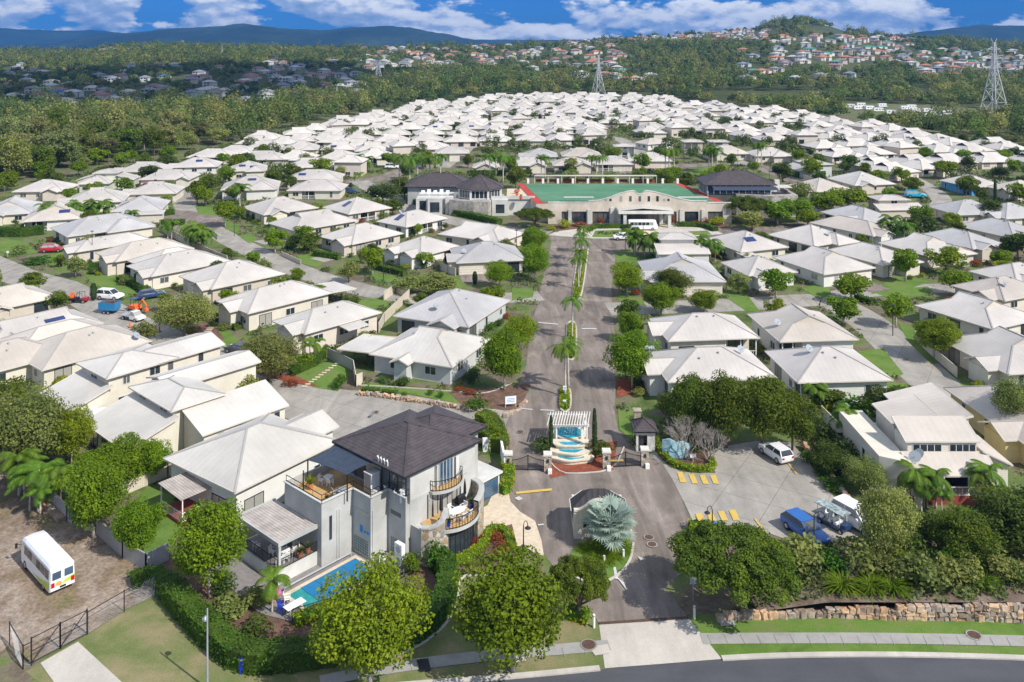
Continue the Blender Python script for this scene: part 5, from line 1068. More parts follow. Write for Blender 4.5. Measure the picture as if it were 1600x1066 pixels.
for a, c in zip(q, q[1:]+q[:1]): b.bar((*a, 4.6), (*c, 4.6), .2, .3); b.bar((*a, 6.9), (*c, 6.9), .2, .3); [b.bar((a[0]+(c[0]-a[0])*k/4, a[1]+(c[1]-a[1])*k/4, 4.5), (a[0]+(c[0]-a[0])*k/4, a[1]+(c[1]-a[1])*k/4, 7), .16) for k in (1, 2, 3)]
b.build('window_frame', 'frame', oc)
b = MB(); b.prism(octa(R_+.2), 0, 4.4); b.prism([(-8.5, -5.6), (-1.5, -8.6), (2.5, -8.8), (3, -5), (-6, -3)], 0, 4.35); b.build('stone_base', 'club_stone', oc)
b = MB(); b.box(-18, -3, 0, -8, 8, 4.2); b.box(-14.5, -5.4, 0, -10.5, -3, 4.6); b.box(-9.6, -4.6, 0, -7.4, -3, 5.0); b.build('side_wing', 'render_light', oc); b = MB(); b.box(3.5, -6.5, 0, 8, -2, 4.5); b.box(8, -5.4, 0, 16, -2, 4.6); b.box(3.2, -5.8, 4.5, 15.5, -5.6, 5.4); b.build('side_wing', 'render_light', oc)
b = MB(); b.box(-13.8, -5.46, .8, -11.2, -5.4, 3.6); b.box(-17, -3.06, .8, -15.2, -3, 3.6); b.box(4.6, -6.56, .8, 7, -6.5, 3.2); b.build('window', 'glass', oc)
for i, x in enumerate((-16.5, -14.8, -13, -11.2, -9.4)): b = MB(); b.box(-.5, -.5, 0, .5, .5, 1.1 if i % 2 else .8); o = b.build('roof_plant', 'plastic_white'); o.location = (cx+x, cy+2, 4.85); tag(o, 'white plant box on the flat roof beside the octagonal pavilion', 'air conditioner', 'white plant boxes on the club roof')
b = MB(); b.box(-.2, -2, 4.6, 14, 14, 4.7); o = b.build('club_terrace', 'paving'); o.location = (cx+7.8, cy-3, 0); o['kind'] = 'structure'
for i, (px, py) in enumerate(((806, 303), (808, 307), (810, 300), (814, 312))): p = P(px, py, 4.7); pot('orange pot plant on the club terrace, ' + ['near the octagonal pavilion', 'second along the terrace', 'farthest along the terrace', 'nearest to the camera'][i], p.x, p.y, 4.7, m='paint_orange', r=.5, h=.9, ph=.9)
cp_ = thing('club_roof_wing', (cx-14, cy+16, 0), 0, 'low club wing with a dark hip roof behind the palms', 'building')
b, c, g = MB(), MB(), MB(); hip(b, c, -9, -6, 11, 8, 5.4, tan(rad(24))); b.build('roof', ['roof_dark']*3, cp_); c.build('ridge_cap', 'roof_dark', cp_); b = MB(); b.box(-8, -5, 0, 10, 7, 5.3); b.build('wall', 'render_grey', cp_)
# right pavilion
rp = thing('club_pavilion', (54.5, 248.5, 0), 0, 'club pavilion with dark hip roof and glazed veranda right of the bowling green', 'pavilion')
b, c, g = MB(), MB(), MB(); hip(b, c, 0, 0, 20.5, 14, 8.0, tan(rad(24))); rim(g, 0, 0, 20.5, 14, 8.0); b.build('roof', ['roof_dark']*3, rp); c.build('ridge_cap', 'roof_dark', rp); g.build('gutter', 'frame_dark', rp)
b = MB(); b.box(1, 1, 0, 19.5, 13, 5); b.box(8, -3, 0, 24, 10, 4.9); b.build('wall', 'club_wall', rp)
b = MB(); b.box(1, 1.5, 5, 19, 13, 7.9); b.build('glazing', 'glass_blue', rp)
b = MB(); [b.box(.9+i*1.8, 1.3, 5, 1.1+i*1.8, 1.5, 7.9) for i in range(11)]; [b.box(.8, 1.5+i*2, 5, .98, 1.7+i*2, 7.9) for i in range(6)]; b.build('window_frame', 'frame', rp)
b = MB(); b.prism([(8, -3.3), (17, -6.5), (24.6, -5), (25, 9), (24, 9), (23.6, -3), (16, -4.5), (8, -2.5)][::1], 0, 6.0); b.build('stone_wall', 'club_stone', rp)
b = MB(); b.poly([(2, 0, 7.6), (20, 0, 7.6), (20, -3, 7.0), (2, -3, 7.0)]); b.build('awning', 'sail_blue', rp)
b = MB(); b.box(20.5, 1, 7.0, 25, 6, 7.15); b.build('pergola', 'roof_pale', rp); b = MB(); [b.box(x, y, 4.9, x+.12, y+.12, 7) for x in (20.8, 24.6) for y in (1.2, 5.6)]; b.build('post', 'frame_dark', rp); b = MB(); b.box(23.2, 11.5, 0, 24.6, 12.6, 7.6); b.build('stone_chimney', 'offwhite', rp)
# the person in blue walking on the edge of the green
def person(x, y, z, rz, label, shirt='paint_blue', trouser='offwhite'):
    mat('skin', (.55, .34, .24), .6, .05) if 'skin' not in M else None
    t = thing('person', (x, y, z), rz, label, 'person')
    me = bpy.data.meshes.new('body')
    v = [(0, 0, .95), (0, 0, 1.2), (0, .02, 1.42), (0, 0, 1.53), (0, -.02, 1.66), (.19, 0, 1.40), (.26, .04, 1.14), (.24, -.10, .92), (-.19, 0, 1.40), (-.26, -.04, 1.14), (-.24, .10, .92), (.09, 0, .9), (.10, -.10, .5), (.10, -.14, .06), (.10, -.26, .03), (-.09, 0, .9), (-.10, .10, .5), (-.10, .20, .08), (-.10, .08, .03), (0, -.02, 1.74)]
    e = [(0, 1), (1, 2), (2, 3), (3, 4), (4, 19), (2, 5), (5, 6), (6, 7), (2, 8), (8, 9), (9, 10), (0, 11), (11, 12), (12, 13), (13, 14), (0, 15), (15, 16), (16, 17), (17, 18)]
    me.from_pydata(v, e, []); o = bpy.data.objects.new('body', me); COL.objects.link(o); o.parent = t
    s = o.modifiers.new('skin', 'SKIN'); rr = [.15, .15, .17, .06, .10, .07, .05, .04, .07, .05, .04, .10, .07, .05, .04, .10, .07, .05, .04, .08]
    for i, q in enumerate(rr): me.skin_vertices[0].data[i].radius = (q, q*.8)
    me.skin_vertices[0].data[0].use_root = True
    o.modifiers.new('sub', 'SUBSURF').levels = 1; me.materials.append(M['skin'])
    b = MB(); b.tube([(0, 0, .92), (0, 0, 1.2), (0, .01, 1.44)], [.19, .19, .2], 10); b.build('shirt', shirt, t, smooth=True)
    b = MB(); b.tube([(0, 0, .98), (.10, -.02, .85), (.11, -.10, .5)], [.15, .12, .09], 8); b.tube([(0, 0, .98), (-.10, .02, .85), (-.11, .10, .5)], [.15, .12, .09], 8); b.build('shorts', trouser, t, smooth=True)
    b = MB(); b.tube([(0, -.02, 1.72), (0, -.02, 1.8)], [.17, .09], 10); b.build('hat', 'white', t); return t
p = P(1106, 309, 5); person(p.x, p.y, 4.96, .6, 'person in a blue shirt and white hat at the right edge of the bowling green')
# ------------------------------------------------------------ gates, fountain, kiosks
def pillar(px, py, l):
    p = P(px, py); t = thing('gate_pillar', p, 0, l, 'gate pillar'); b = MB(); b.box(-.42, 0, 0, .42, .84, 1.85); b.build('stone_shaft', 'stonewall', t)
    b = MB(); b.box(-.5, -.08, 1.85, .5, .92, 2.0); b.prism([(-.46, -.04), (.46, -.04), (.46, .88), (-.46, .88)], 2.0, 2.06); b.build('cap', 'offwhite', t)
    b = MB(); b.box(-.12, -.1, 1.15, .12, 0, 1.5); b.build('lamp', 'frame_dark', t); b = MB(); b.box(.0, -.45, 0, .45, -.02, .5); b.build('motor_box', 'plastic_white', t); return p
p1, p2, p3, p4_ = pillar(794, 738, 'leftmost stone gate pillar, beside the white wall'), pillar(856, 739, 'stone gate pillar just left of the fountain bed'), pillar(948, 734, 'stone gate pillar just right of the fountain bed'), pillar(1008, 730.5, 'rightmost stone gate pillar, in front of the guard hut')
def gate(a, c, l):
    t = thing('entrance_gate', a+Vector((.42, .4, 0)), atan2(c.y-a.y, c.x-a.x), l, 'gate'); W = (c-a).length-.84
    for s in (0, 1):
        b = MB(); x0, x1 = s*W/2+.03, (s+1)*W/2-.03; n = 15
        H_ = lambda x: 1.25+.55*(1-abs(x/W*2-1))**1.6
        for i in range(n+1): x = x0+(x1-x0)*i/n; b.bar((x, 0, .1), (x, 0, H_(x)), .07 if i in (0, n) else .03)
        for i in range(n):
            xa, xb = x0+(x1-x0)*i/n, x0+(x1-x0)*(i+1)/n; b.bar((xa, 0, H_(xa)-.08), (xb, 0, H_(xb)-.08), .05)
        b.bar((x0, 0, .15), (x1, 0, .15), .06); b.bar((x0, 0, .55), (x1, 0, .55), .04); b.build('gate_leaf', 'black', t)
gate(p1, p2, 'black wrought iron double gate left of the fountain'); gate(p3, p4_, 'black wrought iron double gate in front of the guard hut')
q = pts((754, 706), (782, 703), (789, 738)); t = thing('boundary_wall', q[1], 0, 'white rendered boundary wall left of the entrance gates', 'wall'); b = MB(); [b.bar(a-q[1]+Vector((0, 0, .8)), c-q[1]+Vector((0, 0, .8)), .25, 1.6) for a, c in ((q[0], q[1]), (q[1], q[2]))]; b.build('render_face', 'white', t)
f = P(891, 706); ft = thing('fountain', f, 0, 'cream cascading fountain with three wavy basins and a bright blue pool under the pergola', 'fountain')
mat('cream_stone', (.62, .56, .44), .8, .12, 2, bump=.2); mat('fount_water', (.02, .30, .42), .05, .3, 2, .8)
def basin(yc, z, w_, d_, wob, n=28, thick=.18):
    o_ = [];
    for i in range(n+1): a = rad(180+180*i/n); q = 1+.06*sin(a*5+wob); o_.append((w_*cos(a)*q, yc+d_*sin(a)*q))
    return o_
for i, (yc, zt, ww, dd) in enumerate(((.2, 1.05, 2.2, 1.3), (-.9, .75, 2.35, 1.5), (-2.0, .42, 2.5, 1.3))):
    oa = basin(yc, 0, ww, dd, i*2); b = MB(); b.prism(oa+[(ww, yc+.4), (-ww, yc+.4)], 0, zt)
    ia = [(x*.82, yc+(y-yc)*.75) for x, y in oa]; b.build('basin', 'cream_stone', ft)
    b = MB(); b.poly([(x*.6, yc+(y-yc)*.62+.02, zt+.015+i*.001) for x, y in oa]); b.build('water', 'fount_water', ft)
    b = MB(); [b.bar((*a, zt+.06), (*c, zt+.06), .26, .14) for a, c in zip(oa, oa[1:])]; b.build('basin_rim', 'cream_stone', ft)
b = MB(); b.prism([(1.9*cos(i*pi/14), 2.6+1.7*sin(i*pi/14)) for i in range(28)], 0, 1.15); b.build('pool', 'cream_stone', ft); b = MB(); b.poly([(1.7*cos(i*pi/14), 2.6+1.5*sin(i*pi/14), 1.17) for i in range(28)]); b.build('pool_water', 'fount_water', ft)
b = MB(); b.box(-2.2, .3, 0, 2.2, .9, 1.1); b.build('pool_wall', 'cream_stone', ft)
b = MB()
for i in range(10):
    a = rad(200+i*14); b.tube([(0, 3.2, 1.2), (.5*cos(a), 3.2+.4*sin(a), 1.7), (1.1*cos(a), 3.2+.9*sin(a), 1.2)], .015, 4)
b.build('water_jet', 'lamp_clear', ft)
pg = thing('pergola', P(889, 700), 0, 'white pergola with slanting rafters on column posts over the fountain pool', 'pergola')
for x in (-2.1, -1.5, 1.5, 2.1):
    for y in (.1, 3.0): b = MB(); b.lathe(x, y, [(.18, 0), (.18, .9), (.12, .95), (.12, 2.45), (.17, 2.5)], 10); b.build('column', 'white', pg)
b = MB(); b.box(-2.4, 0, 2.5, 2.4, .15, 2.72); b.box(-2.4, 3, 2.5, 2.4, 3.15, 2.72); b.box(-2.2, .15, 2.5, -2.05, 3, 2.7); b.box(2.05, .15, 2.5, 2.2, 3, 2.7); b.build('beam', 'white', pg)
b = MB(); [b.bar((-2.6+i*.32, -.35, 2.8), (-2.0+i*.32, 3.5, 2.8), .09, .16) for i in range(16)]; b.build('rafter', 'offwhite', pg)
# guard hut
gh = thing('guard_hut', (14.6, 103.4, 0), 0, 'small stone guard hut with a dark pyramid roof and stone lantern behind the right gate', 'guard hut')
b = MB(); b.box(0, 0, 0, .25, 2.5, 2.35); b.box(.25, 2.25, 0, 2.2, 2.5, 2.35); b.box(1.95, 0, 0, 2.2, 2.25, 2.35); b.box(.25, 0, 1.95, 1.95, .25, 2.35); b.box(1.3, 0, 0, 1.95, .25, 1.95); b.build('wall', 'offwhite', gh)
b = MB(); b.box(-.012, .4, .8, 0, 2.0, 1.9); b.box(.25, .3, .0, .9, .34, 1.95); b.build('window', 'glass', gh)
b, c, g = MB(), MB(), MB(); hip(b, c, -.35, -.35, 2.55, 2.85, 2.5, tan(rad(34))); b.build('roof', ['roof_dark']*3, gh); c.build('ridge_cap', 'roof_dark', gh)
b = MB(); b.box(.1, 2.4, 0, .9, 3.2, 3.7); b.box(0, 2.3, 3.7, 1, 3.3, 3.85); b.build('stone_lantern', 'stone', gh)
# entry kiosk with curved parapet
ek = thing('entry_kiosk', (6.0, 85.2, 0), 0, 'entry kiosk with a curved cream parapet and dark metal roof behind the silver palm', 'kiosk')
b = MB(); tp_ = [(0, 2.7), (.5, 2.7), (1.0, 2.95), (1.5, 3.35), (2.0, 3.6), (2.5, 3.7), (3.0, 3.6), (3.5, 3.35), (4.0, 2.95), (4.5, 2.7), (5.0, 2.7)]
for (x0, z0), (x1, z1) in zip(tp_, tp_[1:]): b.prism([(x0, 0), (x1, 0), (x1, .3), (x0, .3)], 1.9, lambda p, a=x0, b_=x1, c=z0, d=z1: c+(d-c)*(p[0]-a)/(b_-a))
b.box(0, .01, 0, .9, .31, 1.9); b.box(4.1, .01, 0, 5, .31, 1.9); b.box(0, .3, 0, .25, 3.4, 2.6); b.box(4.75, .3, 0, 5, 3.4, 2.6); b.box(.9, .3, 0, 4.1, .5, .9); b.build('wall', 'cream_stone', ek)
b = MB(); [b.bar((a[0], .15, a[1]+.06), (c[0], .15, c[1]+.06), .5, .14) for a, c in zip(tp_, tp_[1:])]; b.build('parapet_coping', 'cream_stone', ek)
b = MB(); b.box(.9, .5, .9, 4.1, .54, 1.9); b.box(-.02, 1, 1, 0, 3, 2.2); b.build('window', 'glass', ek)
b = MB(); q = [(-.25, .35), (5.25, .35), (5.25, 2.4), (4.0, 4.0), (1.0, 4.0), (-.25, 2.4)]; e = [(x, y, 2.65) for x, y in q]; m1, m2 = (1.8, 2.0, 3.9), (3.2, 2.0, 3.9)
b.poly([e[0], e[1], m2, m1]); b.poly([e[0], m1, e[5]]); b.poly([e[5], m1, e[4]]); b.poly([e[4], m1, m2, e[3]]); b.poly([e[3], m2, e[2]]); b.poly([e[2], m2, e[1]]); b.poly([(x, y, 2.55) for x, y in q[::-1]])
b.build('roof', 'roof_metal', ek); b = MB(); [b.bar((*a, 2.6), (*c, 2.6), .1, .12) for a, c in zip(q[1:], q[2:]+q[:1])]; b.build('gutter', 'offwhite', ek)
# monument sign, pale blue with line drawing
sg = thing('monument_sign', P(1062, 716), rad(8), 'pale blue curved monument sign behind the clipped golden hedge', 'sign'); mat('sign_blue', (.36, .58, .66), .5, .12, 1.2); mat('sign_line', (.06, .22, .34), .5, .1)
pl = [(-1.9, .5), (-1.2, .1), (-.4, -.1), (.4, -.1), (1.2, .1)]; A, B = strip(pl, .25); b = MB()
hh = [2.0, 2.3, 1.9, 2.0, 1.5]
for i in range(4): b.prism([tuple(B[i]), tuple(B[i+1]), tuple(A[i+1]), tuple(A[i])], 0, (lambda p, i=i: hh[i]+(hh[i+1]-hh[i])*min(1, max(0, (p[0]-pl[i][0])/(pl[i+1][0]-pl[i][0])))))
b.build('panel', 'sign_blue', sg); b = MB()
for i, (x, z) in enumerate(((-1.3, 1.2), (-.9, 1.4), (-.6, .9), (-.2, 1.3), (.2, 1.1), (.6, 1.2))): b.bar((x, -.16+abs(x)*.14-.1, z-.25), (x+.15*(-1)**i, -.16+abs(x)*.14-.1, z+.25), .06, .03)
b.build('line_drawing', 'sign_line', sg)
b = MB(); b.box(-.35, -.04, .5, .35, 0, .95); b.bar((0, 0, 0), (0, 0, .5), .06); tag(b.build('notice_board', 'plastic_white', loc=P(1083, 722)), 'small white notice board among plants beside the blue monument sign', 'sign')
# small posts, boards and signs
def post(px, py, h, m, l, nm='bollard', r=.11, cat='bollard'):
    t = thing(nm, P(px, py), 0, l, cat); b = MB(); b.lathe(0, 0, [(r, 0), (r, h*.85), (r*.7, h*.9), (r*.7, h*.92), (r, h*.94), (r*.9, h)], 12); b.build('post', m, t); b = MB(); b.lathe(0, 0, [(r*1.15, h*.86), (r*1.15, h*.91)], 12); b.build('band', 'render_grey', t)
post(928, 981, 1.1, 'plastic_white', 'white bollard at the left end of the drain grate'); post(1085, 967, 1.1, 'offwhite', 'stone coloured bollard at the right end of the drain grate'); post(974, 872, .8, 'plastic_white', 'white marker post on the near side of the silver palm island'); post(986, 841, .8, 'plastic_white', 'white marker post by the right end of the entry kiosk')
post(944, 880, .7, 'offwhite', 'short pale marker post at the left of the silver palm island'); post(377, 1052, 1.25, 'pot_blue', 'dark blue service pillar at the kerb by the hedge', 'service_pillar', .2, 'service pillar')
def signb(px, py, w_, h_, z, m, l, rz=0, face='plastic_white', marks=None, cat='sign', name='sign'):
    t = thing(name, P(px, py), rad(rz), l, cat); b = MB()
    for x in ((-w_/2+.04, w_/2-.04) if w_ > .9 else (0,)): b.bar((x, .03, 0), (x, .03, z+h_), .05)
    b.build('post', m, t); b = MB(); b.box(-w_/2, -.03, z, w_/2, 0, z+h_); b.build('sign_face', face, t)
    if marks:
        b = MB(); [b.box(-w_*.35, -.042, z+h_*q-.03, w_*.35, -.03, z+h_*q+.03) for q in marks]; b.build('sign_mark', 'blue_sign', t)
    return t
signb(798, 637, 1.5, 1.0, .5, 'white', 'white notice board on two legs at the stony corner bed of the avenue', rz=15, marks=(.3, .5, .7)); signb(882.5, 622, .5, .55, 1.1, 'galv', 'upper of two blue and white signs on the avenue median', marks=(.3, .6)); signb(882, 634, .45, .5, .3, 'galv', 'lower of two blue and white signs on the avenue median', marks=(.5,))
signb(286, 566, .5, .9, 1.0, 'galv', 'white sign on a thin post beside the left street', marks=(.4,)); signb(377, 572, .9, .55, .5, 'white', 'small white framed board under the left street tree'); signb(1083, 940, .55, .55, 1.5, 'galv', 'round-edged sign seen from behind under the spreading tree', face='galv')
signb(12, 402, .5, .5, .9, 'white', 'white letterbox on a post by the left lawn', face='white', cat='letterbox', name='letterbox')
# street lamps
def lamp(px, py, h, l, m='frame_dark', goose=True, rz=0, arm=1.0, group=None):
    t = thing('street_lamp', P(px, py), rad(rz), l, 'street lamp', group); b = MB()
    pr = [(0, 0, 0), (0, 0, h*.5), (0, 0, h)]
    if goose:
        cpts = [(0, 0, 0), (0, 0, h-.5)]+[(arm/2-arm/2*cos(i*pi/10), 0, h-.5+.5*sin(i*pi/10)) for i in range(1, 11)]
        b.tube(cpts, [.07, .05]+[.035]*10, 8); b.lathe(0, 0, [(.13, 0), (.13, .5), (.08, .6)], 8); b.build('pole', m, t)
        b = MB(); b.lathe(arm, 0, [(.06, h-.45), (.10, h-.55), (.30, h-.66), (.30, h-.70), (.05, h-.70)], 12); b.build('lamp_head', m, t)
    else:
        b.tube(pr, [.08, .065, .05], 8); b.build('pole', m, t); b = MB(); b.lathe(0, 0, [(.06, h), (.35, h+.05), (.35, h+.12), (.1, h+.2)], 12); b.build('lamp_head', m, t)
lamp(1272, 877, 4.6, 'tall black street lamp in front of the blue wagon and golf buggy'); lamp(818, 862, 2.9, 'black gooseneck lamp on the apron near the golden hedge', arm=.4); lamp(1113, 832, 2.6, 'black gooseneck lamp beside the blue parking symbol', rz=180, arm=.5)
lamp(1395, 525, 5.0, 'black street lamp on the lawn of the right hand street', goose=False); lamp(599, 438, 5.0, 'black street lamp on the lawn in front of the shade sail villa', goose=False); lamp(366, 369, 4.6, 'black street lamp on the lawn by the left cul-de-sac', goose=False)
lamp(1005, 378, 4.2, 'black lamp pole beside the two-storey house facing the drop-off circle', goose=False); lamp(977, 391, 3.4, 'short black lamp pole on the lawn by the drop-off circle', goose=False); lamp(807, 395, 5, 'black lamp pole at the left of the avenue near the clubhouse', goose=False)
for i, (px, py) in enumerate(((1047, 283), (1153, 262), (1202, 285), (1236, 280), (243, 292), (144, 408), (1204, 265), (1126, 272))): lamp(px, py, 6.5, 'black lamp pole standing ' + ['behind the bowling green', 'by the road above the club pavilion', 'beside the right club pavilion', 'beside the clubhouse road wall', 'by the dark red car at the cul-de-sac', 'before the white awning villa', 'behind the right club pavilion', 'near the palms above the club pavilion'][i], goose=False)
t = thing('street_lamp', P(324, 1077), rad(120), 'grey galvanised street lamp on the verge by the hedge, nearest the camera', 'street lamp'); b = MB(); b.tube([(0, 0, 0), (0, 0, 6.0)], [.09, .05], 8); b.build('pole', 'galv', t)
b = MB(); b.tube([(0, 0, 4.5), (.1, 0, 4.95), (.5, 0, 5.15), (.8, 0, 5.05), (.85, 0, 4.9)], .035, 6); b.build('arm', 'galv', t); b = MB(); b.lathe(.85, 0, [(.06, 4.95), (.22, 4.8), (.22, 4.66), (.1, 4.6)], 12); b.build('lamp_head', 'galv', t)
# pylons
mat('pylon', (.50, .52, .54), .5, .1, metal=.2)
def pylon_mesh():
    b = MB(); H_ = 46.; lv = [0, 10, 18, 24.5, 29, 32.5, 36, 39.5, 43, 46]; wd = lambda z: 6.2-(6.2-1.3)*min(1, z/30) if z < 30 else 1.3-(z-30)/16*.7
    cr = lambda z: [(-wd(z), -wd(z), z), (wd(z), -wd(z), z), (wd(z), wd(z), z), (-wd(z), wd(z), z)]
    for z0, z1 in zip(lv, lv[1:]):
        a, c = cr(z0), cr(z1)
        for i in range(4):
            j = (i+1) % 4; b.bar(a[i], c[i], .42); b.bar(a[i], c[j], .2); b.bar(a[j], c[i], .2); b.bar(c[i], c[j], .2)
    for z, l in ((31, 6.5), (36.5, 7.5), (42, 5.5)):
        for s in (-1, 1): b.bar((0, 0, z+1.4), (s*l, 0, z), .25); b.bar((0, 0, z-.3), (s*l, 0, z), .25); b.bar((s*l, 0, z), (s*l, 0, z-1.8), .2)
    for s in (-1, 1): b.bar((0, 0, 44), (s*2.6, 0, 48.5), .25)
    o = b.build('lattice_tower', 'pylon'); me = o.data; bpy.data.objects.remove(o); return me
PYM = pylon_mesh()
for px, py, tp_, l in ((1553, 186, 60, 'largest lattice pylon, at the right beyond the motorhomes'), (935, 148, 84, 'lattice pylon behind the middle rows of villas'), (591, 128, 84, 'lattice pylon before the hillside suburb, left of centre'), (430, 112, 83, 'small lattice pylon at the left edge of the hillside suburb'), (347, 90, 71, 'smallest lattice pylon on the wooded ridge at left')):
    p = PT(px, py); k = (py-tp_)*p.y/F/48.5; t = thing('pylon', p, rad(25), l, 'pylon', sc=k); o = put('lattice_tower', PYM, t)
    if p.y > 700: t.scale = (k, k, k); 
# ------------------------------------------------------------ vegetation
NR = np.random.default_rng(11)
def quads_mesh(name, cen, nrm, size, m, aspect=.65, leafy=True):
    """one small leaf face per point"""
    n = len(cen); nrm = nrm/np.maximum(np.linalg.norm(nrm, axis=1), 1e-6)[:, None]
    r = NR.normal(size=(n, 3)); x = np.cross(nrm, r); x /= np.maximum(np.linalg.norm(x, axis=1), 1e-6)[:, None]; y = np.cross(nrm, x)
    s = (size*NR.uniform(.6, 1.3, n))[:, None]
    v = np.stack([cen-x*s, cen-y*s*aspect, cen+x*s, cen+y*s*aspect], 1).reshape(-1, 3).astype('f')
    me = bpy.data.meshes.new(name); me.vertices.add(4*n); me.vertices.foreach_set('co', v.ravel())
    me.loops.add(4*n); me.loops.foreach_set('vertex_index', np.arange(4*n, dtype='i')); me.polygons.add(n)
    me.polygons.foreach_set('loop_start', np.arange(0, 4*n, 4, dtype='i')); me.polygons.foreach_set('loop_total', np.full(n, 4, 'i'))
    me.update(calc_edges=True); me.materials.append(M[m]) if m else None
    return me
def crown_pts(n, nl, rx, rz, z0, lobe=.36, shell=.7, seed=0, up=.35, irr=.25, dome=False):
    """leaf positions on the skins of many sub-crowns spread through an ellipsoid (width 2rx, height 2rz, bottom z0)"""
    g = np.random.default_rng(seed); d = g.normal(size=(nl, 3)); d /= np.linalg.norm(d, axis=1)[:, None]
    rr = g.uniform(.35, 1, nl)**.6; c = d*rr[:, None]*np.array([rx, rx, rz])*(1-lobe*.75); c[:, 2] += z0+rz
    if dome: c[:, 2] = z0+rz*.7+np.abs(c[:, 2]-z0-rz)*.95-rz*.25*(np.hypot(c[:, 0], c[:, 1])/rx)**2
    c[:, :2] += g.normal(size=(nl, 2))*rx*irr*.4
    rad_ = g.uniform(.7, 1.25, nl)*lobe*min(rx, rz*1.2); k = g.choice(nl, n, p=rad_**2/sum(rad_**2))
    e = g.normal(size=(n, 3)); e[:, 2] += up*.6; e /= np.linalg.norm(e, axis=1)[:, None]
    p = c[k]+e*(rad_[k]*g.uniform(shell, 1.05, n))[:, None]*np.array([1, 1, .8])
    nm = e+g.normal(size=(n, 3))*.75+np.array([0, 0, .35]); keep = p[:, 2] > z0*.55
    return p[keep], nm[keep], c
def trunk_mesh(h, r, tips, m, lean_=.0, split=.35, nlimb=7, seed=0):
    b = MB(); rn = random.Random(seed); zs = h*split; top = Vector((lean_, 0, zs))
    b.tube([(0, 0, -.1), (lean_*.4, 0, zs*.5), top], [r*1.25, r, r*.85], 8)
    tp = list(tips); rn.shuffle(tp)
    for t in tp[:nlimb]:
        t = Vector(t); mid = top.lerp(t, .5)+Vector((rn.uniform(-.3, .3), rn.uniform(-.3, .3), .25)); b.tube([top-Vector((0, 0, .15)), mid, t], [r*.6, r*.38, r*.12], 6)
    o = b.build('trunk', m, smooth=True); me = o.data; bpy.data.objects.remove(o); return me
TREES = {}
def treekind(key, leafm, H_, W_, bottom, n, nl, ls, trunkm='trunk', variants=2, lobe=.36, shell=.7, up=.35, r=.16, split=.35, nlimb=7, irr=.25, seed=0, dome=False):
    L_ = []
    for i in range(variants):
        rz = (H_-bottom)/2; p, nm, c = crown_pts(n, nl, W_/2, rz, bottom, lobe, shell, seed*10+i, up, irr, dome)
        L_.append((trunk_mesh(H_, r, c, trunkm, 0, split, nlimb, i), quads_mesh('crown', p, nm, ls, leafm)))
    TREES[key] = (L_, H_, W_)
treekind('bright', 'leaf_bright', 9, 7.5, 1.8, 19000, 60, .135, variants=3, seed=1, trunkm='trunk_pale')
treekind('yellow', 'leaf_yellow', 9, 8, 2.0, 17000, 60, .135, variants=2, seed=2, lobe=.32, trunkm='trunk_pale')
treekind('green', 'leaf_green', 9, 8, 1.4, 18000, 55, .14, variants=2, seed=3)
treekind('dark', 'leaf_dark', 8, 8, 1.0, 12000, 45, .16, variants=2, seed=4)
treekind('spread', 'leaf_green', 7.5, 11, 2.9, 46000, 150, .10, variants=1, seed=5, lobe=.24, shell=.5, dome=True, irr=.1, nlimb=14, split=.25, r=.25)
treekind('olive', 'leaf_olive', 8, 8, 1.2, 19000, 60, .115, variants=2, seed=6, shell=.4)
treekind('midb', 'leaf_bright', 6, 5.5, 1.5, 3000, 26, .20, variants=3, seed=7, trunkm='trunk_pale'); treekind('midg', 'leaf_green', 6, 6, 1.2, 3000, 26, .20, variants=3, seed=8)
treekind('mido', 'leaf_olive', 6, 6, 1.0, 2800, 24, .19, variants=2, seed=9, shell=.4); treekind('midd', 'leaf_dark', 6, 6, .8, 2600, 22, .21, variants=2, seed=10); treekind('midy', 'leaf_yellow', 6, 6, 1.2, 2800, 24, .20, variants=2, seed=12)
treekind('gum', 'leaf_gum', 17, 14, 4.5, 4200, 34, .36, 'trunk_pale', 4, .27, .4, seed=13, r=.3, split=.4, irr=.6); treekind('gumg', 'leaf_olive', 15, 14, 2, 4200, 34, .38, 'trunk_pale', 3, .34, .5, seed=14, r=.3)
treekind('gumd', 'leaf_green', 13, 12, 1.5, 3600, 30, .36, 'trunk', 2, .36, .5, seed=15, r=.25)
TN = [0]
FOOT = []
def tree(kind, p, h, w, label, group=None, name=None):
    V_, H_, W_ = TREES[kind]; TN[0] += 1; rn = random.Random(TN[0])
    if not isinstance(p, Vector): p = P(*p)
    t = thing(name or {'gum': 'gum_tree', 'gumg': 'gum_tree', 'gumd': 'bushland_tree'}.get(kind, 'tree'), p, rn.uniform(0, 6.28), label, 'tree', group, (w/W_, w/W_, h/H_))
    a, b_ = V_[rn.randrange(len(V_))]; put('trunk', a, t); put('crown', b_, t); return t
def frond(b, o, az, L_, droop, lift, wid, nseg=9, m=0, leaflets=True):
    """arching feather frond"""
    d = Vector((cos(az), sin(az), 0)); s = Vector((-sin(az), cos(az), 0)); pr = Vector(o); el = lift
    P_ = [pr]
    for i in range(nseg): el -= droop/nseg; pr = pr+(d*cos(el)+Vector((0, 0, sin(el))))*(L_/nseg); P_.append(pr)
    for i in range(nseg): b.poly([P_[i]-s*.03, P_[i]+s*.03, P_[i+1]+s*.02, P_[i+1]-s*.02], m)
    for i in range(1, nseg*2+1):
        t = i/(nseg*2); k = min(nseg-1, int(t*nseg)); q = P_[k].lerp(P_[k+1], t*nseg-k); ww = wid*(sin(pi*min(1, t*.85+.12))**.7); f = (P_[k+1]-P_[k]).normalized()
        for sg in (-1, 1):
            e = q+s*sg*ww+f*ww*.5-Vector((0, 0, ww*.45)); b.poly([q-f*.06, q+f*.09, e], m)
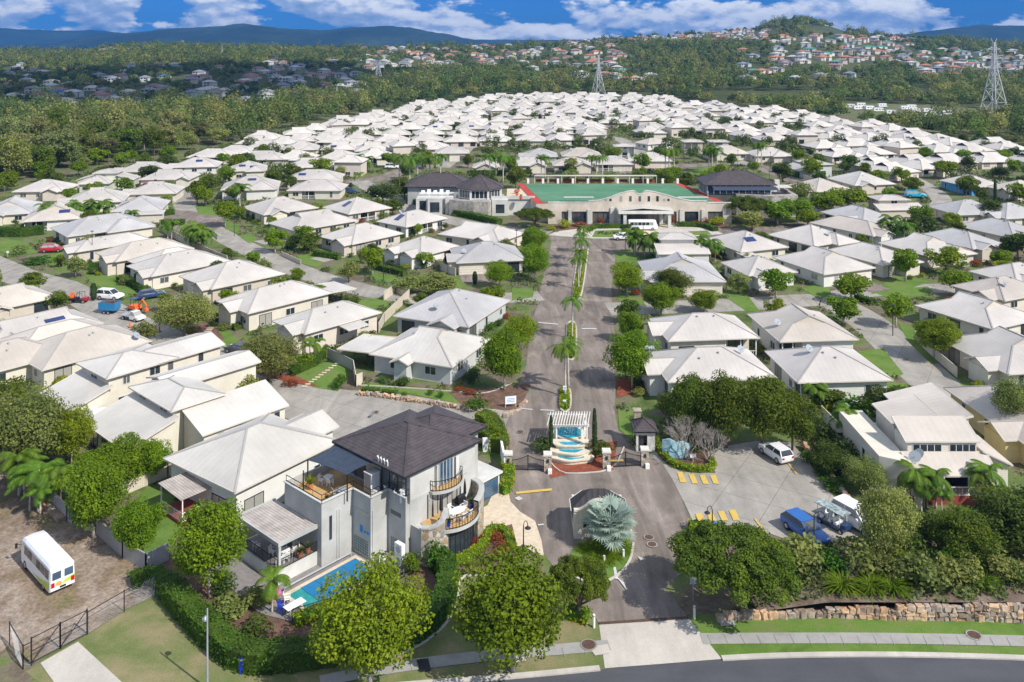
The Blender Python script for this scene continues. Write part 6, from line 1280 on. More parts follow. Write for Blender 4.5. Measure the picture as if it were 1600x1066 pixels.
def palm_mesh(h, n, L_, seed, m='leaf_palm', r=.14, wid=.55, lift=1.0, droop=1.9):
    rn = random.Random(seed); b = MB(); b.tube([(0, 0, 0), (0, 0, h*.15), (.05, 0, h*.6), (.05, 0, h)], [r*1.5, r*1.1, r*.9, r*.8], 8); 
    b.tube([(.05, 0, h), (.05, 0, h+.9)], [r*.85, r*.5], 8, 0); o = b.build('trunk', 'trunk_pale', smooth=True); a = o.data; bpy.data.objects.remove(o); b = MB()
    for i in range(n): frond(b, (.05, 0, h+.8), i*2.4+rn.uniform(-.2, .2), L_*rn.uniform(.85, 1.1), droop*rn.uniform(.8, 1.15), lift*rn.uniform(.1, 1.25), wid)
    o = b.build('crown', m); c = o.data; bpy.data.objects.remove(o); return a, c
PALMS = {'tall': [palm_mesh(5.2, 15, 2.5, i) for i in range(2)], 'short': [palm_mesh(2.2, 12, 2.1, i+5, r=.09) for i in range(2)]}
def palm(kind, px, py, sc, label, group=None, n=1, name='palm_tree', z=0, leafy=None):
    t = thing(name, P(px, py) if not isinstance(px, Vector) else px, random.uniform(0, 6), label, 'palm tree', group, sc)
    a, c = random.choice(PALMS[kind]); put('trunk', a, t); put('crown', c, t)
    for i in range(1, n):
        an = i*2.4; o = put('trunk', a, t, (cos(an)*.7, sin(an)*.7, -.3*i), i, 1-.1*i); put('crown', c, t, (cos(an)*.7, sin(an)*.7, -.3*i), i, 1-.1*i)
    return t
def hedge_mesh_pts(pl, w_, h_, dens, seed=0, rnd_=.1):
    g = np.random.default_rng(seed); C_ = []; N_ = []
    for a, c in zip(pl, pl[1:]):
        a, c = np.array(a[:2]), np.array(c[:2]); l = np.linalg.norm(c-a)
        if l < .05: continue
        d = (c-a)/l; s = np.array([-d[1], d[0]]); n = int(l*(w_+2*h_)*dens)+4; t = g.uniform(-.3, l+.3, n); q = g.uniform(-h_, w_+h_, n)
        top = (q > 0) & (q < w_); side = np.where(q <= 0, -1, 1); off = np.where(top, q-w_/2, side*w_/2); z = np.where(top, h_, np.where(q <= 0, h_+q, h_-(q-w_)))
        off = off+g.normal(size=n)*rnd_*.5; z = z+g.normal(size=n)*rnd_*.6
        xy = a+d*t[:, None]+s*off[:, None]; C_.append(np.column_stack([xy, z])); N_.append(np.column_stack([s[0]*side*(~top), s[1]*side*(~top), top*1.])+g.normal(size=(n, 3))*.5)
    return np.concatenate(C_), np.concatenate(N_)
HK = [0]
def hedge(pl, w_, h_, label, leafm='leaf_hedge', px=True, name='hedge', dens=38, ls=.11, group=None, coremat=None):
    HK[0] += 1
    if px: pl = smooth(pts(*pl), 1) if len(pl) > 2 else pts(*pl)
    o0 = Vector((pl[0][0], pl[0][1], 0)); q = [(p[0]-o0.x, p[1]-o0.y) for p in pl]
    t = thing(name, o0, 0, label, 'hedge', group)
    A, B = strip([Vector(p) for p in q], w_*.86); b = MB(); n = len(q)
    for i in range(n-1):
        a0, a1, b0, b1 = A[i], A[i+1], B[i], B[i+1]; z = h_*.95
        b.poly([(*b0, z), (*b1, z), (*a1, z), (*a0, z)]); b.poly([(*b0, 0), (*b1, 0), (*b1, z), (*b0, z)]); b.poly([(*a1, 0), (*a0, 0), (*a0, z), (*a1, z)])
    for i in (0, n-1): b.poly([(*A[i], 0), (*B[i], 0), (*B[i], h_*.95), (*A[i], h_*.95)])
    b.build('branches', 'leaf_dark' if leafm != 'leaf_gold' else 'leaf_hedge', t); c, nm = hedge_mesh_pts(q, w_, h_, dens, HK[0]); put('foliage', quads_mesh('foliage', c, nm, ls, leafm), t); return t
SHR = {}
for k, m_, n_, rz_ in (('green', 'leaf_hedge', 700, .5), ('dark', 'leaf_dark', 700, .55), ('olive', 'leaf_olive', 800, .5), ('gold', 'leaf_gold', 700, .5), ('red', 'leaf_red', 700, .45), ('bright', 'leaf_bright', 700, .5)):
    SHR[k] = []
    for i in range(2): p, nm, c = crown_pts(n_, 12, .5, rz_, 0, .5, .7, 50+i, .5); SHR[k].append(quads_mesh('foliage', p, nm, .055, m_))
def tuft_mesh(seed, n=150, m='leaf_bright'):
    b = MB(); rn = random.Random(seed)
    for i in range(n):
        a, el, l = rn.uniform(0, 6.28), rn.uniform(.5, 1.4), rn.uniform(.6, 1); r0 = rn.uniform(0, .12); p0 = Vector((cos(a)*r0, sin(a)*r0, 0)); p1 = p0+Vector((cos(a)*cos(el), sin(a)*cos(el), sin(el)))*l*.45; p2 = p1+Vector((cos(a)*cos(el-1), sin(a)*cos(el-1), sin(el-1)))*l*.35; s = Vector((-sin(a), cos(a), 0))*.014
        b.poly([p0-s, p0+s, p1+s, p1-s]); b.poly([p1-s, p1+s, p2])
    o = b.build('foliage', m); me = o.data; bpy.data.objects.remove(o); return me
SHR['tuft'] = [tuft_mesh(1), tuft_mesh(2)]
def shrub(kind, p, w_, h_, label, group=None, name='shrub', cat='shrub'):
    if not isinstance(p, Vector): p = P(*p)
    o = put(name, random.choice(SHR[kind]), None, p, random.uniform(0, 6), (w_, w_, h_)); return tag(o, label, cat, group)
def bankz(x, y):
    if x < 20.5 or y < 73.3: return 0
    return 1.25*min(1, (x-20.5)/9+.35)*max(0, min(1, 1-(y-74.2)/8.5))
# --- foreground trees
for k, x, y, h, w_, l in (
 ('yellow', 578, 1084, 9.4, 8.2, 'yellow green street tree in front of the swimming pool'), ('bright', 802, 1050, 9.2, 9.0, 'large bright green street tree on the verge left of the driveway'),
 ('bright', 327, 934, 8.6, 6.7, 'dense bright green tree between the white patio and the pergola terrace'), ('bright', 146, 842, 7.9, 6.6, 'dense bright green tree against the grey fence, larger of two'), ('bright', 216, 870, 5.6, 4.7, 'smaller bright green tree at the corner of the grey fence'),
 ('bright', 195, 768, 6, 6.5, 'bright green garden tree beside the tall cream gable wall'), ('bright', 236, 752, 4.8, 4.5, 'small bright green tree below the clerestory house window wall'), ('bright', 150, 780, 5.2, 6, 'bright green tree merging behind the fence tree'),
 ('yellow', 112, 735, 7.5, 5, 'yellow green bamboo-like tree beside the lean-to roofs'), ('olive', 25, 745, 10, 11, 'huge olive dark tree at the left edge'), ('green', -12, 700, 9, 9, 'dark green tree cut by the left edge above the huge olive tree'),
 ('spread', 1150, 957, 7.2, 12.6, 'wide spreading poinciana-like tree right of the concrete driveway'), ('spread', 905, 970, 5.6, 6.4, 'feathery green tree behind the large verge tree'),
 ('olive', 1383, 893, 7.6, 5.8, 'olive green tree hiding the white four wheel drive'), ('green', 1503, 888, 5.2, 6, 'round green tree with a short trunk on the bank below the red railed deck'), ('dark', 1590, 868, 6.4, 8, 'dark green tree mass at the right edge of the bank'), ('olive', 1352, 775, 4.2, 4.6, 'small olive tree by the side wall of the skillion roof house'),
 ('green', 1085, 690, 8.6, 6.2, 'tall green tree at the left end of the row behind the bare branches'), ('green', 1135, 700, 9.6, 7.0, 'tallest green tree of the row in front of the grey roofed house'), ('green', 1190, 702, 9.4, 7.4, 'broad green tree behind the white hatch in the car park'), ('green', 1238, 704, 7.6, 6, 'green tree at the right end of the row behind the car park'), ('dark', 1060, 660, 4.5, 5, 'low dark tree beside the front gable of the half hidden house'),
 ('dark', 1396, 672, 5.8, 7, 'dark glossy tree below the red railed veranda'), ('olive', 1590, 688, 7.6, 6.6, 'grey green gum-like tree at the right edge of the street'), ('dark', 1300, 740, 3.4, 5, 'low dark tree in the garden strip behind the car park wall'),
 ('bright', 788, 610, 8.8, 7, 'round bright tree at the corner of the avenue and the left street'), ('yellow', 812, 548, 5.6, 5.6, 'yellow green tree on the avenue left of the second palm'), ('bright', 836, 440, 8.2, 6.4, 'dense bright tree on the left side of the avenue, below its twin'), ('bright', 834, 402, 7, 6.6, 'dense bright tree on the left side of the avenue, above its twin'), ('spread', 836, 356, 5.8, 12, 'flat spreading tree in front of the left end of the clubhouse'),
 ('bright', 781, 450, 5.6, 6, 'round bright tree in front of the white garage villa'), ('bright', 980, 462, 6.6, 7, 'round bright tree right of the avenue, in front of the double garage villa'), ('green', 1052, 462, 5.6, 7, 'white flowering green tree before the double garage door'), ('bright', 1033, 492, 6, 7, 'round tree above the terrace house, left of two'), ('bright', 1100, 490, 4.4, 6, 'low round tree above the terrace house, right of two'),
 ('bright', 983, 535, 5.4, 4.6, 'small bright tree right of the second palm'), ('bright', 988, 606, 8.2, 7.6, 'large round tree on red mulch right of the avenue'),
 ('olive', 288, 526, 7.4, 10, 'wide grey green weeping tree behind the orange cone'), ('olive', 420, 596, 7, 9, 'wide grey green tree on the curved garden bed'), ('yellow', 436, 590, 4.4, 4, 'yellow green tree leaning out of the curved garden bed'),
 ('mido', 226, 540, 4, 4.4, 'thin leafed small tree before the two-vent roof'), ('mido', 312, 592, 4.4, 4.4, 'small frangipani-like tree below the street sign'), ('mido', 387, 642, 4.8, 4, 'small tree with a white trunk beside the blue kayak'), ('mido', 118, 434, 4.6, 5, 'small tree on the lawn near the red utility buggy'), ('midg', 50, 458, 4, 6, 'low tree on the far side of the left street'), ('midg', 88, 488, 4, 4.6, 'small tree below the red utility buggy'),
 ('midb', 430, 396, 6, 5.6, 'street tree with round crown before the dark gablet villa'), ('midg', 484, 394, 4.6, 6, 'dense round bush tree, right of the street tree'), ('midd', 460, 392, 4, 4.5, 'dark clipped bush tree between two rounder trees'), ('midb', 582, 430, 6.2, 5.4, 'street tree in front of the shade sail villa'), ('midb', 664, 420, 3.8, 4, 'bright tree at the corner of the shade sail villa'), ('mido', 545, 442, 4.8, 5, 'grey leafed small tree by the grey garage'),
 ('midd', 598, 318, 6, 11, 'big dark green tree beside the club wing'), ('midg', 632, 312, 7, 7, 'green tree below the palm cluster of the club wing'), ('mido', 680, 462, 4.4, 9, 'low silvery tree behind the pale blue villa'), ('mido', 640, 458, 3.6, 7, 'low silvery tree at the back fence bend'),
 ('midb', 352, 355, 7.4, 6.4, 'round street tree on the cul-de-sac lawn'), ('midy', 320, 322, 6.5, 6, 'yellow leafed tree beside the cul-de-sac entry'), ('midg', 308, 320, 7, 6, 'green tree left of the yellow leafed tree'), ('midb', 262, 306, 5, 5, 'small tree before the double garage villa'),
 ('midb', 1330, 472, 5.4, 8, 'white flowering tree in front of the gablet garage villa'), ('midb', 1212, 466, 5.6, 6.8, 'round tree left of the gravel drive'), ('midb', 1318, 508, 5, 6.5, 'tree with dark crown on the right hand street corner'), ('midb', 1400, 512, 6, 5.6, 'slim street tree beside the black lamp'), ('yellow', 1464, 562, 6.6, 7.6, 'big yellow green street tree with a pale trunk on the right hand street'), ('midb', 1415, 440, 6.8, 6, 'round green tree in front of the glazed corner villa'), ('midy', 1478, 428, 6, 8, 'yellow green tree between the lit gablet villa and the drive'), ('midb', 1494, 462, 5, 6, 'round green tree below the yellow green tree'), ('midd', 1590, 408, 7, 8, 'dark tree at the right edge in front of the shaded villa'), ('midd', 1548, 348, 6.5, 7, 'dark tree group right of the dark vent roof'),
 ('midb', 1440, 352, 5.5, 7, 'tree beside the cyan car, upper'), ('midd', 1438, 372, 6, 9, 'dark spreading tree left of the orange tinted tree'), ('midy', 1487, 362, 5, 5, 'orange tinted tree before the dark vent villa'), ('midb', 1478, 280, 7, 9, 'large green tree left of the blue walled villa'), ('midd', 1514, 272, 7, 6, 'dark conical tree above the blue walled villa'),
 ('midb', 1215, 352, 6.5, 10, 'bright green tree right of the club entrance, first of a cluster'), ('midb', 1245, 348, 7, 10, 'bright green tree right of the club entrance, second of a cluster'), ('midb', 1262, 356, 5, 8, 'bright green tree right of the club entrance, third of a cluster'), ('midb', 1290, 338, 7, 10, 'bright green tree below the clubhouse road'), ('midb', 1325, 332, 7.5, 12, 'broad bright green tree left of the low pale villa'), ('midd', 1282, 290, 5, 5.5, 'round dark tree on the clubhouse road verge'), ('spread', 1168, 348, 8, 15, 'flat spreading tree at the right end of the clubhouse'), ('mido', 1175, 360, 5, 9, 'grey leafed tree under the spreading tree right of the club'), ('mido', 1250, 318, 7, 9, 'grey green tree against the club stone wall'),
 ('midb', 798, 276, 8, 5, 'tall bright tree between the octagon pavilion and the green'), ('midd', 1290, 640, 3, 5, 'dark bush tree under the red railed veranda'), ('midb', 40, 470, 3, 4, 'low bright tree left of the street')):
    tree(k, (x, y), h, w_, l)
# bare branched trees by the blue sign
for i, (x, y, s_) in enumerate(((1074, 720, .85), (1108, 724, .75))):
    rn = random.Random(i); b = MB(); 
    def br(p, d, l, r, dep):
        q = p+d*l; b.tube([p, q], [r, r*.65], 5, cap=False)
        if dep: [br(q, (d+Vector((rn.uniform(-.75, .75), rn.uniform(-.75, .75), rn.uniform(-.05, .45)))).normalized(), l*rn.uniform(.62, .85), r*.62, dep-1) for _ in range(3)]
    for a in range(4): br(Vector((0, 0, 0)), Vector((.5*cos(a*1.6), .5*sin(a*1.6), 1)).normalized(), 1.7*s_, .08, 5)
    t = thing('bare_tree', P(x, y), 0, ('left' if i == 0 else 'right') + ' of two leafless grey branched trees behind the blue monument sign', 'tree'); b.build('branches', 'branch_grey', t)
# silver fan palm
t = thing('silver_palm', P(953, 856), 0, 'silver blue fan palm on the island in front of the entry kiosk', 'palm tree', None, 1.22); b = MB(); b.tube([(0, 0, 0), (0, 0, .4), (0, 0, 1.5)], [.42, .34, .3], 10)
for i in range(26): a = i*2.4; b.bar((.28*cos(a), .28*sin(a), .2+i*.05), (.42*cos(a), .42*sin(a), .45+i*.05), .12, .05)
b.build('trunk', 'branch_grey', t); b = MB(); rn = random.Random(4)
for i in range(34):
    az = i*2.4; el = .1+1.25*(i/34)**.8*1.0-.45; l = rn.uniform(1.5, 2.0); d = Vector((cos(az)*cos(el), sin(az)*cos(el), sin(el))); o_ = Vector((0, 0, 1.6+.5*i/34)); e = o_+d*l*.75; b.bar(o_, e, .05)
    s = Vector((-sin(az), cos(az), 0)); up = s.cross(d).normalized()
    for k in range(17):
        a = rad(-125+k*15.6); v = d*cos(a)+s*sin(a); tip = e+v*rn.uniform(.85, 1.1)*1.0-Vector((0, 0, .18))+up*-.12*abs(sin(a)); n_ = v.cross(up).normalized()*.085; b.poly([e, e+v*.5+n_, tip]); b.poly([e, tip, e+v*.5-n_])
b.build('crown', 'leaf_silver', t)
# palms
for px, py, s_, l in ((883, 620, 1.12, 'tallest median palm nearest the fountain'), (888, 606, 1.0, 'median palm growing just behind the nearest palm'), (894, 530, 1.05, 'median palm at the second island of the avenue'), (904, 452, 1.0, 'median palm at the near end of the far island'), (906, 436, .95, 'median palm second from the near end of the far island'), (908, 421, 1.05, 'median palm in the middle of the far island'), (909, 408, 1.0, 'median palm fourth along the far island'), (911, 396, 1.0, 'median palm at the clubhouse end of the far island')): palm('tall', px, py, s_, l, 'palms along the avenue median')
for px, py, s_, n, l in ((490, 566, .8, 2, 'small palm beside the red skirted veranda'), (425, 958, .75, 1, 'slender palm in the garden bed at the end of the pool'), (1430, 790, .95, 3, 'clump of yellow green palms before the red railed deck, left'), (1462, 795, .9, 3, 'clump of palms before the middle of the red railed deck'), (1545, 790, .95, 3, 'clump of dark palms at the right of the red railed deck'), (1326, 690, .95, 3, 'clump of palms left of the glossy dark tree'), (1350, 705, .85, 2, 'palm clump nearest the skillion house side wall'), (1272, 640, .8, 2, 'palm at the red railed corner veranda'),
   (60, 800, 1.1, 3, 'palm clump behind the leaning grey fence, left'), (95, 790, 1.0, 3, 'palm clump behind the leaning grey fence, right'), (30, 775, 1.1, 3, 'palm clump at the left edge behind the fence'), (70, 700, .9, 2, 'pale palm among the bamboo'), (1700/2, 1, 1, 0, '')):
    if n: palm('short', px, py, s_*1.25, l, None, n)
for px, py, s_, n, l in ((72, 352, 1.1, 2, 'palm clump in front of the solar villa at the left'), (118, 347, 1.1, 3, 'palm clump left of the patio villa'), (145, 345, 1.1, 3, 'broad palm clump beside the patio villa'), (162, 343, 1, 2, 'palm at the corner of the patio villa'), (205, 356, .9, 2, 'low palm behind the cul-de-sac hedge'), (300, 390, 1.2, 3, 'palm clump by the back fence, left'), (315, 394, 1.1, 3, 'palm clump by the back fence, right'), (375, 325, 1.3, 1, 'palm in front of the flat solar villa'), (268, 374, .9, 2, 'small palm by the dish roof'),
   (560, 262, 1, 2, 'palm beside the upper left street, first'), (574, 268, 1.1, 3, 'palm beside the upper left street, second'), (990, 398, 1.1, 3, 'palm clump left of the twin window house'), (1015, 402, 1.1, 3, 'palm clump under the twin window house'), (1094, 405, 1, 3, 'palm clump right of the twin window house'), (1110, 408, 1, 2, 'palm before the patio umbrella villa'), (1395, 378, 1.2, 3, 'palm clump beside the red timber deck'), (1412, 384, 1.1, 2, 'palm clump in shade of the dark tree'), (560, 292, .9, 1, 'palm on the upper left garden bed')): palm('short', px, py, s_*1.5, l, None, n)
for i, (px, py) in enumerate(((660, 296), (672, 297), (688, 292), (640, 300), (652, 290), (624, 296), (846, 278), (852, 279), (924, 277), (932, 278), (941, 278), (1040, 272), (1045, 274), (1053, 272), (1108, 270), (1113, 268), (1120, 272), (1184, 262), (1190, 262), (765, 285), (775, 283), (786, 286))): palm('tall', px, py, 1.75 if i < 6 else 1.25 if i < 11 else 1.5, ['tall palm of the cluster beside the club wing', 'small palm at the back of the bowling green', 'tall palm by the road behind the green'][0 if i < 6 or i > 18 else 1 if i < 11 else 2], 'palms around the clubhouse')
# cypresses
for px, py, h, l in ((861, 708, 4.4, 'pencil cypress left of the pergola'), (929, 714, 5.6, 'pencil cypress right of the pergola'), (1555, 330, 9, 'slim dark cypress in the right shaded rows'), (1510, 300, 5, 'clipped cone beside the blue walls'), (146, 470, 3.2, 'dark cone shrub beside the white four wheel drive'), (742, 445, 2.6, 'clipped cone at the white garage door'), (548, 300, 3, 'clipped cone on the upper left lawn'), (243, 300, 4, 'dark cone by the dark red car')):
    g = np.random.default_rng(int(px)); n = 1600; z = g.uniform(.03, 1, n)**.9; a = g.uniform(0, 6.28, n); r_ = (.5*np.sin(np.pi*np.clip(1-z*.93, 0, 1))**.55)*g.uniform(.75, 1.05, n)
    w_ = h*.11 if h > 4 else h*.42; me = quads_mesh('foliage', np.column_stack([np.cos(a)*r_*w_, np.sin(a)*r_*w_, z*h]), np.column_stack([np.cos(a), np.sin(a), a*0+.4]), .09 if h < 6 else .16, 'leaf_cypress')
    t = thing('cypress', P(px, py), 0, l, 'cypress'); put('foliage', me, t); b = MB(); b.tube([(0, 0, 0), (0, 0, h*.8)], [.06, .03], 6); b.build('trunk', 'trunk', t)
# hedges
for pl, w_, h_, l, m_ in (
 ([(262,928),(300,972),(340,1012),(378,1044),(440,1042),(530,1030)], 2.0, 1.6, 'long curving green hedge along the verge below the pool house', 'leaf_hedge'),
 ([(205,915),(240,905),(258,918)], 1.6, 1.0, 'low trailing green hedge by the chain fence', 'leaf_hedge'), ([(535,1030),(610,1018),(660,995),(692,960),(700,925),(697,898),(680,884)], 1.7, 1.7, 'tall curving green hedge enclosing the right end of the pool garden', 'leaf_hedge'),
 ([(460,978),(500,962),(540,945)], 1.2, .8, 'golden green hedge at the pool fence', 'leaf_gold'), ([(694,884),(722,880),(748,866),(762,845),(765,832),(790,832),(800,860)], .9, .7, 'golden clipped hedge around the red planting bed by the stone building', 'leaf_gold'),
 ([(782,772),(792,768),(796,742),(790,735)], 1.3, 1.1, 'golden green hedge at the foot of the leftmost gate pillar', 'leaf_gold'), ([(757,690),(775,700),(782,712),(770,672),(750,664)], 2.2, 1.8, 'bright green hedge behind the dark roofed building', 'leaf_bright'),
 ([(1024,690),(1030,706),(1042,722),(1062,734),(1086,738),(1114,737),(1112,722)], .7, .7, 'golden clipped hedge around the blue monument sign', 'leaf_gold'), ([(1082,826),(1092,838)], 1.1, .9, 'short golden green hedge at the corner of the car park', 'leaf_gold'), ([(884,962),(918,972)], 1.2, .9, 'short golden hedge left of the drain grate', 'leaf_gold'),
 ([(882,610),(883,640)], 1.25, .5, 'low hedge on the nearest median island', 'leaf_gold'), ([(893,510),(891,560)], 1.25, .5, 'low hedge on the second median island', 'leaf_gold'), ([(911,395),(900,466)], 1.25, .5, 'long low hedge on the far median island', 'leaf_gold'),
 ([(188,440),(212,448),(232,462)], 1.8, 1.2, 'cube clipped hedge at the door of the cream villa', 'leaf_hedge'), ([(340,500),(372,516)], 1.4, 1.0, 'clipped hedge on the left of the stepping stone lawn', 'leaf_hedge'), ([(492,400),(530,406)], 1.4, 1.3, 'clipped hedge left of the grey garage', 'leaf_hedge'), ([(585,420),(632,432)], 1.2, 1.2, 'low hedge under the shade sail villa', 'leaf_hedge'),
 ([(-20,366),(20,371),(68,366)], 2, 2.2, 'long clipped hedge in front of the twin gablet villa', 'leaf_hedge'), ([(186,348),(215,342),(242,334)], 1.4, 1.2, 'hedge along the patio villa', 'leaf_hedge'), ([(230,341),(270,335)], 2, 1.5, 'thick hedge on the inner side of the cul-de-sac', 'leaf_hedge'), ([(252,352),(288,351)], 1.6, 1.4, 'straight clipped hedge on the near side of the cul-de-sac', 'leaf_hedge'),
 ([(640,316),(700,334),(750,344),(780,352)], 2.0, 1.6, 'long curving hedge along the road below the octagonal pavilion', 'leaf_hedge'), ([(940,357),(985,356),(990,360)], 1.4, 1.0, 'hedge on the near side of the club drop-off, left', 'leaf_hedge'), ([(992,361),(1000,372)], 1.6, 1.0, 'short hedge right of the white sedan', 'leaf_hedge'), ([(920,362),(928,357),(940,357)], 1.4, .9, 'curved hedge left of the club sign', 'leaf_hedge'), ([(1058,354),(1100,355),(1118,362)], 1.6, 1.2, 'curved hedge on the right of the club drop-off', 'leaf_hedge'),
 ([(1338,468),(1363,476)], 1.3, 1.0, 'hedge between two paved drives right of the flowering tree', 'leaf_hedge'), ([(1210,268),(1250,278)], 2, 2, 'clipped hedge beside the clubhouse road', 'leaf_hedge'), ([(810,272),(830,272)], 2, 1.6, 'hedge at the left end of the green, first', 'leaf_hedge'), ([(880,271),(900,271)], 2, 2, 'hedge behind the green under the solar villa', 'leaf_hedge'), ([(735,275),(790,275)], 1.6, 2, 'hedge behind the octagonal pavilion', 'leaf_hedge'), ([(1505,436),(1540,446)], 1.4, 1, 'hedge below the yellow bushes at right', 'leaf_hedge'), ([(1545,572),(1575,596)], 1.5, 1, 'hedge in front of the side dormer villa', 'leaf_hedge'),
 ([(566,612),(590,614)], .8, .6, 'low box hedge left of the dormer villa door', 'leaf_hedge'), ([(598,616),(618,618)], .8, .6, 'low box hedge in the middle of the dormer villa front', 'leaf_hedge'), ([(455,588),(500,568),(510,548)], .8, .9, 'hedge on the left side of the second stepping stone lawn', 'leaf_hedge')):
    hedge(pl, w_, h_, l, m_, dens=38 if pl[0][1] > 500 else 18, ls=.11 if pl[0][1] > 500 else .18)
